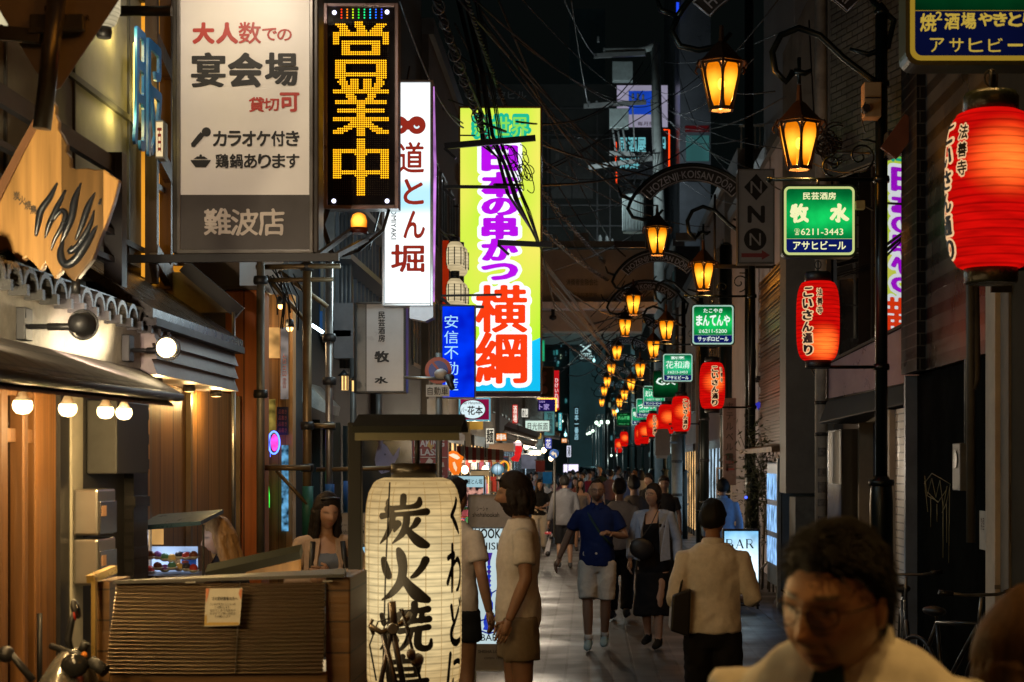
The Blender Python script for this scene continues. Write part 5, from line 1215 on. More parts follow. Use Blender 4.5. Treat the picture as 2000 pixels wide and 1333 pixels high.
# hookah boards
t = simple_sign('notice_board','white notice board above the lit hookah sign','sign',914,966,1000,1031,14.3,M('board_white',(.5,.46,.42,1),.6),M('board_edge',(.3,.28,.26,1),.5),.03,1,(('シーシャ',(931,990,953,999)),('shishahookah',(923,1001,975,1010))),INK,.015)
t = simple_sign('notice_board','white notice board partly behind the arms-crossed woman','sign',655,1002,716,1062,13.6,M('board_white2',(.5,.48,.45,1),.6),M('board_edge2',(.3,.28,.26,1),.5),.03,1,(('シーシャ ¥1,320',(664,1022,716,1031)),('shishahookah ¥2',(662,1034,716,1043))),INK,.015)
t = thing('hookah_sign', 'tall lit white stand sign with a drawing of a water pipe', 'sign', W(960,1360,14.2))
case(t, 922,1031,1006,1312,14.2,.1,STEEL,2,M('alu_rim',(.4,.4,.38,1),.3,.7))
panel(t, 924,1033,1004,1258,14.195,E('hookah_white',rgb(205,228,232),.85,.1,2)); panel(t, 924,1258,1004,1308,14.195,M('hookah_lower',(.32,.29,.25,1),.6),'lower_panel')
b = MB(); T(b,'HOOKAH',(927,1033,1000,1052),14.19,.035); T(b,'SHISHA',(929,1060,998,1074),14.19,.02); T(b,'BAR',(939,1239,972,1252),14.19,.02); T(b,'SHISHA LOUNGE',(934,1270,996,1276),14.19,.02); T(b,'OPEN 19:00',(946,1284,985,1288),14.19,.0); b.build('lettering', INK, t)
HX = lambda px,py: W(px,py,14.186)
b = MB(); cx = 955
def sil(pr, m_, nm):
    o = MB(); o.add([W(cx-r,y,14.188) for r,y in pr]+[W(cx+r,y,14.188) for r,y in reversed(pr)], [tuple(range(2*len(pr)))]); o.build(nm, m_, t)
PB = E('pipe_purple', rgb(80,50,170), .6,.3,20); PK = E('pipe_blue', rgb(40,70,210), .7,.4,20)
sil([(7,1080),(5,1088),(3,1096),(2.5,1104)], PB, 'bowl')
for y in range(1104,1150,9): sil([(1.6,y),(4.5,y+3),(1.6,y+9)], PB if y % 2 else PK, 'stem')
sil([(3,1152),(7,1160),(4,1170),(8,1178),(8,1190),(5,1196),(9,1206),(11,1216),(9,1224),(12,1230),(2,1232)], PK, 'base_vase')
sil([(3,1204),(5,1212),(3,1222)], E('pipe_gold', rgb(190,150,110), .6), 'gold_print')
o = MB(); o.tube([HX(cx+4,1160),HX(cx+20,1150),HX(cx+30,1175),HX(cx+10,1205),HX(cx-25,1215),HX(cx-28,1228),HX(cx,1238),HX(cx+25,1230)], .007, 5); o.build('hose', E('hose_blue', rgb(30,50,160), .6), t)
b = MB(); b.px(926,1312,930,1356,14.2,.04); b.px(998,1312,1002,1356,14.2,.04); b.px(920,1350,1008,1356,14.1,.3); b.build('stand', STEEL, t)
t = simple_sign('small_light_panel','narrow lit blue-white panel peeping out beside the white lantern','sign',704,1068,726,1240,12.9,E2('panel_blue_white', rgb(150,205,235), rgb(40,60,90), .8, 10,(1,1,1),.5,.7),DARK,.06,1)

# right hand: BAR stand
t = thing('bar_stand_sign', 'lit blue-white stand sign reading BAR on a black frame', 'sign', W(1448,1190,22))
case(t, 1412,1034,1484,1156,22,.16,BLACK,2.2,BLACK)
panel(t, 1415,1038,1481,1152,21.99,radial('bar_panel', rgb(225,248,255), rgb(120,190,235), 1.7,1.15, .1,.6, center=(0,0,.5), scale=(1,1,1)))
b = MB()
# slab-serif capitals drawn as outlines
def seriftext(mb, s, x0, y0, hgt, Y, adv):
    G = {'B':[[(.05,0),(.05,1)],[(.05,1),(.5,1),(.62,.87),(.62,.66),(.5,.53),(.05,.53)],[(.5,.53),(.7,.42),(.7,.12),(.55,0),(.05,0)],[(-.07,1),(.1,1)],[(-.07,0),(.1,0)]],
         'A':[[(0,0),(.36,1),(.72,0)],[(.13,.34),(.6,.34)],[(-.12,0),(.13,0)],[(.58,0),(.86,0)]],
         'R':[[(.05,0),(.05,1)],[(.05,1),(.5,1),(.64,.86),(.64,.62),(.5,.48),(.05,.48)],[(.4,.48),(.74,0),(.84,0)],[(-.08,1),(.08,1)],[(-.08,0),(.2,0)]]}
    k = 0
    for i, ch in enumerate(s):
        for st in G[ch]:
            for a, c_ in zip(st, st[1:]):
                thick = .17 if abs(a[1]-c_[1]) > .25 and not (ch == 'A' and c_[0] < .4) else .07
                ring2(mb, [(x0+i*adv+a[0]*hgt, y0+hgt-a[1]*hgt), (x0+i*adv+c_[0]*hgt, y0+hgt-c_[1]*hgt)], thick*hgt, Y-k*1e-5); k += 1
seriftext(b, 'BAR', 1419, 1054, 17, 21.98, 19.5); flat(b,[(1461,1086),(1467,1086),(1468,1112),(1460,1124),(1456,1126),(1461,1112)],21.98)
b.build('lettering', INK, t)
b = MB(); flat(b,[(1440,1138),(1466,1138),(1466,1133),(1479,1141),(1466,1147),(1466,1143),(1440,1143)],21.98); b.build('arrow', M('arrow_red',(.55,.03,.02,1),.5), t)
b = MB(); b.px(1412,1156,1484,1178,22,.14)
for x in (1414,1478): b.px(x,1178,x+4,1190,21.9,.36)
b.px(1412,1181,1484,1184,21.95,.04); b.build('stand', BLACK, t)

# NNN sign
Y = 26.4
t = thing('arrow_sign', 'grey panel sign with three N marks and a dark red arrow', 'sign', W(1476,515,Y))
case(t, 1440,330,1513,516,Y,.25,M('nnn_case',(.08,.08,.08,1),.4),2,M('nnn_rim',(.2,.2,.2,1),.4,.4)); panel(t, 1443,333,1510,513,Y-.004,M('nnn_grey',(.33,.33,.35,1),.5,0,.1))
b = MB(); flat(b,[(1477,340),(1500,366),(1477,392),(1453,366)],Y-.007); T(b,'N',(1460,402,1494,436),Y-.007,.05); disc(b,(1475,468),22,Y-.007,30,22); b.build('black_mark', INK, t)
b = MB(); T(b,'N',(1466,354,1488,378),Y-.011,.01); T(b,'N',(1464,456,1486,480),Y-.011,.01); b.build('white_mark', M('nnn_white',(.36,.36,.38,1),.5), t)
b = MB(); flat(b,[(1448,495),(1488,495),(1488,489),(1504,499),(1488,508),(1488,503),(1448,503)],Y-.007); b.build('arrow', M('nnn_red',(.28,.04,.05,1),.5), t)
b = MB(); b.bar(W(1390,521,27.6),W(1592,521,27.6),.05,.06); b.tube([W(1396,521,27.6),W(1396,380,27.6)], .02); b.build('bracket_bar', BLACK, t)
t = thing('vertical_name_sign', 'narrow unlit grey-pink vertical sign with red lines and an arrow on the pale wall', 'sign', W(1424,945,28.5))
case(t, 1412,778,1438,948,28.5,.1,M('pink_grey',(.2,.15,.16,1),.5),0); b = MB()
for i, ch in enumerate('ホテルベル1F'): T(b,ch,(1418,786+i*20,1432,800+i*20),28.49,.02)
b.build('lettering', M('brown_ink',(.05,.04,.04,1),.6), t)
b = MB(); T(b,'営業中',(1416,890,1434,896),28.49,.02); T(b,'お食事',(1416,900,1434,906),28.49,.02); flat(b,[(1416,917),(1422,912),(1422,915),(1434,915),(1434,919),(1422,919),(1422,922)],28.49); b.build('red_print', M('dull_red',(.25,.05,.05,1),.6), t)

# high signs near the utility pole
t = simple_sign('blue_white_sign','pale lit sign with a blue square high behind the utility pole','sign',1204,166,1305,250,66,E('pale_lilac_sign',rgb(165,160,185),.7,.15,1),DARK,.2,1,(('毎月開立',(1245,238,1290,246)),),M('sign_red_dim',(.3,.05,.06,1),.6),.02)
b = MB(); b.px(1228,178,1274,224,65.98,.01); b.build('blue_square', E('blue_square', rgb(25,70,190), .8,.2,1), t)
t = simple_sign('neon_sign','dark sign with pale teal characters and a broken orange-red neon border','sign',1203,252,1308,350,65,M('neon_back',(.015,.02,.03,1),.5),DARK,.2,1,(('居酒屋',(1208,268,1262,300)),('四?'.replace('?',''),(1284,268,1300,292)),('海鮮',(1210,308,1250,330))),E('neon_teal',rgb(120,205,215),.7,.5,2),.04)
b = MB(); b.tube([W(1296,254,64.8),W(1307,254,64.8),W(1307,330,64.8)], .03, 6); b.tube([W(1203,278,64.8),W(1203,320,64.8)], .03, 6); b.tube([W(1204,335,64.8),W(1204,358,64.8)], .03, 6); b.build('neon_border', E('neon_orange', rgb(255,70,20), 1.4), t)

point('added_glow', W(1200,330,59), 230, (.8,.95,1), .4, t)  # light added for the utility pole, well in front of the sign
# far small lights and screens
t = simple_sign('white_screen','bright white lit screen at the far end of the street','screen',1100,907,1130,924,75,E('screen_white',rgb(235,225,255),1.4,.2,1),DARK,.2,.6)
t = simple_sign('lit_vertical_sign','far vertical sign with pale stacked characters','sign',1121,795,1131,862,95,M('vert_back',(.02,.03,.035,1),.5),DARK,.1,.3,(('日本一番店',(1122,797,1130,860),True),),E('vert_pale',rgb(150,200,215),.9),.04)
for k,(x,y,r,Yl) in enumerate(((1152,846,4,70),(1158,842,4,72),(1165,826,5,66),(1175,825,5,70),(1170,831,4,76),(1187,825,5,64),(1147,848,3,80),(1098,823,3,74),(1194,890,3,70),(1205,890,2.5,72))):
    t = thing('far_street_light', 'white street light %s' % ('far down the street, highest pair' if k in (2,3) else 'far down the street beside the teal buildings' if k not in (7,8,9) else ('low beside the man in the white T-shirt' if k > 7 else 'standing alone before the far vertical sign')), 'street light', (W(x,y,Yl).x+.25, Yl, 0), group='far street lights')
    c = W(x,y,Yl); b = MB(); b.ell(c,(r*.72*Yl/F,)*3,10,8); b.build('globe', E('far_globe_%d'%k, rgb(220,250,225), 3.0), t)
    b = MB(); b.tube([(c.x+.25,Yl,0),(c.x+.25,Yl,c.z+.3),(c.x,Yl,c.z+.32),(c.x,Yl,c.z+.1)], .018, 5); b.build('pole', BLACK, t)
    point('globe_light', c+Vector((0,-.1,-.25)), 40, (.8,1,.9), .1, t)
# ------------------------------------------------------------------ street lamps with the arched name plates
POLE = M('lamp_post_green_black',(.008,.015,.014,1),.32,.4,.3,6)
LGLASS = radial('amber_glass', rgb(255,205,70), rgb(255,138,6), 3.0, 1.0, .07, .24, center=(0,0,-.0), transp=.16, tcol=(1,.6,.15,1))
LROOF = M('lamp_copper',(.07,.035,.018,1),.4,.5,.3,8)
BULBL = E('lamp_bulb', rgb(255,215,120), 22)
CIRC = lambda cx, cz, r, a0, a1, n=16, y=0: [(cx+r*math.cos(R(a0+(a1-a0)*i/n)), y, cz+r*math.sin(R(a0+(a1-a0)*i/n))) for i in range(n+1)]
def spiral(cx, cz, r0, r1, a0, a1, n=26): return [(cx+(r0+(r1-r0)*i/n)*math.cos(R(a0+(a1-a0)*i/n)), 0, cz+(r0+(r1-r0)*i/n)*math.sin(R(a0+(a1-a0)*i/n))) for i in range(n+1)]
def lamp_head(t, c, s=1.0):
    c = Vector(c)
    b = MB(); b.lathe((0,0,0), [(.265*s,.19*s),(.215*s,.215*s),(.13*s,.30*s),(.07*s,.37*s),(.03*s,.40*s),(.022*s,.55*s)], 6, sm=False, a0=PI/6+PI/3)
    for k in range(6):
        a = PI/2 + k*PI/3; d = Vector((math.cos(a), math.sin(a), 0))
        b.bar(d*.215*s+Vector((0,0,.20*s)), d*.115*s+Vector((0,0,-.235*s)), .022*s)
        b.tube([d*.25*s+Vector((0,0,.2*s)), d*.275*s+Vector((0,0,.15*s)), d*.25*s+Vector((0,0,.12*s))], .010*s, 5)
        e = Vector((math.cos(a+PI/3), math.sin(a+PI/3), 0))
        b.bar(d*.118*s+Vector((0,0,-.235*s)), e*.118*s+Vector((0,0,-.235*s)), .025*s,.03*s); b.bar(d*.205*s+Vector((0,0,.195*s)), e*.205*s+Vector((0,0,.195*s)), .02*s,.05*s)
        # frame filling left between rounded pane and bars
        def fp(u, z): w_ = .5+u; r_ = (.115+(z+.235)/.435*.1)*s; return (d*(1-w_)+e*w_)*r_*1.0 + Vector((0,0,z*s))
        pr = [(.36,-.16),(.43,0.04),(.40,.11),(.3,.165),(.15,.19)]
        L = [fp(-.5,-.235),fp(-.5,.2)]
        outl = [(-.22,-.215),(-.34,-.16),(-.42,.05),(-.39,.11),(-.29,.16),(-.12,.185),(0,.19),(.12,.185),(.29,.16),(.39,.11),(.42,.05),(.34,-.16),(.22,-.215)]
        for i in range(len(outl)-1):
            (u0,z0),(u1,z1) = outl[i], outl[i+1]
            v0 = (u0/abs(u0)*.5 if abs(u0) > .3 else u0, z0 if abs(u0) > .3 else .2) if z0 > -.2 else (u0*2.27,-.235)
            v1 = (u1/abs(u1)*.5 if abs(u1) > .3 else u1, z1 if abs(u1) > .3 else .2) if z1 > -.2 else (u1*2.27,-.235)
            b.add([fp(u0,z0),fp(u1,z1),fp(*v1),fp(*v0)], [(0,1,2,3)])
    h = b.build('lamp_head', LROOF, t, world=False); h.location = c
    g = MB()
    for k in range(6):
        a = PI/2 + k*PI/3; d = Vector((math.cos(a), math.sin(a), 0)); e = Vector((math.cos(a+PI/3), math.sin(a+PI/3), 0))
        def fp(u, z): w_ = .5+u; r_ = (.115+(z+.235)/.435*.1)*s*.985; return (d*(1-w_)+e*w_)*r_ + Vector((0,0,z*s))
        outl = [(-.22,-.215),(-.34,-.16),(-.42,.05),(-.39,.11),(-.29,.16),(-.12,.185),(0,.19),(.12,.185),(.29,.16),(.39,.11),(.42,.05),(.34,-.16),(.22,-.215)]
        g.add([fp(*q) for q in outl], [tuple(range(13))])
    o = g.build('glass_pane', LGLASS, h, world=False)
    g = MB(); g.ell((0,0,-.0), (.035*s,.035*s,.055*s), 10, 8); g.build('bulb', BULBL, h, world=False)
    point('lamp_light', c + Vector((0,0,-.10)), 70, (1,.55,.16), .06, t)
    return h
NAMEM = M('letter_grey_steel',(.55,.55,.62,1),.4,.4)
def street_lamp(loc, label):
    t = thing('street_lamp', label, 'street lamp', (0,0,0), group='street lamps with arched name plates')
    b = MB(); b.tube([(0,0,0),(0,0,1.55),(0,0,1.72),(0,0,1.8)], [.115,.112,.10,.07], 16); b.tube([(0,0,1.8),(0,0,6.15)], .058, 14)
    for z in (.9,1.74,2.83,4.6,5.5): b.lathe((0,0,z), [(.075 if z > 1.8 else .12,-.03),(.08 if z > 1.8 else .125,0),(.075 if z > 1.8 else .12,.03)], 14)
    b.lathe((0,0,6.15), [(.06,0),(.075,.03),(.03,.1),(0,.13)], 12); b.build('pole', POLE, t)
    b = MB(); b.tube([(0,0,4.6),(-1.05,0,4.6)], .018, 6); b.ell((-1.06,0,4.6),(.03,.03,.03),8,6); b.tube([(0,0,2.83),(-.72,0,2.83)], .016, 6)
    b.tube(spiral(-.2,4.82,.15,.02,-90,400), .010, 5); b.tube(spiral(-.46,4.74,.11,.02,-90,-500), .010, 5); b.tube([(-.05,0,4.95),(-.12,0,4.97),(-.2,0,4.97)], .01, 5)
    b.build('bracket', POLE, t)
    b = MB(); b.tube([(-.83,0,5.62),(-.90,0,5.52),(-1.0,0,5.62),(-1.03,0,5.8),(-.95,0,5.96),(-.78,0,6.03),(-.58,0,5.96),(-.36,0,5.75),(-.1,0,5.55),(0,0,5.5)], .032, 10)
    b.tube([(-.83,0,5.62),(-.72,0,5.60),(-.66,0,5.63)], [.032,.03,.02], 8)
    b.tube(CIRC(-.95,5.58,1.12,38,150,30), .03, 8)
    b.tube([(-1.92,0,6.14),(-1.98,0,6.0),(-1.9,0,5.86),(-1.72,0,5.82),(-1.52,0,5.86),(-1.42,0,5.98)], [.03]*5+[.02], 8)
    b.tube([(-1.92,0,6.14),(-2.08,0,6.2),(-2.13,0,6.34)], [.03,.026,.014], 8)
    b.tube([(-.07,0,6.27),(.12,0,6.1),(.06,0,5.85),(-.12,0,5.78),(-.3,0,5.83)], [.03,.03,.03,.028,.018], 8)
    b.tube([(-1.51,0,5.86),(-1.51,0,6.02)], .02, 6); b.tube([(-.776,0,5.5),(-.776,0,5.75)], .02, 6)
    b.build('scroll_arm', POLE, t)
    b = MB(); n = 26
    ra, rb = .86, 1.09
    a_ = [R(140-(140-44)*i/n) for i in range(n+1)]; cx, cz = -.95, 5.58
    def ap(r, a, y): return (cx+r*math.cos(a), y, cz+r*math.sin(a))
    for i in range(n):
        p0, p1 = a_[i], a_[i+1]
        b.add([ap(ra,p0,-.012),ap(rb,p0,-.012),ap(rb,p1,-.012),ap(ra,p1,-.012),ap(ra,p0,.012),ap(rb,p0,.012),ap(rb,p1,.012),ap(ra,p1,.012)], [(0,1,2,3),(7,6,5,4),(1,5,6,2),(0,3,7,4)]+([(0,4,5,1)] if i == 0 else [])+([(3,2,6,7)] if i == n-1 else []))
    pl = b.build('name_plate', M('plate_black',(.02,.021,.024,1),.5) if 'plate_black' not in bpy.data.materials else bpy.data.materials['plate_black'], t, world=False)
    b = MB()
    for s_ in (-1,1):
        b.tube([ap(ra+.015,q,s_*.014) for q in a_], .007, 4); b.tube([ap(rb-.015,q,s_*.014) for q in a_], .007, 4)
        b.tube([ap(ra+.015,a_[0],s_*.014),ap(rb-.015,a_[0],s_*.014)], .007, 4); b.tube([ap(ra+.015,a_[-1],s_*.014),ap(rb-.015,a_[-1],s_*.014)], .007, 4)
    # letters bent along the arch
    v, tr = raw_text('HOZENJI·KOISAN DŌRI'); lo, hi = v[:,0].min(), v[:,0].max()
    h0, h1 = 0, .74
    p, f = fat_text('HOZENJI·KOISAN DŌRI', .022, 40, 4)
    def bend(u, w_, y=-.0135):
        q = (u-lo)/(hi-lo); a = R(136-(136-48)*q); r_ = .905 + (w_-h0)/(h1-h0)*.125
        return ap(r_, a, y)
    b.add([bend(u, w_) for u, w_ in p], f)
    b.build('lettering', NAMEM, pl, world=False)
    lamp_head(t, (-1.51,0,5.50)); lamp_head(t, (-.776,0,4.94))
    t.location = loc
    return t
POSTS = [(2.76,16.1,'street lamp with the biggest amber lanterns, beside the tiled wall'),(2.6,27.2,'second street lamp, its arched plate beside the grey arrow sign'),(2.5,38.0,'third street lamp, one amber lantern in front of the pale bridge ledge'),
         (2.45,44.2,'fourth street lamp, its amber lanterns overlapping those of the lamp before it'),(2.4,54,'fifth street lamp, its small amber lanterns over the fourth green sign'),(2.35,63.5,'sixth street lamp, near the small green signs'),
         (2.3,73,'tiny street lamp above the dark green sign'),(2.25,82,'last but one tiny street lamp far down the row'),(2.25,97,'last street lamp of the row, only dots of amber')]
L0 = street_lamp((POSTS[0][0],POSTS[0][1],0), POSTS[0][2])
for x, y, lab in POSTS[1:]: dup(L0, (x,y,0), 0, lab)
n_ = dup(L0, (2.68,8.0,0), 0, 'street lamp carrying the big dim green sign and big red lantern')
n2_ = dup(L0, (2.7,-2.5,0), 0, 'added unseen street lamp behind the viewpoint')  # lamp added out of view to light fronts facing the camera
n3_ = dup(L0, (2.7,2.6,0), 0, 'added unseen street lamp standing beside the viewpoint')  # second added lamp for the same front light
for q, k in ((n_, 80), (n2_, 380), (n3_, 190)):
    for o in q.children:
        if o.type == 'LIGHT': o.data = o.data.copy(); o.data.energy = k

# ------------------------------------------------------------------ green beer signs on the posts
def rrect(x0, z0, x1, z1, r, n=5):
    pts = []
    for cx, cz, a0 in ((x1-r,z1-r,0),(x0+r,z1-r,90),(x0+r,z0+r,180),(x1-r,z0+r,270)):
        pts += [(cx+r*math.cos(R(a0+90*i/n)), cz+r*math.sin(R(a0+90*i/n))) for i in range(n+1)]
    return pts
GN = radial('green_lit_face', rgb(20,205,95), rgb(0,112,52), 1.0, .8, .05, .42, center=(0,0,.03), scale=(.45,1,1.5))
GN2 = radial('jade_lit_face', rgb(45,205,140), rgb(0,125,75), 1.0, .8, .05, .42, center=(0,0,.03), scale=(.45,1,1.5))
GD = radial('deep_green_face', rgb(8,92,42), rgb(0,45,22), .75, .5, .05, .5, scale=(.45,1,1.5))
NAVY = E('navy_lit_face', rgb(14,26,95), .8, .2, 2); NAVYD = E('navy_dim_face', rgb(8,14,50), .7, .2, 2)
LETW = E('letter_lit_white', rgb(235,255,240), 1.0); LETC = E('letter_lit_cream', rgb(252,250,190), .95); LETG = E('letter_dim_gold', rgb(225,190,75), .62)
SCASE = M('sign_case_green',(.03,.05,.04,1),.4,.2)
RIMW = E('rim_lit_white', rgb(190,235,215), .7); RIMC = E('rim_lit_cream', rgb(225,235,150), .75); RIMG = E('rim_dim_gold', rgb(200,160,50), .5)
def green_sign(x, Y, z, w, h, label, small, main, phone, brand, face=GN, navy=NAVY, let=LETC, rim=RIMC, bold=.05, split=.22, smallbox=(.25,.75), mainbox=(.05,.95), warp=.06):
    t = thing('beer_sign', label, 'sign', (x, Y, z))
    x0, x1, z0, z1 = x-w/2, x+w/2, z-h/2, z+h/2
    b = MB(); b.prism([(p, Y-.09, q) for p, q in rrect(x0-.02,z0-.02,x1+.02,z1+.02,.06)], (0,.18,0)); b.build('case', SCASE, t)
    b = MB(); b.prism([(p, Y-.096, q) for p, q in rrect(x0,z0,x1,z1,.05)], (0,.004,0)); b.build('rim', rim, t)
    i = .022; zs = z0+i+split*(h-2*i)
    top = [(p,q) for p, q in rrect(x0+i,z0+i,x1-i,z1-i,.035)]
    b = MB(); b.prism([(p, Y-.10, max(q, zs)) for p, q in top], (0,.003,0)); b.build('green_panel', face, t)
    b = MB(); b.prism([(p, Y-.10, min(q, zs-.004)) for p, q in top], (0,.003,0)); b.build('navy_panel', navy, t)
    b = MB(); mf = lambda u, v: (x0+i+u*(w-2*i), Y-.104, zs+v*(z1-i-zs)); mn = lambda u, v: (x0+i+u*(w-2*i), Y-.104, z0+i+v*(zs-z0-i))
    if small: TS(b, small, mf, (smallbox[0],.78,smallbox[1],.93), .03)
    if main:
        n = len(main); wd = (mainbox[1]-mainbox[0])/n
        for k, ch in enumerate(main):
            if ch != ' ': TS(b, ch, mf, (mainbox[0]+k*wd+wd*.04,.32,mainbox[0]+(k+1)*wd-wd*.04,.70), bold, warp=warp)
    if phone:
        TS(b, phone, mf, (.22,.07,.86,.2), .02); TS(b, '☎', mf, (.12,.07,.2,.2), .01)
    if brand: TS(b, brand, mn, (.1,.2,.9,.82), .03)
    b.build('lettering', let, t)
    b = MB(); b.tube([(x,Y,z1+.02),(x,Y,z1+.08)], .015); b.build('hanger', BLACK, t)
    return t
green_sign(2.155,16.05,4.19,.66,.64,'lit green sign with two big cream brush characters and a telephone number','民芸酒房','牧 水','6211-3443','アサヒビール', bold=.075, warp=.09)
green_sign(1.965,27.1,4.13,.65,.62,'lit green sign with five white kana on the second post','たこやき','まんてんや','6211-5200','サッポロビール', face=GN, let=LETW, rim=RIMW, warp=.02)
green_sign(1.97,37.9,4.07,.65,.61,'lit jade sign with three thin brush characters on the third post','割烹','花和清','6213-3453','アサヒビール', face=GN2, let=LETW, rim=RIMW, bold=.02)
green_sign(1.98,44,4.0,.62,.66,'darker green sign with a big letter G half behind the jade sign','','G大','','', face=GD, let=LETW, rim=GD, navy=GD, bold=.04)
green_sign(2.06,54,4.1,.68,.64,'small lit jade sign with brush kana, fourth of the row','とんかつ','えいたろう','6211-2211','サントリービール', face=GN2, let=LETW, rim=RIMW)
green_sign(2.02,60,3.92,.7,.66,'small lit green sign tucked behind the fourth of the row','','づぼら','6211-0321','サッポロビール', face=GN2, let=LETW, rim=RIMW)
green_sign(1.98,65,3.78,.7,.66,'smallest lit jade sign behind the cluster of green signs','','明治軒','','キリンビール', face=GN2, let=LETW, rim=RIMW)
green_sign(1.66,81,4.1,.66,.62,'small dark green sign standing alone over two tiny red lanterns','ビーフカツ','れんげ屋','','アサヒビール', face=GD, let=E('letter_green',rgb(90,220,130),.7), rim=GD, navy=GD)
# the near one, cut by the top right corner
a = W(1778,118,8.0); w_, h_ = 1.05, .93
green_sign(a.x+w_/2-.0, 8.1, a.z+h_/2, w_, h_, 'big dim green sign with gold lettering above the big torn red lantern','','     ','','', face=GD, let=LETG, rim=RIMG, navy=NAVYD, split=.24)
t = bpy.data.objects[-1] if False else [o for o in bpy.data.objects if o.get('label','').startswith('big dim green')][0]
b = MB(); YT = 7.99
T(b,'焼',(1797,26,1829,62),YT,.035,warp=.06); T(b,'2',(1828,23,1840,40),YT,.03); T(b,'酒',(1845,26,1874,58),YT,.04,warp=.06); T(b,'場',(1877,25,1906,57),YT,.04,warp=.06)
for i, ch in enumerate('やきとり'): T(b,ch,(1911+i*29,25,1938+i*29,52),YT,.05,warp=.06)
for i, ch in enumerate('アサヒビール'): T(b,ch,(1816+i*38,75,1844+i*38,102) if ch != 'ー' else (1816+i*38,86,1846+i*38,91),YT-.002,.02)
b.build('lettering', LETG, t)

# ------------------------------------------------------------------ red lanterns
REDP = lambda nm, cz: radial(nm, rgb(255,112,40), rgb(222,13,8), 1.7, .82, .04, .22, center=(.03,-.14,cz), ribs=26, scale=(1,1,1))
REDM = [REDP('red_paper_a', .12), REDP('red_paper_b', -.22), REDP('red_paper_c', .05)]
CRM = E('lantern_cream_edge', rgb(255,205,150), .85)
def lantern_r(Rr, H, z): return Rr*(.62+.38*max(0, 1-abs(2*z/H)**3.4)**.5)
def lantern(loc, Rr, H, label, a0=0, mat=None, capm=None, main='こいさん通り', side='法善寺', ma=None, worn=False, small=False, group='red paper lanterns'):
    c = Vector(loc); t = thing('red_lantern', label, 'lantern', c, group=group)
    n = 52 if not small else 20
    b = MB(); pr = []
    for i in range(n+1):
        z = -H/2 + H*i/n; pr.append((lantern_r(Rr,H,z)*(1 if i % 2 else .988), z))
    b.lathe(c, pr, 32); b.build('paper', mat or REDM[0], t, loc=c)
    b = MB(); rt = lantern_r(Rr,H,H/2)
    b.lathe(c, [(rt*.98,H/2-.01),(rt*1.0,H/2+.07),(rt*.9,H/2+.09),(rt*.3,H/2+.10)], 20); b.lathe(c, [(rt*.9,-H/2-.07),(rt*.95,-H/2-.06),(rt*.98,-H/2+.01)], 20); b.build('cap', capm or BLACK, t)
    b = MB(); b.tube([c+Vector((0,0,H/2+.09)),c+Vector((0,0,H/2+.2))], .008, 5); b.tube([c+Vector((.03*math.cos(q),0,H/2+.16+.04*math.sin(q))) for q in [2*PI*i/12 for i in range(12)]], .005, 4, closed=True); b.build('hook', BLACK, t)
    def mf(off): return lambda u, v: tuple(c + Vector(((lantern_r(Rr,H,v)+off)*math.sin(a0+u/Rr), -(lantern_r(Rr,H,v)+off)*math.cos(a0+u/Rr), v)))
    if main:
        w = .25*Rr*2; top, bot = .42*H, -.45*H; k = len(main); ch = (top-bot)/k
        bw = MB(); bk = MB()
        for i, q in enumerate(main):
            z1 = top-i*ch
            if not small or True: TS(bw, q, mf(.003+i*2e-4), (-w*.62,z1-ch*1.02,w*.62,z1+ch*.02), .14, soft=2, bx=.16, N=40, maxrun=3)
            TS(bk, q, mf(.006), (-w*.5,z1-ch*.93,w*.5,z1-ch*.07), .05, bx=.075, N=40, maxrun=3, warp=.05)
        if side:
            for i, q in enumerate(side):
                z1 = .40*H - i*.115*H; o = w*.62+.02
                TS(bw, q, mf(.0032), (o,z1-.115*H,o+w*.62,z1), .13, N=40, maxrun=3); TS(bk, q, mf(.0065), (o+.01,z1-.105*H,o+w*.6,z1-.01*H), .045, N=40, maxrun=3)
        bw.build('letter_edge', CRM, t); bk.build('lettering', INK, t)
    if worn:
        b = MB()
        for i in range(26):
            u = -w*.62-random.random()*.05; v = random.uniform(-.4,.45)*H
            m_ = mf(.002+random.random()*.001); s_ = random.uniform(.01,.035)
            b.add([m_(u+s_*math.cos(q)*random.uniform(.6,1),v+s_*.7*math.sin(q)) for q in [2*PI*k/7 for k in range(7)]], [tuple(range(7))])
        b.build('torn_patch', CRM, t)
    point('lantern_glow', c+Vector((-.12,-Rr-.12,-.1)), 2.2 if not small else 2.5, (1,.16,.05), .1, t)
    return t
lantern((1.885,8.0,3.19), .21, .735, 'big red paper lantern with torn faded paper and a bagged top', R(-84), REDM[0], M('bag_cap',(.02,.025,.015,1),.25,0,.4,12,.5), worn=True)
lantern((2.155,16.05,3.26), .205, .74, 'red lantern with a column of black characters below the green sign with a telephone number', R(-36), REDM[1])
lantern((1.96,27.1,3.17), .205, .73, 'red lantern hanging under the green sign on the second post', R(8), REDM[2])
lantern((2.05,37.9,3.05), .215, .78, 'red lantern under the jade sign with three thin characters', R(24), REDM[2])
lantern((2.0,44,3.1), .215, .75, 'plain sided red lantern half hidden by the one on the third post', R(110), REDM[2])
for x,y,h,Yl,lab in ((1275,831,47,52,'small red lantern with black characters, fifth of the row'),(1258,846,44,56,'small red lantern behind the fifth of the row'),(1250,850,42,60,'small red lantern seen edge on, lowest of the middle cluster'),(1219,858,29,82,'tiny red lantern under the dark green sign'),(1208,871,27,88,'last tiny red lantern, lowest of the row')):
    lantern(W(x,y,Yl), .2, .7, lab, R(15 if Yl == 52 else 70), REDM[2], small=True, main='こいさん通り' if Yl < 58 else None, side=None)

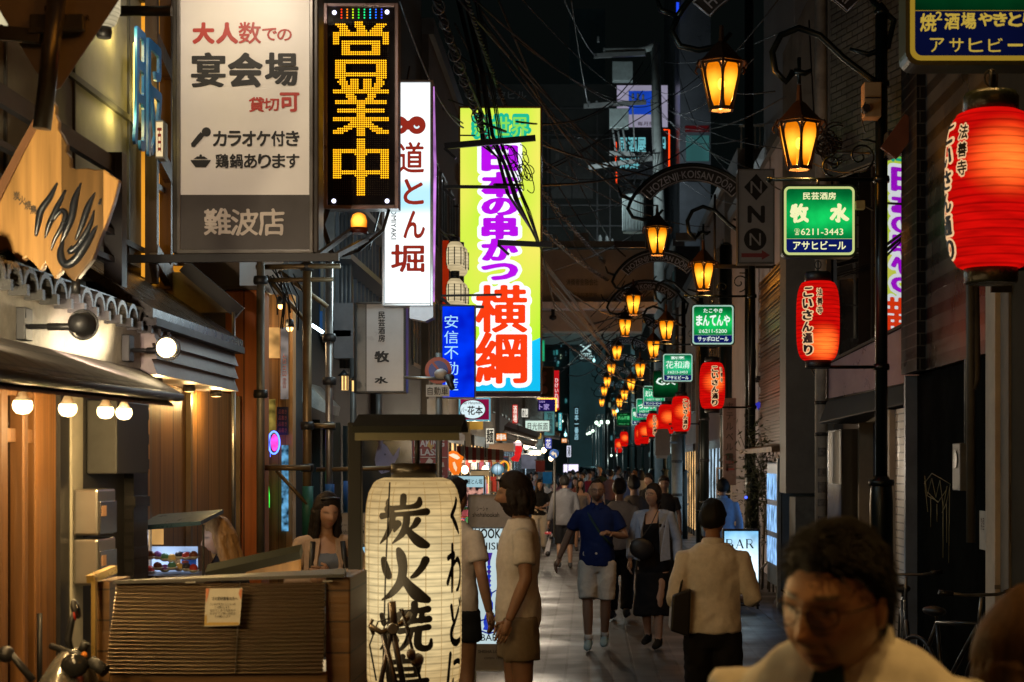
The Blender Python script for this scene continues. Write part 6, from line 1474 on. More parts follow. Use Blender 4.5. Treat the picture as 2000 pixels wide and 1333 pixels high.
# ------------------------------------------------------------------ big white lantern on its stand
t = thing('lantern_stand', 'black post with a small roof sheltering the big white lantern', 'stand', W(697,1900,8.0))
xl, xr = W(685,0,8).x, W(711,0,8).x
b = MB(); b.bx(xl,xr,7.9,7.96,0,2.1); b.bx(xl-.1,xr+.3,7.7,8.2,0,.05); b.build('post', M('stand_black',(.006,.006,.006,1),.6,0,.2,spec=.2), t, bevel=.004)
b = MB(); a = W(690,808,7.8); e = W(902,808,7.8); b.prism([(a.x,7.75,2.06),(e.x,7.75,2.06),(e.x,7.98,2.12),(a.x,7.98,2.12)], (0,0,.02)); b.prism([(a.x,8.21,2.06),(e.x,8.21,2.06),(e.x,7.98,2.12),(a.x,7.98,2.12)], (0,0,.02)); b.bx(a.x,e.x,7.76,7.775,2.05,2.078); b.build('roof', M('stand_roof',(.008,.009,.007,1),.7,spec=.2), t)
b = MB(); b.bx(a.x+.01,e.x-.01,7.78,7.80,2.015,2.05); b.build('fascia', M('stand_olive',(.06,.055,.022,1),.5), t)
b = MB(); b.tube([W(815,850,8),W(815,905,8)], .012); b.build('hook', BLACK, t)
WP = radial('white_lantern_paper', rgb(255,228,168), rgb(232,192,126), .88, .64, .1, .6, center=(0,-.25,0), ribs=31)
c = W(808,1150,8.0); Rw, Hw = .225, 1.04
t = thing('white_lantern', 'big glowing white paper lantern with thick black brush characters', 'lantern', (c.x,c.y,c.z))
def wr(z): return Rw*(.62+.38*max(0, 1-abs(2*z/Hw)**7)**.5)
b = MB(); b.lathe(c, [(wr(-Hw/2+Hw*i/90)*(1 if i % 2 else .992), -Hw/2+Hw*i/90) for i in range(91)], 40); b.build('paper', WP, t, loc=c)
b = MB(); b.lathe(c, [(.105,Hw/2-.01),(.108,Hw/2+.065),(.1,Hw/2+.068)], 28); b.lathe(c, [(.1,-Hw/2-.06),(.105,-Hw/2+.01)], 28); b.build('cap', M('lantern_cap_black',(.018,.014,.01,1),.35), t)
b = MB()
for k in range(9):
    q = R(-80+k*20); b.tube([c+Vector(((wr(z)+.001)*math.sin(q),-(wr(z)+.001)*math.cos(q),z)) for z in [-.5+i*.05 for i in range(21)]], .0016, 4)
b.build('seam', E('seam_tan', rgb(205,160,95), .62), t)
b = MB(); mf = lambda u, v: tuple(c+Vector(((wr(v)+.003)*math.sin(u/Rw), -(wr(v)+.003)*math.cos(u/Rw), v)))
# brush strokes: each a polyline with the half width at its points (em square, y up)
BRUSH = {'炭':[[(.18,.93,.02),(.17,.86,.035),(.2,.74,.03)],[(.5,.99,.05),(.5,.9,.05),(.49,.8,.04)],[(.17,.74,.05),(.4,.77,.035),(.66,.79,.035),(.8,.84,.05),(.82,.95,.03)],[(.05,.6,.05),(.3,.63,.035),(.7,.66,.04),(.95,.69,.055)],[(.3,.63,.05),(.27,.45,.045),(.17,.22,.04),(.02,.05,.012)],[(.4,.45,.055),(.36,.36,.035),(.33,.30,.02)],[(.78,.52,.05),(.72,.42,.04),(.65,.36,.02)],[(.57,.6,.05),(.56,.44,.05),(.48,.24,.045),(.3,.06,.012)],[(.56,.38,.03),(.66,.24,.055),(.82,.08,.075),(.95,.02,.05)]],
 '火':[[(.1,.8,.05),(.14,.66,.065),(.2,.52,.06),(.24,.47,.03)],[(.93,.8,.06),(.86,.66,.05),(.74,.52,.04),(.66,.47,.02)],[(.42,1.0,.04),(.47,.86,.07),(.5,.62,.065),(.44,.36,.06),(.26,.14,.045),(.06,.02,.012)],[(.5,.5,.035),(.6,.33,.065),(.78,.13,.09),(.97,.03,.05)]],
 '焼':[[(.06,.74,.045),(.1,.6,.05),(.12,.55,.03)],[(.44,.78,.045),(.38,.64,.035),(.34,.58,.02)],[(.25,.98,.045),(.26,.74,.05),(.23,.42,.05),(.14,.16,.04),(.02,.02,.012)],[(.25,.42,.03),(.33,.3,.05),(.38,.22,.04)],[(.5,.8,.05),(.72,.84,.04),(.97,.88,.055)],[(.72,1.0,.05),(.72,.84,.05),(.7,.72,.045)],[(.46,.58,.05),(.7,.63,.04),(.99,.67,.055)],[(.6,.75,.04),(.58,.58,.045)],[(.86,.78,.04),(.85,.64,.045)],[(.44,.42,.05),(.7,.46,.04),(.98,.5,.05)],[(.64,.44,.05),(.6,.24,.045),(.48,.06,.03),(.4,0,.012)],[(.8,.47,.05),(.78,.24,.055),(.8,.1,.055),(.92,.05,.05),(1.02,.1,.04),(1.04,.24,.02)]],
 '鳥':[[(.5,1,.04),(.42,.88,.035)],[(.2,.86,.05),(.21,.5,.05),(.22,.34,.04)],[(.2,.86,.04),(.6,.9,.04),(.78,.86,.05),(.76,.62,.045)],[(.24,.72,.035),(.72,.74,.035)],[(.24,.58,.035),(.72,.6,.035)],[(.22,.42,.05),(.6,.45,.04),(.95,.48,.05)],[(.22,.28,.045),(.6,.31,.04),(.92,.34,.055),(.9,.14,.05),(.8,0,.045),(.66,.05,.02)],[(.1,.2,.04),(.06,.06,.05)],[(.32,.18,.035),(.34,.06,.04)],[(.5,.18,.035),(.54,.07,.04)],[(.66,.2,.035),(.72,.1,.04)]]}
BRUSH['く'] = [[(.7,.98,.06),(.55,.8,.06),(.3,.55,.06),(.34,.48,.06),(.55,.25,.07),(.74,.04,.04)]]
BRUSH['わ'] = [[(.3,.98,.05),(.3,.5,.055),(.28,.02,.04)],[(.08,.72,.045),(.4,.8,.045),(.32,.6,.04),(.06,.2,.05)],[(.3,.52,.03),(.6,.68,.045),(.85,.55,.06),(.88,.3,.06),(.72,.08,.05),(.55,.02,.02)]]
BRUSH['ど'] = [[(.25,.85,.055),(.33,.6,.05),(.4,.5,.03)],[(.72,.78,.05),(.5,.56,.045),(.26,.32,.06),(.3,.12,.06),(.55,.05,.06),(.85,.1,.05)],[(.78,.98,.04),(.86,.88,.045)],[(.92,1.02,.035),(.99,.94,.035)]]
BRUSH['に'] = [[(.2,.92,.055),(.15,.6,.05),(.15,.3,.055),(.22,.08,.045),(.28,.2,.02)],[(.45,.72,.05),(.65,.75,.045),(.85,.72,.05)],[(.45,.32,.04),(.48,.16,.05),(.65,.1,.055),(.9,.14,.05)]]
def brush(mb, ch, box, mf):
    x0, y0, x1, y1 = box; g = 84
    fld = np.zeros((int(g*1.3), int(g*1.3))); ys, xs = np.mgrid[0:fld.shape[0], 0:fld.shape[1]]; px_ = xs/g-.15; py_ = ys/g-.15
    for st in BRUSH[ch]:
        pts = []
        for i in range(len(st)-1):
            p0 = st[max(i-1,0)]; p1, p2 = st[i], st[i+1]; p3 = st[min(i+2,len(st)-1)]
            for k in range(7):
                u = k/7; pts.append(tuple(.5*((2*b_)+(-a_+c_)*u+(2*a_-5*b_+4*c_-d_)*u*u+(-a_+3*b_-3*c_+d_)*u**3) for a_, b_, c_, d_ in zip(p0,p1,p2,p3)))
        pts.append(st[-1])
        for (ax, ay, aw), (bx_, by_, bw_) in zip(pts, pts[1:]):
            dx, dy = bx_-ax, by_-ay; L2 = dx*dx+dy*dy+1e-9
            u = np.clip(((px_-ax)*dx+(py_-ay)*dy)/L2, 0, 1); d = np.hypot(px_-ax-u*dx, py_-ay-u*dy)
            fld = np.maximum(fld, np.clip(.5+(np.maximum((aw+(bw_-aw)*u)*1.38,.008)-d)*g*.5, 0, 1))
    p, f = contour(blur(fld,1), .5, 4)
    p = p/g-.15
    mb.add([mf(x0+(x1-x0)*u, y0+(y1-y0)*v) for u, v in p], f)
for i, ch in enumerate('炭火焼鳥'): 
    yc = c.z; top = W(0,968,8).z-c.z; hh = (1095-968)/F*8; pit = [(968,1063),(1070,1168),(1172,1262),(1272,1362)][i]
    brush(b, ch, (-.146,W(0,pit[1],8).z-c.z,.094,W(0,pit[0],8).z-c.z), mf)
for i, ch in enumerate('くわどに'):
    pit = [(974,1042),(1062,1152),(1168,1256),(1266,1350)][i]; brush(b, ch, (.185,W(0,pit[1],8).z-c.z,.315,W(0,pit[0],8).z-c.z), mf)
b.build('lettering', M('lantern_ink',(.008,.007,.006,1),.5), t)
b = MB(); b.tube([c+Vector((-.09,-.19,.5)),c+Vector((-.105,-.225,.1)),c+Vector((-.115,-.23,-.3)),c+Vector((-.12,-.2,-.55))], .004, 5); b.build('cord', BLACK, t)
point('lantern_glow', c+Vector((-.25,-.55,0)), 5, (1,.75,.4), .2, t)

# ------------------------------------------------------------------ refuse enclosure with corrugated sheet
t = thing('refuse_box', 'wooden refuse enclosure faced with brown corrugated metal', 'refuse box', W(430,1700,6.6))
Yc = 6.55
b = MB(); x0, x1 = W(228,0,Yc).x, W(635,0,Yc).x; z1, z0 = W(0,1138,Yc).z, W(0,1312,Yc).z
n = 230; vs = []; fs = []
for i in range(n+1):
    u = i/n; z = z1+(z0-z1)*u; y = Yc + .010*math.sin(u*2*PI*23) + (u)*-.05
    xa = x0 + (W(213,0,Yc).x-x0)*u
    vs += [(xa,y,z),(xa+(x1-xa)*.42,y+.001,z-.004),(x1,y,z)]
for i in range(n): fs += [(3*i,3*i+1,3*i+4,3*i+3),(3*i+1,3*i+2,3*i+5,3*i+4)]
b.add(vs, fs, True); b.build('corrugated_sheet', M('brown_sheet',(.2,.15,.1,1),.34,.7,.2,3), t)
b = MB(); b.tube([(W(470,0,Yc).x+.0,Yc-.012,z1),(W(466,0,Yc).x,Yc-.06,z0)], .003, 4)
for px_, py_ in ((238,1136),(258,1136),(355,1135),(372,1138),(640,1136)): b.bar(W(px_-9,py_,Yc-.02),W(px_+9,py_-1,Yc-.02),.012,.006)
b.build('hinge', SILVER, t)
b = MB(); b.prism([W(220,1141,Yc-.03),W(672,1128,Yc-.03),W(676,1116,Yc+.35),W(285,1136,Yc+.35)], (0,0,.012)); b.build('lid', M('lid_dark_grey',(.06,.058,.055,1),.4,.2,.3), t)
BW = planks('box_wood',(.16,.08,.024,1),.45,.12,'z',.35,False)
b = MB(); b.px(636,1128,684,1700,Yc+.02,.5); b.px(214,1312,640,1800,Yc-.02,.4); b.build('wood_side', BW, t, bevel=.006)
b = MB(); b.px(178,1128,186,1700,Yc,.03); b.px(196,1135,200,1700,Yc+.1,.03); b.bar(W(176,1132,Yc),W(222,1112,Yc+.2),.03); b.build('brass_edge', M('brass_frame',(.5,.33,.1,1),.3,.7), t)
b = MB(); b.px(186,1136,214,1700,Yc+.08,.3); b.build('wood_panel', BW, t)
b = MB(); b.prism([W(400,1118,Yc+.6),W(585,1078,Yc+.9),W(588,1092,Yc+.9),W(405,1136,Yc+.6)], (0,.06,.03)); b.build('raised_lid', M('lid_green_black',(.03,.034,.028,1),.4), t)
b = MB(); b.prism([W(480,1118,Yc+.8),W(585,1094,Yc+1.0),W(585,1130,Yc+1.0),W(480,1130,Yc+.8)], (0,.04,0)); b.build('inner_board', planks('inner_orange',(.4,.2,.05,1),.5,.2,'z'), t)
t = thing('paper_notice', 'laminated white paper notice with a coloured border taped to the corrugated sheet', 'notice', W(436,1222,Yc-.07))
b = MB(); b.pp([(402,1150),(474,1149),(468,1222),(399,1224)], Yc-.075, .002); b.build('sheet', M('notice_white',(.6,.58,.5,1),.35), t)
b = MB(); flat(b,[(402,1150),(409,1150),(406,1166),(402,1180)],Yc-.0765); flat(b,[(468,1152),(473,1150),(471,1172),(466,1160)],Yc-.0765); b.build('corner_print', M('notice_orange',(.55,.2,.1,1),.5), t)
b = MB(); flat(b,[(399,1222),(408,1216),(466,1216),(468,1221)],Yc-.0765); flat(b,[(400,1205),(404,1200),(404,1222),(399,1222)],Yc-.0767); b.build('border', M('notice_gold',(.5,.35,.1,1),.5), t)
b = MB(); T(b,'ゴミ回収業者の方へ',(414,1166,464,1173),Yc-.078,.03)
for i, s in enumerate(('ゴミ袋が完全に入らない時','にお願いします。','溢れてしまう可能性が','あるので丁寧に回収お','をお願いします')): T(b,s,((410 if i in (0,2,3) else 420),1178+i*6,(460 if i in (0,2,3) else 450),1183+i*6),Yc-.078,.0)
b.build('lettering', INK, t)

# ------------------------------------------------------------------ scooter, bicycles
t = thing('scooter', 'silver motor scooter with a tall round mirror before the corrugated refuse box', 'scooter', W(150,1900,6.1))
Ys = 6.05; P = lambda x, y, dy=0: W(x, y, Ys+dy)
b = MB(); b.tube([P(148,1185),P(140,1215),P(133,1250),P(140,1275)], [.006,.012,.014,.012], 8); b.build('mirror_stem', BLACK, t)
b = MB(); b.ell(P(148,1190,.0),(.016,.02,.036),14,10, Matrix.Rotation(R(-18),3,'Y')); m_ = b.build('mirror', BLACK, t)
b = MB(); b.ell(P(153,1192,-.012),(.008,.012,.028),12,8, Matrix.Rotation(R(-12),3,'Y')); b.build('mirror_glass', M('mirror_glass',(.5,.5,.5,1),.05,1), m_)
b = MB(); b.ell(P(146,1203,-.015),(.004,.01,.018),8,6, Matrix.Rotation(R(-12),3,'Y')); b.build('red_reflector', M('reflector_red',(.5,.04,.02,1),.2), m_)
b = MB(); b.loft([(P(140,0).x,Ys,P(0,1470).z,.14,.2),(P(135,0).x,Ys,P(0,1400).z,.13,.2),(P(133,0).x,Ys,P(0,1330).z,.095,.16),(P(138,0).x,Ys,P(0,1290).z,.06,.1),(P(142,0).x,Ys,P(0,1268).z,.035,.05)], 24); b.build('front_cowl', M('scooter_silver',(.3,.29,.26,1),.22,.75,.2), t)
b = MB(); b.ell(P(146,1300,-.12),(.05,.03,.042),16,10); b.build('instrument', M('scooter_dial',(.02,.02,.02,1),.15), t)
b = MB(); b.tube([P(100,1262),P(140,1276,-.05),P(185,1296,-.1)], .012, 8); b.build('handlebar', BLACK, t)
b = MB(); b.tube([P(178,1292,-.1),P(206,1312,-.12)], .022, 10); b.tube([P(160,1272,-.06),P(168,1255,-.06)], .016, 8); b.build('grip', M('rubber',(.012,.012,.012,1),.6), t)
b = MB(); b.ell(P(165,1280,-.1),(.012,.012,.012)); b.build('turn_lamp', M('amber_lens',(.6,.2,.03,1),.2), t)
b = MB(); x_ = P(140,0).x; b.lathe((x_,Ys-.3,.25), [(.24,-.05),(.25,0),(.24,.05),(.16,.05),(.16,-.05)], 24, axis='x'); b.build('wheel', BLACK, t)
b = MB(); b.lathe((x_,Ys+.9,.25), [(.24,-.05),(.25,0),(.24,.05),(.16,.05),(.16,-.05)], 24, axis='x'); b.build('wheel', BLACK, t)
b = MB(); b.loft([(x_,Ys+.55,.25,.14,.5),(x_,Ys+.6,.6,.13,.45)],16); b.build('body', M('scooter_grey',(.15,.15,.14,1),.3,.5), t); b = MB(); b.loft([(x_,Ys+.6,.62,.13,.38),(x_,Ys+.6,.72,.11,.36)],16); b.build('seat', BLACK, t)
b = MB(); b.tube([P(-10,1290),P(20,1275),P(40,1300),P(65,1330)], .014, 8); b.ell(P(12,1278),(.03,.03,.03)); b.build('brake_lever', BLACK, t)

t = thing('bicycle', 'dark bicycle with brown saddle and splayed tubes before the big white lantern', 'bicycle', W(775,1800,7.35))
Yb = 7.35; P = lambda x, y, dy=0: W(x, y, Yb+dy)
b = MB(); b.tube([P(766,1225),P(722,1440)], .011, 10); b.tube([P(748,1238),P(798,1440)], .013, 10); b.tube([P(766,1225),P(808,1440,.1)], .014, 10); b.tube([P(785,1190),P(850,1440,.2)], .007, 8); b.build('frame', M('bike_brown_grey',(.11,.1,.1,1),.3,.7), t)
b = MB(); b.tube([P(722,1222),P(745,1236),P(770,1226,.0),P(795,1210,.1),P(800,1200,.15)], .013, 10); b.tube([P(766,1175),P(770,1225)], .016, 10); b.tube([P(728,1210),P(722,1222),P(730,1240)], .008, 8); b.build('handlebar', M('bike_tan',(.16,.12,.08,1),.35,.5), t)
b = MB(); b.lathe(P(768,1228,-.01), [(.022,-.02),(.026,0),(.022,.02)], 14, axis='y'); b.build('stem', STEEL, t)
b = MB(); b.ell(P(815,1290,.05),(.028,.09,.03),14,10); b.ell(P(803,1278,.0),(.02,.05,.024),12,8); b.build('saddle', M('bike_leather',(.1,.055,.03,1),.45), t)
b = MB(); b.tube([P(735,1330),P(722,1260),P(738,1215),P(770,1205)], .004, 6); b.tube([P(780,1190),P(800,1230),P(790,1260)], .004, 6); b.build('brake_cable', BLACK, t)
for yy in (-.25,.75):
    b = MB(); cc = P(775,0,yy); b.tube([(cc.x,cc.y+.3*math.cos(q),.32+.3*math.sin(q)) for q in [2*PI*i/28 for i in range(28)]], .018, 8, closed=True); w_ = b.build('wheel', BLACK, t)
    b = MB()
    for i in range(14): q = 2*PI*i/14; b.tube([(cc.x,cc.y,.32),(cc.x,cc.y+.29*math.cos(q),.32+.29*math.sin(q))], .0015, 4)
    b.build('spokes', STEEL, w_)
b = MB(); b.tube([(P(775,0).x,Yb-.25,.32),P(722,1440),P(798,1440),(P(775,0).x,Yb+.75,.32)], .012, 8); b.build('chain_stay', BLACK, t)

def bike(name_label, x, Y, rz, col):
    t = thing('bicycle', name_label, 'bicycle', (x,Y,0), rz)
    m_ = M('bike_paint_%d'%int(Y*10), col, .3, .4)
    fr = MB(); A=(0,-.5,.34); B_=(0,.5,.34); C_=(0,.12,.30); D_=(0,.2,.78); E_=(0,-.36,.82)
    for p,q in ((B_,C_),(B_,D_),(C_,D_),(C_,E_),(D_,E_),(A,E_)): fr.tube([p,q], .016, 8)
    fr.build('frame', m_, t, world=False)
    for c_ in (A,B_):
        w_ = MB(); w_.tube([(c_[0],c_[1]+.31*math.cos(q),c_[2]+.31*math.sin(q)) for q in [2*PI*i/28 for i in range(28)]], .017, 8, closed=True); o = w_.build('wheel', BLACK, t, world=False)
        w_ = MB()
        for i in range(16): q = 2*PI*i/16; w_.tube([c_,(c_[0],c_[1]+.3*math.cos(q),c_[2]+.3*math.sin(q))], .0015, 4)
        w_.build('spokes', STEEL, o, world=False)
    h = MB(); h.tube([(0,-.36,.8),(0,-.40,1.0)], .013, 8); h.tube([(-.28,-.34,1.04),(-.12,-.4,1.02),(.12,-.4,1.02),(.28,-.34,1.04)], .011, 8); h.build('handlebar', STEEL, t, world=False)
    h = MB(); h.tube([(-.29,-.33,1.04),(-.2,-.37,1.03)], .018, 8); h.tube([(.29,-.33,1.04),(.2,-.37,1.03)], .018, 8); h.build('grip', BLACK, t, world=False)
    h = MB(); h.ell((0,.24,.86),(.07,.13,.035)); h.tube([(0,.2,.78),(0,.22,.85)], .012, 6); h.build('saddle', BLACK, t, world=False)
    return t
bike('dark bicycle leaning by the graffitied black wall', 2.55, 12.0, R(18), (.03,.035,.04,1))
bike('dark bicycle parked beside the roller shutter', 2.62, 14.2, R(-8), (.04,.05,.06,1))
bike('bicycle with a pale wheel parked behind the lit bar stand', 2.5, 24.6, R(70), (.3,.3,.3,1))

# ------------------------------------------------------------------ utility poles, camera box, plants, floor sign
t = thing('utility_pole', 'concrete utility pole with transformers and crossarms above the street', 'utility pole', (W(1283,0,62).x,62,0))
Yp = 62; P = lambda x, y, dy=0: W(x, y, Yp+dy); PG = M('pole_concrete',(.5,.56,.53,1),.7,0,.25,3); TG = M('transformer_grey',(.45,.54,.52,1),.45,.2,.25,4)
b = MB(); b.tube([(P(1292,0).x,Yp,0),P(1288,440),P(1280,85)], [.24,.21,.17], 14); b.tube([P(1280,86),P(1262,96),P(1245,98),P(1180,98)], [.17,.13,.1,.1], 10); b.build('pole', PG, t)
b = MB()
for x0,y0,x1,y1 in ((1140,208,1262,200),(1160,110,1260,105),(1150,328,1275,310),(1190,300,1270,302)): b.bar(P(x0,y0,-.1),P(x1,y1,-.1),.13,.16)
b.bar(P(1272,195,-.1),P(1276,300,-.1),.06); b.bar(P(1235,200,-.1),P(1240,300,-.1),.05); b.build('crossarm', M('crossarm_grey',(.32,.34,.33,1),.5,.3), t)
b = MB(); b.px(1190,212,1228,250,Yp-.3,.4); b.px(1196,120,1236,158,Yp-.3,.4); b.build('switch_box', TG, t, bevel=.02)
b = MB()
for x in (1196,1206,1216): b.tube([P(x,250,-.2),P(x+4,275,-.2),P(x+6,298,-.15)], .04, 8)
for x,y in ((1236,190),(1246,190),(1256,192),(1150,205),(1165,204),(1168,78),(1180,100)): b.lathe(P(x,y,-.1), [(.04,-.1),(.06,-.06),(.03,-.03),(.06,0),(.03,.04),(.05,.08),(.02,.14)], 10)
b.build('insulator', M('insulator_grey',(.34,.37,.36,1),.3), t)
b = MB(); c = P(1236,420,-.35); b.lathe(c, [(.36,-.65),(.375,.6),(.39,.63),(.29,.72)], 20)
for i in range(20): q = 2*PI*i/20; b.bar(c+Vector((.378*math.cos(q),.378*math.sin(q),-.58)), c+Vector((.378*math.cos(q),.378*math.sin(q),.58)), .018,.045)
b.build('transformer', TG, t)
b = MB()
for x,y in ((1186,470),(1196,478),(1172,470)): b.lathe(P(x,y,-.3), [(.03,-.15),(.09,-.08),(.05,-.05),(.09,0),(.05,.03),(.08,.07),(.02,.2)], 10)
b.bar(P(1170,484,-.3),P(1240,478,-.1),.06); b.build('insulator', bpy.data.materials['insulator_grey'], t)
b = MB()
for i in range(30):
    x,y = random.uniform(1190,1290), random.uniform(270,370); b.tube([P(x,y,-.3),P(x+random.uniform(-30,30),y+random.uniform(5,40),-.3-random.random()*.2),P(x+random.uniform(-20,40),y+random.uniform(-20,60),-.3)], .018, 4)
b.build('loose_cable', CABLE, t)
t = thing('utility_pole', 'white pole covered in stickers under the second big red lantern', 'pole', (W(1604,0,19).x,19,0))
b = MB(); x_ = W(1604,0,19).x; b.tube([(x_,19,0),(x_,19,7.6)], .07, 14); b.build('pole', M('white_pole',(.33,.32,.29,1),.6,0,.45,5), t)
b = MB()
for i,(z,h) in enumerate(((2.0,.1),(1.78,.09),(1.6,.12),(1.45,.08),(1.2,.14),(1.02,.1),(.8,.12))):
    for k in range(6):
        q0 = -PI/2-.7+k*.23; q1 = q0+.23; b.add([(x_+.0715*math.cos(q0),19+.0715*math.sin(q0),z),(x_+.0715*math.cos(q1),19+.0715*math.sin(q1),z),(x_+.0715*math.cos(q1),19+.0715*math.sin(q1),z+h),(x_+.0715*math.cos(q0),19+.0715*math.sin(q0),z+h)], [(0,1,2,3)])
b.build('sticker', M('sticker_grey',(.1,.1,.1,1),.5,0,.9,40), t)
b = MB()
for z in (3.1,2.6,2.25,4.4): b.lathe((x_,19,z), [(.075,-.02),(.078,0),(.075,.02)], 14)
b.build('clamp', DARK, t)
for k,(px_,Yp2,r_,top,lab,m_) in enumerate(((1418,30.5,.11,480,'thick dark pole between the lamp post and the arrow sign',POLE),(1376,33,.09,670,'dark pole close behind the third red lantern',POLE),(1322,41,.13,850,'grey pole with a signal box seen from behind',M('pole_grey3',(.2,.23,.24,1),.5,.2)),(1463,30.6,.08,-40,'thin black pole strung with beads behind the upper amber lantern',POLE))):
    t = thing('pole', lab, 'pole', (W(px_,0,Yp2).x,Yp2,0)); b = MB(); x_ = W(px_,0,Yp2).x; zt = W(0,top,Yp2).z
    z0 = 0
    b.tube([(x_,Yp2,z0),(x_,Yp2,zt)], r_, 12); b.lathe((x_,Yp2,zt), [(r_,0),(r_*.6,.05),(0,.06)], 12); b.build('shaft', m_, t)
    b = MB()
    for z in (1.2,2.0,2.8): b.lathe((x_,Yp2,z), [(r_*1.08,-.03),(r_*1.12,0),(r_*1.08,.03)], 12)
    b.build('band', DARK, t)
t = thing('signal_box', 'dark grey pedestrian signal housing seen from behind on a grey pole', 'signal', W(1298,900,40)); b = MB(); b.pp([(1280,890),(1280,850),(1286,838),(1304,838),(1309,850),(1309,890)], 40, .3); b.build('housing', M('signal_grey',(.09,.08,.075,1),.5), t)
b = MB(); b.px(1282,890,1304,896,40,.3); b.bar(W(1300,865,40.2),W(1322,865,40.9),.05); b.build('bracket', GREY, t)
t = thing('camera_box', 'beige box with a security camera high on the lamp post by the tiled wall', 'camera', W(1705,160,15.9))
b = MB(); b.px(1688,160,1722,228,15.85,.2); b.build('housing', M('beige_box',(.4,.27,.14,1),.5), t, bevel=.01)
b = MB(); b.lathe(W(1692,212,15.78), [(.035,-.03),(.04,.0),(.035,.1)], 14, axis='y'); b.build('lens', BLACK, t)
b = MB(); b.px(1690,190,1720,192,15.83,.02); b.tube([W(1690,200,15.8),W(1682,230,15.8),W(1690,260,15.9)], .006, 5); b.build('seam', BLACK, t)
t = thing('flood_lamp', 'small amber lit flood lamp fixed to the lamp post beside the green sign', 'lamp', W(1680,400,15.9)); b = MB(); b.px(1672,392,1690,408,15.8,.1); b.build('housing', M('lamp_tan',(.5,.36,.14,1),.5), t, bevel=.005)
b = MB(); b.bar(W(1690,402,15.9),W(1705,410,16.0),.02); b.build('bracket', BLACK, t)

# bamboo in front of the pale wall
t = thing('bamboo', 'dark leafy bamboo clump growing against the pale wall', 'plant', (2.75,25.8,0))
LEAF = M('bamboo_leaf',(.045,.06,.03,1),.5,0,.4,6)
b = MB()
for i in range(9):
    x = 2.6+random.random()*.3; y = 25.3+random.random()*1.2; b.tube([(x,y,0),(x+random.uniform(-.1,.1),y,1.3),(x+random.uniform(-.4,.1),y,2.3+random.random()*.4)], [.014,.011,.005], 6)
b.build('stem', M('bamboo_stem',(.06,.05,.03,1),.5), t)
b = MB()
for i in range(900):
    z = random.triangular(.6,2.75,1.9); c = Vector((2.62+random.gauss(0,.17),25.8+random.gauss(0,.4),z)); d = Vector((random.gauss(0,1),random.gauss(0,1),random.uniform(-1,.1))).normalized(); l_ = random.uniform(.07,.14); s_ = d.cross(Vector((random.random(),random.random(),1))).normalized()*l_*.13
    b.add([c,c+d*l_*.4+s_,c+d*l_,c+d*l_*.4-s_], [(0,1,2,3)])
b.build('leaves', LEAF, t)
t = thing('rack', 'white metal rack standing behind the man in the blue shirt', 'rack', (2.45,29.5,0)); b = MB()
for x in (2.2,2.45,2.7):
    b.bx(x,x+.025,29.5,29.53,0,1.85)
for z in (.4,.9,1.4,1.84): b.bx(2.2,2.72,29.48,29.5,z,z+.03)
b.build('frame', WHITEP, t)
t = thing('floor_sign', 'yellow wet floor style sign stand behind the lit bar stand', 'floor sign', (2.15,24.6,0)); b = MB(); b.prism([(2.02,24.55,.05),(2.26,24.55,.05),(2.2,24.7,.95),(2.08,24.7,.95)], (0,.02,0)); b.prism([(2.02,24.85,.05),(2.26,24.85,.05),(2.2,24.74,.95),(2.08,24.74,.95)], (0,-.02,0)); b.build('panel', M('yellow_plastic',(.5,.33,.02,1),.4), t)
b = MB(); b.bx(2.0,2.28,24.5,24.9,0,.05); b.build('base', M('yellow_base',(.45,.3,.03,1),.4), t)
b = MB(); b.prism([(2.14,24.545,.5),(2.18,24.55,.62),(2.1,24.55,.62)], (0,-.004,0)); b.build('mark', INK, t)
t = thing('blue_fairy_light', 'tiny blue light in the bamboo', 'light', W(1457,972,25)); b = MB(); b.ell(W(1457,972,25),(.02,.02,.02),8,6); b.build('bulb', E('tiny_blue', rgb(60,80,255), 4), t)
b = MB(); b.tube([W(1457,972,25),W(1462,985,25.2)], .006, 5); b.build('wire', CABLE, t)
t = thing('car', 'dark sport utility car parked at the far end of the street', 'car', (W(1155,0,92).x,92,0))
cx = W(1155,0,92).x; b = MB(); b.loft([(cx,93.5,.35,.9,2.1),(cx,93.5,.95,.92,2.15),(cx,93.6,1.05,.88,2.0),(cx,93.8,1.75,.68,1.3),(cx,93.8,1.85,.6,1.1)], 28, 5); b.build('body', M('car_dark',(.02,.025,.03,1),.2,.4), t)
b = MB(); b.prism([(cx-.66,91.85,1.15),(cx+.66,91.85,1.15),(cx+.56,92.4,1.7),(cx-.56,92.4,1.7)], (0,-.01,.01)); b.build('windscreen', DGLASS, t)
for s_ in (-1,1):
    b = MB(); b.ell((cx+s_*.68,91.38,.75),(.16,.05,.08)); b.build('headlight', M('headlight',(.4,.45,.5,1),.1,.3), t)
    for yy in (92.2,94.9): b = MB(); b.lathe((cx+s_*.8,yy,.34), [(.33,-.11),(.34,0),(.33,.11)], 18, axis='x'); b.build('wheel', BLACK, t)

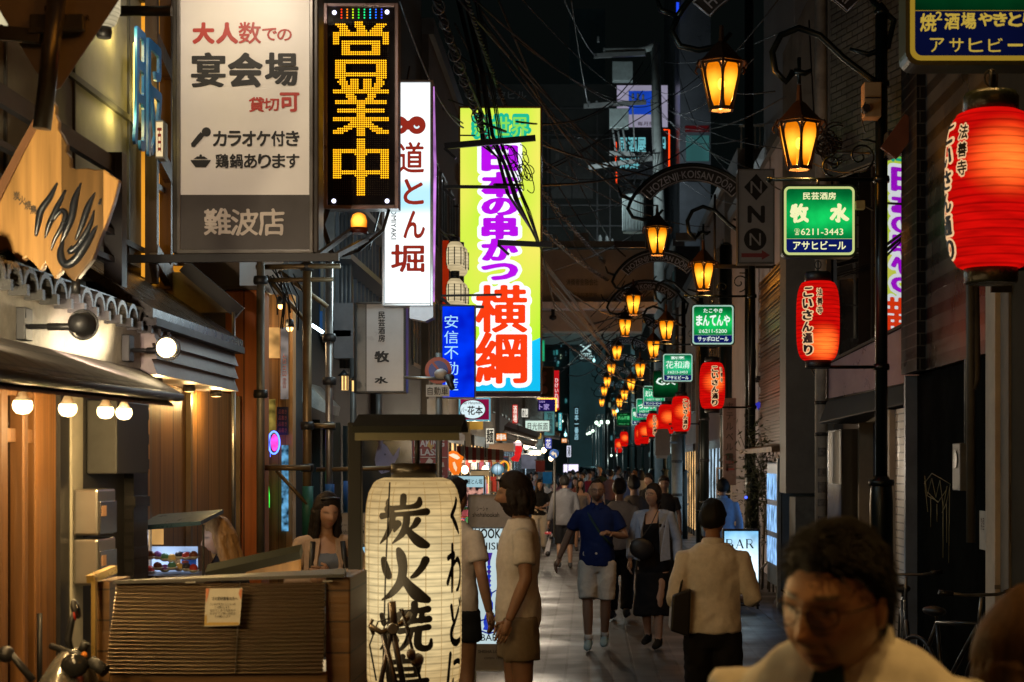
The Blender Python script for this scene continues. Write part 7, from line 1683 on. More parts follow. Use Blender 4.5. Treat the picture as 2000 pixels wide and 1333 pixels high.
# small fittings on the walls
def ac_unit(x, Y, z, s, lab):
    t = thing('air_conditioner', lab, 'air conditioner', (x,Y,z)); sg = 1 if s == 'R' else -1
    b = MB(); x2 = x-sg*.32; b.bx(min(x,x2),max(x,x2),Y,Y+.8,z,z+.55); b.build('casing', M('ac_casing_%d'%int(Y*10),(.4,.4,.38,1),.5,0,.25,5), t, bevel=.012)
    b = MB(); xf = x2-sg*.004; c = (xf,Y+.33,z+.28); b.lathe(c, [(.2,-.004),(.2,.004)], 24, axis='x'); b.build('fan_grille', DARK, t)
    b = MB(); b.bx(min(x,x2),max(x,x2),Y+.05,Y+.09,z-.08,z-.002); b.bx(min(x,x2),max(x,x2),Y+.7,Y+.74,z-.08,z-.002); b.build('support', BLACK, t)
    b = MB(); b.tube([(x-sg*.1,Y+.75,z+.1),(x-sg*.1,Y+.9,z),(x-sg*.03,Y+.95,z-.4),(x-sg*.03,Y+.95,z-1.2)], .02, 6); b.build('hose', M('ac_hose_%d'%int(Y*10),(.3,.29,.25,1),.7), t)
for a_ in ((-2.62,15.6,4.6,'L','air conditioner hung beside the blue lit louvres'),(-2.55,22.5,5.0,'L','air conditioner high on the corner building'),(-2.45,29,4.6,'L','air conditioner on the brown building'),(3.12,28.4,3.4,'R','air conditioner on the pale mauve-grey wall'),(3.0,39,4.7,'R','air conditioner on the plain grey building')): ac_unit(*a_)
for k,(x,Y,z,lab) in enumerate(((3.055,13.5,1.7,'grey electric meter box by the graffiti'),(3.1,30.2,1.4,'grey meter box low on the pale wall'))):
    t = thing('meter_box', lab, 'meter box', (x,Y,z)); b = MB(); b.bx(x-.12,x,Y,Y+.28,z,z+.38); b.build('casing', M('meter_grey_%d'%k,(.16,.16,.15,1),.5,0,.3,8), t, bevel=.008); b = MB(); b.lathe((x-.125,Y+.14,z+.25), [(.07,-.004),(.07,.004)], 16, axis='x'); b.build('dial', M('meter_dial_%d'%k,(.05,.05,.05,1),.4), t); b = MB(); b.tube([(x-.04,Y+.14,z+.38),(x-.04,Y+.14,z+1.6)], .016, 6); b.build('conduit', GREY, t)
for k,(x,Y,z,w_,h_,c_,s_,lab) in enumerate(((3.015,12.2,1.35,.3,.42,(.42,.36,.26,1),'募集','faded cream poster on the drab wall beyond the bicycle'),(3.055,13.1,1.25,.22,.3,(.4,.4,.36,1),'禁煙','small white notice low on the dark wall'))):
    t = thing('wall_poster', lab, 'poster', (x,Y,z)); b = MB(); b.bx(x-.006,x,Y,Y+w_,z,z+h_); b.build('sheet', M('wall_poster_%d'%k,c_,.6,0,.25,6), t); b = MB(); lay(b, s_, (.05,.5*h_,w_-.05,h_-.05), lambda u, v: (x-.009, Y+w_-u, z+v), .02); b.build('lettering', INK, t)

# ------------------------------------------------------------------ overhead cables
def sag(p, q, s, n=14): 
    p, q = Vector(p), Vector(q); return [p.lerp(q, i/n) - Vector((0,0,s*4*(i/n)*(1-i/n))) for i in range(n+1)]
WIRES = [((850,-20,17),(1010,330,24),.25,.022),((870,-30,17),(1270,330,62),.5,.02),((905,-20,18),(1285,200,62),.6,.016),((960,-30,20),(1200,480,62),.3,.018),((1085,-40,26),(1165,110,62),.2,.02),((1110,-40,26),(1150,210,62),.2,.018),
 ((985,-40,22),(1290,200,62),.5,.012),((840,430,20),(1275,760,50),.4,.02),((870,455,20),(1120,470,62),.3,.016),((860,590,20),(1275,430,62),.3,.012),((1030,250,30),(1200,500,62),.4,.02),((1056,430,26),(1290,345,62),.3,.014),((1040,500,28),(1260,620,44),.4,.02),
 ((1290,120,62),(1720,-40,20),.4,.014),((1280,170,62),(1700,300,16),.6,.012),((1285,210,62),(1470,330,29),.3,.014),((1290,250,62),(1460,270,30),.3,.012),((1100,720,60),(1220,550,44),.3,.02),((1060,640,46),(1230,600,62),.3,.016),((1060,660,48),(1280,560,62),.4,.02),((900,265,20),(1290,90,62),.9,.012),((780,0,14),(905,250,20),.2,.014),((800,130,14),(720,490,14),.1,.01),((1560,300,16.5),(1700,330,16),.1,.008),((1580,40,20),(1610,560,19),.1,.012),((1470,300,30),(1600,340,19),.4,.012),((1500,480,28),(1605,760,19),.2,.012),((1330,300,45),(1440,400,29),.3,.014),((1215,280,62),(1236,480,62),.0,.02)]
for i in range(17):
    y0 = random.uniform(-30,420); WIRES.append(((random.uniform(860,1010),y0,random.uniform(19,24)),(random.choice((1172,1210,1255,1285,1400,1450)),random.uniform(120,560),random.choice((40,50,61.5))),random.uniform(.1,.7),random.choice((.012,.016,.022))))
for i in range(10): WIRES.append(((random.uniform(1050,1110),random.uniform(600,740),48),(random.uniform(1200,1300),random.uniform(520,640),44),random.uniform(.1,.5),.016))
for i in range(8): WIRES.append(((random.uniform(1280,1330),random.uniform(60,330),60),(random.uniform(1430,1700),random.uniform(-20,420),random.uniform(18,30)),random.uniform(.2,.8),.013))
for i,(p,q,s,r) in enumerate(WIRES):
    b = MB(); b.tube(sag(W(*p),W(*q),s), r*.8, 5)
    tag(b.build('overhead_cable', CABLE), 'thin dark overhead cable strung across the night street', 'cable', 'overhead cables across the street')
# twisted bundles
def bundle(p, q, s, label, r=.03, turns=16, loops=True):
    t = thing('cable_bundle', label, 'cable', W(*p)); base = sag(W(*p),W(*q),s,40)
    for k in range(3):
        b = MB(); n = 160; pts = []
        for i in range(n+1):
            u = i/n*40; j = min(int(u),39); c = base[j].lerp(base[j+1], u-j); a = turns*2*PI*i/n + k*2*PI/3; pts.append(c+Vector((r*math.cos(a),0,r*math.sin(a))))
        b.tube(pts, .012, 5); b.build('strand', CABLE if k else M('cable_grey_'+label[:9].replace(' ','_'),(.1,.11,.11,1),.4), t)
    if loops:
        b = MB()
        for i in range(2,39,2):
            c = base[i]; rr = .04+.03*random.random(); b.tube([c+Vector((rr*math.cos(a),.01*i%.03,rr*1.2*math.sin(a))) for a in [2*PI*j/10 for j in range(10)]], .007, 4, closed=True)
        b.build('hanger_ring', STEEL, t)
bundle((845,-20,17),(1010,400,23.5),.15,'thick twisted cable bundle hung in rings crossing the top of the yellow sign')
bundle((1010,400,23.5),(1235,560,62),.3,'thick twisted cable bundle sagging from the yellow sign towards the street lamps')
bundle((905,-20,18),(1025,290,24),.1,'second twisted cable bundle beside the ringed one above the yellow sign',.02,20,False)
bundle((1050,360,26),(1225,545,62),.2,'ringed cable sagging in front of the dark bridge building',.025,20)
t = thing('cable_bundle', 'loose bundle of thick black cables slanting down across the face of the yellow sign', 'cable', W(960,220,20.5))
for k in range(15):
    b = MB(); o_ = random.uniform(-24,24); b.tube([W(905+o_,-40,20.4),W(945+o_*.7,150,20.4),W(962+o_*.9,262+abs(o_),20.35),W(990+o_*.8,330+o_,20.35),W(1012+o_,395+o_*.8,20.4),W(1048+o_*.5,470+o_,20.9),W(1075+o_*.4,560+o_*2,24),W(1190+o_,690+o_*2,44)], random.choice((.006,.009,.013)), 5)
    b.build('strand', CABLE, t)
t = thing('cable_tangle', 'black tangle of looped cables hanging in front of the yellow sign', 'cable', W(1015,340,20.4)); b = MB()
for i in range(18):
    x,y = random.uniform(985,1035), random.uniform(280,330); w_, h_ = random.uniform(6,26), random.uniform(15,55)
    b.tube([W(x+w_*.5*math.cos(a)+h_*.2*math.sin(a),y+h_*.5+h_*.55*math.sin(a),20.35+.05*math.cos(a+i)) for a in [PI*(-.9+2.1*j/16)*(.6+.4*random.random()*0+.3*(i%2)) for j in range(17)]], .006, 5)
b.build('loop', CABLE, t)
t = thing('cable_tangle', 'coiled black cables hung on the wall behind the inner street lamp', 'cable', W(1620,290,18)); b = MB()
for i in range(26):
    cx,cy,rr = random.uniform(1600,1640), random.uniform(255,310), random.uniform(8,26); b.tube([W(cx+rr*math.cos(a),cy+rr*.9*math.sin(a),18+.1*random.random()) for a in [2*PI*j/14 for j in range(14)]], .008, 4, closed=True)
b.build('loop', CABLE, t)
# ------------------------------------------------------------------ people
def sstep(a, b, x): 
    u = np.clip((x-a)/(b-a), 0, 1); return u*u*(3-2*u)
def head_mesh(n, m, elder=0, fem=0):
    vs = []
    for i in range(m+1):
        t = PI*i/m
        for j in range(n):
            a = 2*PI*j/n; vs.append((math.sin(t)*math.cos(a), math.sin(t)*math.sin(a), math.cos(t)))
    v = np.array(vs); fr = sstep(.15, .75, -v[:,1]); p = v*np.array([.076-.003*fem,.098,.118])
    zz = v[:,2]; low = np.clip(-zz, 0, 1)
    p[:,0] *= 1 - (.30+.05*fem)*low**1.7
    back = np.clip(v[:,1], 0, 1); p[:,1] -= back*low*.055
    p[:,1] += .012*fr*np.clip(zz,0,1)**2
    x, z = p[:,0], p[:,2]
    def g(cx, cz, sx, sz): return np.exp(-((x-cx)/sx)**2-((z-cz)/sz)**2)
    d = .021*g(0,-.028,.013,.014)+.012*g(0,-.006,.010,.024)+.006*g(0,-.036,.021,.009)
    for s in (-1,1):
        d += -.011*g(s*.032,.008,.017,.012) + .005*g(s*.03,.029,.024,.008) + .004*g(s*.045,-.024,.018,.018) + .005*g(s*.032,.006,.011,.006)
        if elder: d += .005*g(s*.037,-.043,.012,.014) - .004*g(s*.027,-.052,.004,.014) - .003*g(s*.034,-.012,.014,.004)
    d += .006*g(0,-.060,.021,.0055)+.0065*g(0,-.073,.018,.006)-.0045*g(0,-.0665,.022,.0028)-.004*g(0,-.083,.02,.005)+.010*g(0,-.103,.022,.013)-.006*g(0,.075,.05,.03)
    p[:,1] -= d*fr
    fs = [(i*n+j, (i+1)*n+j, (i+1)*n+(j+1) % n, i*n+(j+1) % n) for i in range(m) for j in range(n)]
    return p, fs
def face_cols(p, skin, lip, brow, beard=0):
    """own colours of the face: lips, brows, eyes, stubble"""
    x, y, z = p[:,0], p[:,1], p[:,2]; fr = (y < -.035)
    c = np.tile(np.array(skin[:3]), (len(p),1))
    def put(mask, col):
        nonlocal c
        mask = (mask*fr)[:,None]; c = c*(1-mask)+np.array(col[:3])*mask
    def g(cx, cz, sx, sz, pw=1): return np.clip(1.6*np.exp(-(((x-cx)/sx)**2+((z-cz)/sz)**2)**pw), 0, 1)
    if beard: put(beard*np.clip(sstep(-.045,-.062,z)+.0,0,1)*(1-.0*x), (.02,.014,.010)); put(.9*g(0,-.051,.03,.006,2)*beard, (.02,.014,.01))
    put(.8*g(0,-.0665,.023,.0075,2), lip)
    put(.25*g(0,-.03,.02,.012)+.2*g(.045,-.025,.016,.014)+.2*g(-.045,-.025,.016,.014), (skin[0]*.95,skin[1]*.62,skin[2]*.55))
    for s in (-1,1):
        put(.9*g(s*.032,.033,.019,.0045,2), brow); put(.8*g(s*.032,.009,.0125,.0042,2), (.42,.38,.35)); put(g(s*.032,.009,.0045,.0045,2), (.015,.01,.008)); put(.7*g(s*.032,.0135,.0155,.0016,2), (.03,.02,.015))
    return c
def hair_mesh(style, n=40, m=28, seed=0, thick=.016):
    p, fs = head_mesh(n, m); yn = p[:,1]/.098
    line = np.interp(yn, [-1,-.75,-.45,-.2,.05,.2,.4,1], {'short':[.072,.062,.05,.03,.0,-.01,-.05,-.085], 'fringe':[.045,.04,.03,.01,-.04,-.06,-.08,-.1], 'long':[.075,.062,.03,-.02,-.08,-.09,-.1,-.11], 'buzz':[.085,.08,.07,.05,.02,.0,-.04,-.07]}[style])
    line = line + .010*np.array([noise.noise((a*40+seed, b_*40, c*40)) for a, b_, c in p])
    k = sstep(-.004, .03, p[:,2]-line)
    nrm = p/np.linalg.norm(p, axis=1)[:,None]
    nz = np.array([noise.noise((a*26+seed, b_*26, c*14)) for a, b_, c in p])
    t = thick*(1+(.35 if n > 60 else .6)*nz) + .012*np.clip(p[:,2]/.118,0,1)*(thick > .01)
    if n > 60: t = t*.58 + .003*np.array([noise.noise((a*15+seed, b_*15, c*9)) for a, b_, c in p])
    q = p + nrm*(t*k)[:,None] - nrm*(.004*(1-k))[:,None]
    keep = [f for f in fs if max(k[list(f)]) > .02]
    return q, keep
def remeshed(mb, vox, it=3, wr=0, wsc=11, seed=0):
    me = bpy.data.meshes.new('tmp'); me.from_pydata(mb.v, [], mb.f); o = bpy.data.objects.new('tmp', me); COL.objects.link(o)
    r = o.modifiers.new('r','REMESH'); r.mode = 'VOXEL'; r.voxel_size = vox; r.adaptivity = 0
    s = o.modifiers.new('s','SMOOTH'); s.factor = .5; s.iterations = it
    dg = bpy.context.evaluated_depsgraph_get(); e = o.evaluated_get(dg).to_mesh()
    v = np.empty(len(e.vertices)*3); e.vertices.foreach_get('co', v); v = v.reshape(-1,3)
    nn = np.empty(len(e.vertices)*3); e.vertex_normals.foreach_get('vector', nn); nn = nn.reshape(-1,3)
    fs = [tuple(p.vertices) for p in e.polygons]
    o.evaluated_get(dg).to_mesh_clear(); bpy.data.objects.remove(o); bpy.data.meshes.remove(me)
    if wr:
        d = np.array([noise.noise((a*wsc+seed+c*wsc*.5, b_*wsc, c*wsc*.75-a*wsc*.4))+1.1*(.35-abs(noise.noise((a*wsc*1.1+c*wsc*.9+seed, b_*wsc, c*wsc*1.3-a*wsc*.8))))+.35*noise.noise((a*wsc*2.3, b_*wsc*2.3+seed, c*wsc*1.7+a*wsc)) for a, b_, c in v]); v = v + nn*(d*wr)[:,None]
    return v, fs
SKIN = M('skin', (1,1,1,1), .5, 0, .08, 30, attr='Col', sub=.06)
_hm = {}
def hairmat(c):
    k = tuple(round(x,3) for x in c[:3])
    if k not in _hm: _hm[k] = M('hair_%d'%len(_hm), (*k,1), .62, 0, .5, 40, .4, (1,1,.12), spec=.25)
    return _hm[k]
_cm = {}
def cloth(c, nz=.12):
    k = tuple(round(x,3) for x in c[:3])
    if k not in _cm: _cm[k] = M('cloth_%d'%len(_cm), (*k,1), .85, 0, nz, 35, .12, spec=.2)
    return _cm[k]
ARM_R = [.050,.047,.038,.038,.026]; LEG_R = [.088,.078,.056,.055,.036]
def midl(a, b, u): return Vector(a).lerp(Vector(b), u)
def hand(mb, wri, d, w, nrm, curl=.5, sgn=1, s=1.0):
    d = Vector(d).normalized(); w = (Vector(w)-d*Vector(w).dot(d)).normalized(); nrm = d.cross(w).normalized()*(1 if d.cross(w).dot(Vector(nrm)) > 0 else -1)
    c = Vector(wri)
    mb.tube([c, c+d*.03*s, c+d*.065*s, c+d*.09*s], [(.020*s,.017*s),(.017*s,.036*s),(.015*s,.041*s),(.012*s,.036*s)] if False else [.022*s,.026*s,.027*s,.02*s], 8)
    mb.ell(c+d*.05*s, (.001,.001,.001), 4, 3)
    for j, L_ in enumerate((.068,.078,.073,.056)):
        o = c + d*.082*s + w*(-.027+.018*j)*s; p = [o]; a = curl*.25
        for k, f_ in enumerate((.45,.32,.23)):
            a += curl*(.45 if k else .25); p.append(p[-1]+(d*math.cos(a)+nrm*math.sin(a))*L_*f_*s)
        mb.tube(p, [.0095*s,.009*s,.008*s,.006*s], 6)
        mb.tube([c+d*.03*s+w*(-.022+.015*j)*s, o], [.014*s,.0105*s], 6)
    b0 = c+d*.02*s-w*.02*s; mb.tube([b0, b0+(-w*.8+d*.5+nrm*.3).normalized()*.035*s, b0+(-w*.8+d*.5+nrm*.3).normalized()*.035*s+(d*.8-w*.25+nrm*.4).normalized()*.03*s], [.013*s,.011*s,.008*s], 6)
DEF = dict(eL=(.245,.03,1.15), wL=(.26,-.04,.90), eR=(-.245,.03,1.15), wR=(-.26,-.04,.90), kL=(.10,-.015,.50), aL=(.105,.02,.09), kR=(-.10,-.015,.50), aR=(-.105,.02,.09))
def person(label, x, Y, H=1.7, rz=0, skin=(.42,.25,.17), hair=('short',(.012,.010,.009)), top=('tee',(.5,.48,.44)), bot=('trousers',(.03,.03,.035)), pose=None, fem=0, vox=.016, head=(0,0,0), hz=0, beard=0, glasses=0, shoe=(.05,.05,.05), socks=None, lean=0, group=None, elder=0, hn=(36,28), wr=.007, extras=None, z0=0, curl=.6, lip=None, bulk=1.0):
    s = H/1.75; t = thing('person', label, 'person', (x,Y,z0), R(rz), group); J = dict(DEF); J.update(pose or {})
    V3 = lambda p: Vector(p)*s
    Lm = Matrix.Rotation(R(lean), 4, 'X'); piv = Vector((0,0,.95))
    def ln(p):                                     # lean the upper body about the hips
        p = Vector(p); return (Lm @ (p-piv) + piv) if lean and p.z > .95 else p
    def tors(infl, z0_, z1_=1.5, flare=0):
        prof = [(.80,0,.150,.10),(.88,0,.165,.118),(.96,0,.168,.122),(1.04,-.003,.155,.113),(1.12,-.004,.148,.108),(1.22,0,.160,.115),(1.32,.006,.172,.116),(1.40,.012,.168,.098),(1.45,.016,.13,.075),(1.49,.018,.078,.06)] if not fem else \
               [(.80,0,.155,.105),(.88,0,.172,.122),(.96,.004,.165,.115),(1.04,.0,.140,.098),(1.12,-.002,.130,.092),(1.22,-.012,.145,.112),(1.30,-.016,.152,.120),(1.38,.006,.152,.09),(1.44,.014,.118,.068),(1.48,.016,.066,.052)]
        rings = []
        def at(z): 
            zs = [q[0] for q in prof]; return [np.interp(z, zs, [q[i] for q in prof]) for i in (1,2,3)]
        n = 26
        for i in range(n+1):
            z = z0_+(z1_-z0_)*i/n; cy, rx, ry = at(z); k = (1-i/n)*flare
            q = ln((0,cy,z)); rings.append((q.x*s, q.y*s, q.z*s, (rx*bulk+infl+k)*s, (ry*bulk+infl+k)*s))
        return rings
    sh = {'L':(.165 if fem else .182, .012, 1.392), 'R':(-(.165 if fem else .182), .012, 1.392)}
    hp = {'L':(.09,0,.90), 'R':(-.09,0,.90)}
    def arm(b, S, infl, frac=1.0, fl=0):
        p = [ln(sh[S])*1, ln(J['e'+S]), ln(J['w'+S])]; pts = [p[0].lerp(Vector((0,.015,1.36)),.35), p[0], midl(p[0],p[1],.5), p[1], midl(p[1],p[2],.4), p[2]]
        k_ = (.86 if fem else 1.0)*(.9+.1*bulk); rr = [.050*k_,.050*k_,.047*k_,.039*k_,.038*k_,.026*k_]
        lens = [0]
        for a, c in zip(pts[1:], pts[2:]): lens.append(lens[-1]+(c-a).length)
        tot = lens[-1]*frac; out = [pts[0], pts[1]]; ro = [rr[0]+infl, rr[1]+infl]
        for i in range(1, len(pts)-1):
            if lens[i-1] >= tot: break
            u = min(1, (tot-lens[i-1])/(lens[i]-lens[i-1])); out.append(pts[i].lerp(pts[i+1], u)); ro.append(rr[i]+(rr[i+1]-rr[i])*u+infl+fl*min(1,lens[i]/max(tot,.01)))
        b.tube([q*s for q in out], [r_*s for r_ in ro], 12)
    def leg(b, S, infl, frac=1.0, fl=0, hip=True):
        p = [Vector(hp[S]), Vector(J['k'+S]), Vector(J['a'+S])]; pts = [p[0], midl(p[0],p[1],.5), p[1], midl(p[1],p[2],.35), p[2]]
        lens = [0]
        for a, c in zip(pts, pts[1:]): lens.append(lens[-1]+(c-a).length)
        tot = lens[-1]*frac; out = [pts[0]]; ro = [LEG_R[0]+infl]
        for i in range(len(pts)-1):
            if lens[i] >= tot: break
            u = min(1, (tot-lens[i])/(lens[i+1]-lens[i])); out.append(pts[i].lerp(pts[i+1], u)); ro.append(LEG_R[i]+(LEG_R[i+1]-LEG_R[i])*u+infl+fl*min(1,lens[i+1]/tot))
        b.tube([q*s for q in out], [r_*s*(.9+.1*bulk) for r_ in ro], 14)
    # body, one continuous skin
    b = MB(); b.loft(tors(0,.80,1.465), 20)
    hc = ln((0,-.022+hz*.6,1.635+hz)); b.tube([ln((0,.02,1.42))*s, ln((0,.012,1.50))*s, ln((0,-.004+hz*.5,1.58+hz))*s], [.062*s,(.052 if not fem else .044)*s,(.05 if not fem else .043)*s], 14)
    for S in 'LR': arm(b, S, 0); leg(b, S, 0); b.tube([V3(J['a'+S]), V3(J['a'+S])+Vector((0,-.10,-.05))*s], [.036*s,.03*s], 8)
    v, f = remeshed(b, vox)
    col = np.tile(np.array(skin), (len(v),1)); q = MB(); q.add(v, f, True)
    hv, hf = head_mesh(*hn, elder, fem); hcol = face_cols(hv, skin, lip or (skin[0]*.8,skin[1]*.5,skin[2]*.5), hair[1] if hair else (.02,.015,.01), beard)
    Rm = Matrix.Rotation(R(lean*.4),4,'X') @ Matrix.Rotation(R(head[0]),4,'Z') @ Matrix.Rotation(R(head[1]),4,'X') @ Matrix.Rotation(R(head[2]),4,'Y')
    Rn = np.array(Rm.to_3x3())
    def hw(p): return (np.asarray(p) @ Rn.T + np.array(hc))*s
    q.add(hw(hv), hf, True); col = np.vstack([col, hcol])
    e = MB()
    for sx in (-1,1): e.ell((sx*.075,.012,-.004), (.010,.018,.031), 10, 8, Matrix.Rotation(sx*.3,3,'Z'))
    q.add(hw(np.array(e.v)), e.f, True); col = np.vstack([col, np.tile(np.array(skin), (len(e.v),1))])
    e = MB()
    for S in 'LR':
        p1, p2 = ln(J['e'+S]), ln(J['w'+S]); d = (p2-p1).normalized(); inn = Vector((-1 if S == 'L' else 1, 0, 0))
        if abs(d.dot(inn)) > .75: wv, nr = Vector((0,0,-1)), Vector((0,1,0))
        else: wv, nr = Vector((0,1,0)), inn
        hand(e, p2*s, d, wv, nr, curl, 1, s)
    q.add(e.v, e.f, True); col = np.vstack([col, np.tile(np.array(skin), (len(e.v),1))])
    o = q.build('body', SKIN, t, world=False)
    ca = o.data.color_attributes.new('Col', 'FLOAT_COLOR', 'POINT'); ca.data.foreach_set('color', np.hstack([col, np.ones((len(col),1))]).ravel())
    # lower clothes
    bk, bc = bot[0], bot[1]
    if bk in ('shorts','trousers'):
        b = MB(); r_ = tors(.012,.80,1.04); b.loft(r_, 20)
        for S in 'LR': leg(b, S, .016 if bk == 'trousers' else .02, (.5 if bk == 'shorts' and len(bot) < 3 else bot[2] if len(bot) > 2 else .97), .018 if bk == 'shorts' else .02)
        v, f = remeshed(b, vox, 2, wr*1.2, 9, 3); o = MB().add(v, f, True).build(bk, cloth(bc), t, world=False)
    elif bk in ('skirt','dress'):
        zb = bot[2]; zt = 1.04 if bk == 'skirt' else 1.34; rings = []
        for i in range(15):
            z = zb+(.80-zb)*i/14; u = 1-i/14; mx = (Vector(J['aL'])+Vector(J['aR']))/2; rings.append((mx.x*u*.5*s,mx.y*u*.5*s,z*s,(.185+.035*u)*s,(.135+.045*u)*s))
        b = MB(); b.loft(rings, 22); b.loft(tors(.014,.78,zt), 20); v, f = remeshed(b, vox, 2, wr*1.6, 7, 5); MB().add(v, f, True).build(bk, cloth(bc), t, world=False)
    # upper clothes
    tk, tc = top[0], (top[1] if len(top) > 1 else None)
    if tk != 'none':
        fr = {'tee':.34,'polo':.34,'shirt':.93,'short_shirt':.36,'hoodie':.97,'tank':0,'rolled':.62,'jacket':.95}[tk]; inf = {'tee':.012,'polo':.013,'shirt':.016,'short_shirt':.016,'hoodie':.026,'tank':.006,'rolled':.023,'jacket':.024}[tk]
        b = MB(); b.loft(tors(inf, top[2] if len(top) > 2 else .88, 1.487 if tk != 'tank' else 1.36, .006), 22)
        if fr:
            for S in 'LR': arm(b, S, inf-.004, fr, .016 if fr < .5 else .0)
        if tk == 'hoodie': b.ell(ln((0,.07,1.47))*s, (.12*s,.07*s,.06*s))
        v, f = remeshed(b, vox, 2, wr, 10, 1+x)
        nm = {'tee':'t_shirt','polo':'polo_shirt','shirt':'shirt','short_shirt':'shirt','hoodie':'hoodie','tank':'tank_top','rolled':'shirt','jacket':'jacket'}[tk]
        mt = cloth(tc)
        MB().add(v, f, True).build(nm, mt, t, world=False)
        if tk in ('polo','shirt','short_shirt','rolled'):
            b = MB(); c0 = ln((0,.012,1.495)); pts = []
            for i in range(21): a = R(-72+ (i/20)*324)+PI/2-PI/2; a = R(-90+22+ i/20*316); pts.append((c0+Vector((.069*math.cos(a),.066*math.sin(a)-.002, .010*math.sin(a)-.006)))*s)
            b.tube(pts, [(.030*s,.009*s)]*21, 8)
            for sx in (-1,1): b.prism([p_*s for p_ in (c0+Vector((sx*.012,-.066,.005)), c0+Vector((sx*.064,-.03,.012)), c0+Vector((sx*.075,-.062,-.035)), c0+Vector((sx*.03,-.095,-.05)))], Vector((0,-.006,.002))*s)
            b.build('collar', mt, t, world=False)
        else:
            b = MB(); c0 = ln((0,.012,1.478)); b.tube([(c0+Vector((.066*math.cos(a),.06*math.sin(a)-.004,.012*math.sin(a))))*s for a in [2*PI*i/20 for i in range(20)]], .008*s, 6, closed=True)
            if tk != 'tank': b.build('neckband', mt, t, world=False)
    # shoes and socks
    for S in 'LR':
        a = Vector(J['a'+S]); up = max(0, a.z-.09); b = MB()
        yv = [(.075,.030,.03),(.05,.036,.05),(0,.037,.055),(-.06,.040,.045),(-.12,.043,.034),(-.165,.036,.026),(-.185,.015,.016)]
        vs = []; n = 12
        for yy, rx, rz_ in yv:
            for j in range(n):
                an = 2*PI*j/n; vs.append(Vector((a.x+rx*math.cos(an), a.y+yy-.02, up+.005+max(0,rz_+rz_*math.sin(an)*1.0)))*s)
        b.add(vs, [(i*n+j, i*n+(j+1) % n, (i+1)*n+(j+1) % n, (i+1)*n+j) for i in range(len(yv)-1) for j in range(n)]+[tuple(range(n-1,-1,-1)), tuple((len(yv)-1)*n+j for j in range(n))], True)
        b.tube([Vector((a.x,a.y,up+.05))*s, Vector((a.x,a.y+.0,up+.105))*s], [.044*s,.043*s], 12)
        b.build('shoe', cloth(shoe), t, world=False)
        if socks:
            b = MB(); d = (Vector(J['k'+S])-a).normalized(); b.tube([(a-d*.01)*s, (a+d*.07)*s], [.043*s,.044*s], 12); b.build('sock', cloth(socks), t, world=False)
    # hair
    if hair:
        st = hair[0]; base = {'short':'short','long':'long','pony':'long','bob':'long','bun':'long','buzz':'buzz','fringe':'fringe','mane':'fringe'}[st]
        hv2, hf2 = hair_mesh(base, *( (90,60) if elder else (40,28)), seed=x*7, thick=(.005 if st == 'buzz' else .02 if st in ('short','fringe') else .026 if st == 'bob' else .015))
        b = MB(); b.add(hw(hv2), hf2, True)
        if st in ('long','bob','mane','pony'):
            m2 = MB(); L_ = {'long':.36,'bob':.17,'mane':.13,'pony':.26}[st]
            ang = np.linspace(-35, 215, 18) if st != 'pony' else np.linspace(80,100,4)
            for k, a in enumerate(ang):
                a = R(a); r_ = .075 if st != 'pony' else .03; x0, y0 = r_*math.cos(a)*1.02, .012+.085*math.sin(a) if st != 'pony' else .105
                wv = .012*math.sin(k*2.1); pts = [(x0*.8,y0*.85,.06),(x0*1.1,y0*1.05+.004,0),(x0*1.13+wv,y0*1.0+.01,-L_*.45),(x0*1.1-wv,y0*.8+.02,-L_)]
                m2.tube([Vector(hw(np.array([p_]))[0]) for p_ in pts], [.012*s,.021*s,.022*s,.008*s], 8)
            v, f = remeshed(m2, max(vox*.55,.006), 2, .004, 30); b.add(v, f, True)
        if hn[0] > 55:                             # single locks so the outline is not a smooth shell
            rnd = random.Random(5); kk = np.linalg.norm(hv2, axis=1); idx = [i for f_ in hf2 for i in f_[:1]]
            for i in rnd.sample(idx, min(2600, len(idx))):
                p0 = hv2[i]; nr = p0/kk[i]; fl = np.array([math.copysign(.35, p0[0]+.02)+rnd.gauss(0,.3), .5+rnd.gauss(0,.35), (-.9 if st != 'short' else -.35)+rnd.gauss(0,.3)])
                fl = fl - nr*fl.dot(nr); fl /= np.linalg.norm(fl)+1e-6; L_ = rnd.uniform(.014,.034)*(1 if st == 'short' else 1.8); up = rnd.uniform(.02,.3)
                pts = [p0-nr*.004, p0+fl*L_*.4+nr*L_*.3*up, p0+fl*L_*.8+nr*L_*.28*up, p0+fl*L_*1.1+nr*L_*.12*up]
                b.tube([Vector(hw(np.array([p_]))[0]) for p_ in pts], [.0010*s,.0012*s,.0009*s,.0003*s], 3, cap=False)
        if st == 'bun': e = MB(); e.ell((0,.115,.02), (.04,.04,.045)); b.add(hw(np.array(e.v)), e.f, True)
        b.build('hair', hairmat(hair[1]), t, world=False)
    if beard > .6 and beard != .7:
        b = MB(); e = MB(); 
        hb, fb = head_mesh(40, 30); zz = hb[:,2]; k = sstep(-.035,-.06,zz)*sstep(.03,-.02,hb[:,1]-.0)*(1-sstep(.0,.6,np.exp(-((hb[:,0])/.02)**2-((zz+.066)/.008)**2)))
        nr = hb/np.linalg.norm(hb,axis=1)[:,None]; hb = hb + nr*((.012*k-.003)[:,None]) + np.array([0,0,-1])*(k*sstep(-.09,-.12,zz)*.02)[:,None]
        b.add(hw(hb), [f_ for f_ in fb if min(k[list(f_)]) > .15], True); b.build('beard', hairmat(hair[1]), t, world=False)
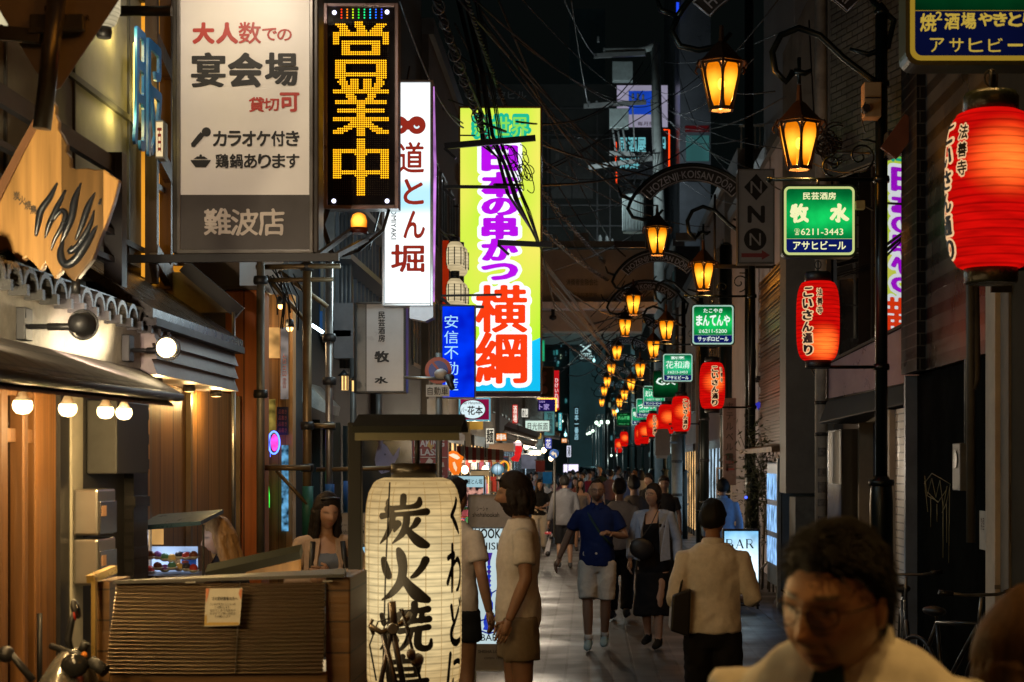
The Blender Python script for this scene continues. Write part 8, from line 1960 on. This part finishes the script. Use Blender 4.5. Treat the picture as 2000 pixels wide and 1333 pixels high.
    if glasses:
        b = MB()
        for sx in (-1,1):
            pts = [(sx*.033+.025*math.copysign(abs(math.cos(a))**.7,math.cos(a)), -.104+.012*abs(math.cos(a)) if math.cos(a)*sx > 0 else -.106, .006+.018*math.copysign(abs(math.sin(a))**.8,math.sin(a))) for a in [2*PI*i/24 for i in range(24)]]
            b.tube([Vector(hw(np.array([p_]))[0]) for p_ in pts], .0016*s if glasses < 2 else .0012*s, 6, closed=True)
            b.tube([Vector(hw(np.array([p_]))[0]) for p_ in ((sx*.058,-.092,.012),(sx*.074,-.06,.012),(sx*.080,.01,.012),(sx*.078,.03,-.004))], .0014*s, 5)
        b.tube([Vector(hw(np.array([p_]))[0]) for p_ in ((-.009,-.108,.01),(0,-.112,.013),(.009,-.108,.01))], .0015*s, 5)
        go = b.build('glasses', M('glasses_frame',(.05,.035,.02,1),.25,.8) if glasses == 2 else BLACK, t, world=False)
        b = MB()
        for sx in (-1,1): b.add([Vector(hw(np.array([(sx*.033+.024*math.copysign(abs(math.cos(a))**.7,math.cos(a)), -.1055, .006+.017*math.copysign(abs(math.sin(a))**.8,math.sin(a)))]))[0]) for a in [2*PI*i/24 for i in range(24)]], [tuple(range(24))])
        b.build('lens', bpy.data.materials.get('spectacle_lens') or glassmat('spectacle_lens', (.98,.98,.98,1), .03), go, world=False)
    if extras: extras(t, s, lambda p: ln(p)*s, lambda p: Vector(hw(np.array([p]))[0]))
    return t
def PX(px, Y): return (px-CX)*Y/F

# the man close to the camera
def near_extra(t, s, B, Hd):
    b = MB(); b.prism([B(p) for p in ((-.022,-.10,1.462),(.022,-.10,1.462),(.030,-.125,1.42),(.0,-.13,1.41),(-.030,-.125,1.42))], Vector((0,-.012,0)))
    b.prism([B(p) for p in ((-.018,-.122,1.425),(.018,-.122,1.425),(.04,-.152,1.15),(0,-.155,1.08),(-.04,-.152,1.15))], Vector((0,-.008,0))); b.build('tie', M('tie_dark_teal',(.012,.03,.028,1),.4,0,.5,60,.0,(3,3,1)), t, world=False)
person('man in glasses, white shirt and dark tie, blurred and close to the viewer', PX(1652,3.0), 3.0, 1.872, -22, (.55,.32,.19), ('short',(.007,.006,.005)), ('short_shirt',(.66,.65,.60)), ('trousers',(.02,.02,.025)),
       fem=0, vox=.009, hz=-.082, head=(-16,9,3), glasses=2, elder=1, hn=(112,84), wr=.007, extras=near_extra, lip=(.26,.10,.075), bulk=1.08)
person('woman with light brown hair beside the blurred man in glasses', PX(2012,2.95), 2.95, 1.665, 70, (.5,.3,.2), ('bob',(.085,.042,.016)), ('tee',(.2,.18,.16)), ('skirt',(.05,.05,.06),.45), fem=1, vox=.01, head=(0,4,0), hn=(50,40))

# beige shirt man from behind
def bag_extra(t, s, B, Hd): pass
person('man in a beige shirt and black trousers walking away with a document bag', PX(1392,10.7), 10.7, 1.665, 176, (.33,.17,.09), ('short',(.010,.009,.008)), ('rolled',(.74,.69,.61),.90), ('trousers',(.012,.012,.014)),
       dict(eL=(.25,.05,1.12),wL=(.22,-.13,1.0),eR=(-.27,.02,1.12),wR=(-.16,-.2,1.12),kL=(.1,-.03,.5),aL=(.11,.05,.09)), vox=.012, head=(-8,6,0), bulk=.98, wr=.008)
t = thing('shoulder_bag', 'black document bag hanging at the side of the man in the beige shirt', 'bag', (PX(1333,10.6),10.6,.65))
c = W(1328,1195,10.55); b = MB(); b.prism([c+Vector(p) for p in ((-.045,0,.10),(.07,0,.14),(.06,0,-.16),(-.06,0,-.12))], (0,.28,0)); b.build('body', M('bag_black',(.012,.012,.013,1),.35), t, bevel=.012)
b = MB(); b.tube([c+Vector((.0,.05,.11)),c+Vector((.03,.10,.24)),c+Vector((.07,.14,.25)),c+Vector((.05,.22,.12))], .008, 6); b.build('handle', BLACK, t)

# couple walking towards us
def polo_extra(t, s, B, Hd):
    b = MB(); b.tube([B(p) for p in ((-.10,-.02,1.455),(-.06,-.125,1.36),(.03,-.148,1.22),(.11,-.140,1.13),(.165,-.03,1.06))], [(.004,.016)]*5, 6); b.tube([B(p) for p in ((-.10,-.02,1.455),(-.11,.1,1.36),(.0,.15,1.22),(.165,.05,1.06))], [(.004,.016)]*4, 6)
    o = b.build('bag_strap', cloth((.02,.05,.06)), t, world=False)
person('man in a dark blue polo shirt, cream shorts and pale sneakers walking towards the viewer', PX(1166,17.6), 17.6, 1.76, -4, (.36,.22,.15), ('buzz',(.015,.012,.010)), ('polo',(.008,.02,.10),.86), ('shorts',(.58,.55,.49),.47),
       dict(eR=(-.30,.06,1.17),wR=(-.40,.10,.93),eL=(.29,.0,1.16),wL=(.15,-.19,1.20),kR=(-.09,-.10,.52),aR=(-.085,-.04,.10),kL=(.09,-.02,.50),aL=(.07,.14,.12)), vox=.012, beard=.7, glasses=1, socks=(.5,.5,.5), shoe=(.25,.38,.45), head=(8,2,0), extras=polo_extra, bulk=1.0)
def dress_extra(t, s, B, Hd):
    for sx in (-1,1):
        b = MB(); b.tube([B(p) for p in ((sx*.075,-.11,1.33),(sx*.085,-.07,1.43),(sx*.07,.03,1.45))], [(.004,.014)]*3, 6); b.build('dress_strap', cloth((.01,.01,.012)), t, world=False)
        # open shirt fronts
        b = MB(); b.prism([B(p) for p in ((sx*.07,-.07,1.46),(sx*.17,-.03,1.44),(sx*.20,-.06,.96),(sx*.11,-.155,.94),(sx*.10,-.15,1.25))], Vector((0,-.012,0))); b.build('shirt_front', cloth((.33,.40,.55)), t, world=False)
person('woman in glasses, black dress and open pale blue shirt laughing beside another walker', PX(1276,17.75), 17.75, 1.70, -14, (.45,.28,.2), ('pony',(.02,.014,.012)), ('none',), ('dress',(.008,.008,.010),.36),
       dict(eR=(-.25,.05,1.16),wR=(-.24,-.07,.93),eL=(.25,.06,1.15),wL=(.27,.0,.9),kR=(-.08,-.02,.5),aR=(-.08,.10,.13),kL=(.08,-.10,.51),aL=(.07,-.06,.10)), fem=1, vox=.012, glasses=1, shoe=(.012,.012,.012), head=(-22,-8,0), extras=dress_extra)
# her shirt sleeves and back as one garment on the same figure
def add_sleeves():
    pr = [o for o in bpy.data.objects if o.get('label','').startswith('woman in glasses, black dress')][0]; s = 1.70/1.75; b = MB()
    for sx, e, w_ in ((-1,(-.25,.05,1.16),(-.24,-.07,.93)),(1,(.25,.06,1.15),(.27,.0,.9))):
        p0, e, w_ = Vector((sx*.165,.012,1.42)), Vector(e), Vector(w_); b.tube([Vector((sx*.08,.03,1.43))*s,p0*s,p0.lerp(e,.5)*s,e*s,e.lerp(w_,.85)*s], [.06*s,.068*s,.062*s,.056*s,.05*s], 12)
    b.loft([(0,.075*s,.92*s,.17*s,.075*s),(0,.07*s,1.1*s,.16*s,.065*s),(0,.065*s,1.3*s,.165*s,.07*s),(0,.05*s,1.43*s,.14*s,.06*s),(0,.04*s,1.49*s,.075*s,.04*s)], 18)
    v, f = remeshed(b, .013, 2, .005); MB().add(v, f, True).build('shirt', cloth((.33,.40,.55)), pr, world=False)
add_sleeves()
t = thing('shoulder_bag', 'black crossbody bag on the woman in the black dress', 'bag', (PX(1250,17.5),17.5,1.0)); c = W(1253,1072,17.52)
b = MB(); b.ell(c,(.13,.05,.11),16,10, Matrix.Rotation(R(20),3,'Y')); b.build('body', M('crossbody_black',(.010,.010,.012,1),.5), t)
b = MB(); b.tube([c+Vector((-.02,.0,.08)),c+Vector((.10,.0,.25)),c+Vector((.20,.05,.46))], [(.005,.018)]*3, 6); b.build('strap', BLACK, t)

# two men at the lantern
def mane_extra(t, s, B, Hd):
    b = MB(); b.tube([Hd((-.06,-.085,.085)),Hd((0,-.10,.09)),Hd((.06,-.085,.085))], .008, 6); b.build('sunglasses', BLACK, t, world=False)
person('bearded long haired man in white T-shirt and khaki shorts facing the big lantern', PX(1012,10.75), 10.75, 1.845, -82, (.30,.165,.10), ('mane',(.018,.012,.009)), ('tee',(.64,.60,.54),.84), ('shorts',(.2,.155,.1),.31),
       dict(eL=(.25,.02,1.14),wL=(.25,-.08,.9),eR=(-.24,.04,1.14),wR=(-.25,-.05,.9),kL=(.1,.02,.5)), vox=.011, beard=1, head=(-4,4,0), extras=mane_extra, bulk=1.0, wr=.006)
person('man in a white T-shirt and black shorts standing half behind the big white lantern', PX(884,11.5), 11.5, 1.80, 150, (.32,.18,.11), ('short',(.012,.010,.009)), ('tee',(.5,.46,.40),.85), ('shorts',(.012,.014,.016),.24), vox=.013, wr=.006)

# woman with crossed arms
def arms_extra(t, s, B, Hd):
    b = MB()
    for sx in (-1,1): b.prism([B(p) for p in ((sx*.05,-.07,1.46),(sx*.15,-.04,1.45),(sx*.17,-.07,.93),(sx*.06,-.14,.92),(sx*.085,-.15,1.25))], Vector((0,-.012,0)))
    b.build('shirt_front', cloth((.44,.33,.26)), t, world=False)
    b = MB(); b.tube([Hd((-.065,-.05,.098)),Hd((-.02,-.07,.108)),Hd((.02,-.07,.108)),Hd((.065,-.05,.098))], .011, 6); b.build('sunglasses', BLACK, t, world=False)
    b = MB(); b.tube([B((-.10,-.08,1.44)),B((-.115,-.135,1.25)),B((-.13,-.09,1.05))], [(.004,.02)]*3, 6); b.tube([B((.10,-.08,1.44)),B((.115,-.135,1.25)),B((.13,-.09,1.05))], [(.004,.02)]*3, 6); b.build('bag_strap', BLACK, t, world=False)
    b = MB()
    for sx, e, w_ in ((-1,J_e['eR'],J_e['wR']),(1,J_e['eL'],J_e['wL'])):
        p0, e, w_ = Vector((sx*.168,.012,1.415)), Vector(e), Vector(w_); b.tube([B((sx*.08,.03,1.43)),B(p0),B(p0.lerp(e,.5)),B(e),B(e.lerp(w_,.55))], [.06*s,.068*s,.062*s,.058*s,.05*s], 12)
    b.loft([(0,.06*s,.9*s,.185*s,.09*s),(0,.055*s,1.1*s,.165*s,.075*s),(0,.055*s,1.3*s,.165*s,.075*s),(0,.05*s,1.43*s,.13*s,.06*s),(0,.04*s,1.48*s,.07*s,.04*s)], 18)
    v, f = remeshed(b, .012, 2, .005); MB().add(v, f, True).build('shirt', cloth((.44,.33,.26)), t, world=False)
J_e = dict(eL=(.25,-.03,1.19),wL=(.0,-.215,1.235),eR=(-.25,-.03,1.17),wR=(.02,-.18,1.20))
person('dark haired woman in an open beige shirt standing with her arms crossed', PX(638,11.3), 11.3, 1.705, 14, (.42,.25,.17), ('long',(.014,.010,.009)), ('tank',(.14,.17,.24),.9), ('shorts',(.1,.09,.08),.3), J_e, fem=1, vox=.011, head=(14,10,0), extras=arms_extra, lip=(.35,.12,.1))
person('blonde woman with a hair clip leaning to look into the lit food case', PX(474,10.3), 10.3, 1.60, -68, (.46,.28,.18), ('long',(.36,.20,.075)), ('shirt',(.02,.018,.02)), ('trousers',(.03,.03,.04)), fem=1, vox=.012, head=(6,10,0), lean=12)

# figures farther down the street
person('man in a white T-shirt with an orange print seen from behind beyond the blue polo', PX(1210,21), 21, 1.72, 172, (.25,.14,.09), ('short',(.02,.016,.013)), ('tee',(.36,.34,.33)), ('trousers',(.012,.012,.014)), dict(kL=(.1,-.08,.5),aL=(.1,-.04,.1),aR=(-.1,.12,.13)), bulk=1.05,
       extras=lambda t, s, B, Hd: MB().ell(B((0,.135,1.22)),(.09,.012,.09)).build('orange_print', cloth((.4,.13,.05)), t, world=False))
person('man in a drab brown top with a backpack strap, seen from behind', PX(1238,24), 24, 1.74, 185, (.22,.13,.09), ('short',(.015,.012,.01)), ('tee',(.11,.09,.075)), ('trousers',(.02,.02,.025)), extras=lambda t, s, B, Hd: MB().tube([B((.1,.13,1.42)),B((-.02,.14,1.25)),B((-.13,.1,1.05))], [(.02,.004)]*3, 6).build('bag_strap', BLACK, t, world=False))
person('dim figure in black facing the viewer near the posts', PX(1297,27), 27, 1.72, 0, (.2,.12,.09), ('short',(.012,.01,.01)), ('tee',(.02,.02,.022)), ('trousers',(.015,.015,.017)))
person('person in a grey hooded top and black shorts walking away', PX(1103,31.7), 31.7, 1.70, 180, (.28,.16,.1), ('short',(.012,.01,.009)), ('hoodie',(.14,.14,.15),.82), ('shorts',(.012,.012,.014),.55), dict(wL=(.30,-.02,.9),wR=(-.30,-.02,.9),kL=(.1,-.05,.5),aL=(.1,.05,.1)), bulk=1.1)
t = thing('skateboard', 'skateboard with a red edge carried beside the person in the grey hooded top', 'skateboard', W(1072,1070,31.5)); b = MB(); b.pp([(1074,1040),(1079,1044),(1072,1082),(1066,1086),(1063,1080)], 31.5, .03); b.build('deck', M('deck_pale',(.35,.34,.36,1),.5), t); b = MB(); b.px(1064,1040,1076,1044,31.45,.2); b.build('truck', M('deck_red',(.5,.05,.07,1),.5), t)
b = MB(); b.ell(W(1070,1082,31.45),(.05,.04,.05)); b.ell(W(1075,1050,31.45),(.03,.03,.03)); b.build('wheel', BLACK, t)
person('woman in a black polo shirt and wide white trousers holding a folder', PX(1054,38), 38, 1.58, 8, (.4,.24,.16), ('long',(.012,.01,.009)), ('polo',(.012,.012,.014)), ('trousers',(.55,.5,.42)), dict(eL=(.25,.0,1.15),wL=(.03,-.2,1.08),eR=(-.25,.0,1.15),wR=(-.03,-.2,1.05)), fem=1)
person('man in a blue shirt seen from behind next to the lit bar stand', PX(1411,24), 24, 1.70, 175, (.3,.17,.11), ('short',(.01,.009,.008)), ('shirt',(.2,.32,.52)), ('trousers',(.02,.02,.03)))
CR = [(1031,46,1.66,185,'short','shirt',(.3,.42,.6),'man in a light blue shirt with a dark strap near the goods racks'),(1062,44,1.6,200,'short','tee',(.6,.58,.55),'person in a white top bending near the goods racks'),(1083,42,1.5,10,'short','tee',(.03,.03,.03),'small figure in black wearing a dark cap'),(1096,45,1.64,0,'long','tee',(.2,.06,.06),'dark haired woman in a dark red top walking in the crowd'),
 (1112,58,1.7,20,'short','shirt',(.12,.1,.2),'figure in purple in front of the white screen'),(1124,43,1.6,-10,'long','tee',(.25,.08,.06),'long haired woman in a rust red top in the crowd'),(1134,38,1.6,5,'long','tank',(.2,.17,.15),'dim woman with long dark hair in a brown vest top'),(1137,52,1.68,-30,'short','tee',(.15,.12,.1),'man in brown looking aside in the crowd'),
 (1150,50,1.72,15,'short','tee',(.3,.03,.05),'young man in a maroon T-shirt'),(1157,60,1.75,0,'short','tee',(.55,.5,.45),'pale topped person behind the maroon T-shirt'),(1171,54,1.86,2,'buzz','tee',(.02,.035,.03),'man in a dark green T-shirt and cap lit from behind'),(1206,58,1.86,90,'short','tee',(.65,.66,.7),'man in a white T-shirt standing in profile'),
 (1222,60,1.7,-90,'long','tee',(.3,.2,.14),'woman facing the man in the white T-shirt'),(1240,56,1.72,-60,'long','jacket',(.22,.16,.09),'fair haired woman by the ochre building'),(1268,34,1.72,-40,'short','jacket',(.012,.012,.014),'person in a black vest looking down at a phone'),(1119,66,1.72,180,'short','tee',(.1,.1,.12),'tiny figure walking away before the white screen'),(1187,66,1.74,180,'short','tee',(.08,.08,.1),'tiny dark figure walking away beside the lamp posts'),(1196,70,1.7,0,'short','shirt',(.3,.3,.32),'tiny grey figure far down the street'),(1045,52,1.68,30,'short','tee',(.5,.3,.25),'figure in salmon by the far stalls')]
hues = ((.03,.03,.035),(.3,.28,.26),(.1,.12,.2),(.5,.48,.45),(.22,.1,.08),(.15,.2,.17))
wd = ('black','grey','navy','pale','rust brown','green grey'); wh_ = ('by the goods racks','under the white bar sign','before the teal building','near the sixth street lamp','close to the white screen','beside the dark end tower','by the ochre building','near the fifth green sign','past the grey shop row','amid the far stalls','by the far street lights','before the parked car')
for i in range(12):
    px_, Yq = (1036,1072,1090,1104,1128,1142,1164,1180,1192,1214,1228,1252)[i], (57,61,49,63,55,68,47,57,50,64,47,50)[i]
    CR.append((px_, Yq, random.uniform(1.6,1.78), random.choice((0,180,20,160,-30,200)), random.choice(('short','long','short')), random.choice(('tee','shirt')), hues[(i*5) % 6], 'small distant figure in a %s top %s' % (wd[(i*5) % 6], wh_[i])))
for px_, Yp3, H_, rz_, hr, tp, tcol, lab in CR:
    person(lab, PX(px_,Yp3), Yp3, H_, rz_, (.42,.25,.17), (hr,(.14,.07,.03) if 'fair' in lab else (.014,.011,.010)), (tp,tcol), ('trousers',(.03,.03,.04)) if px_ % 2 else ('shorts',(.06,.055,.05),.5), fem=1 if 'woman' in lab else 0, vox=.022, hn=(24,18))
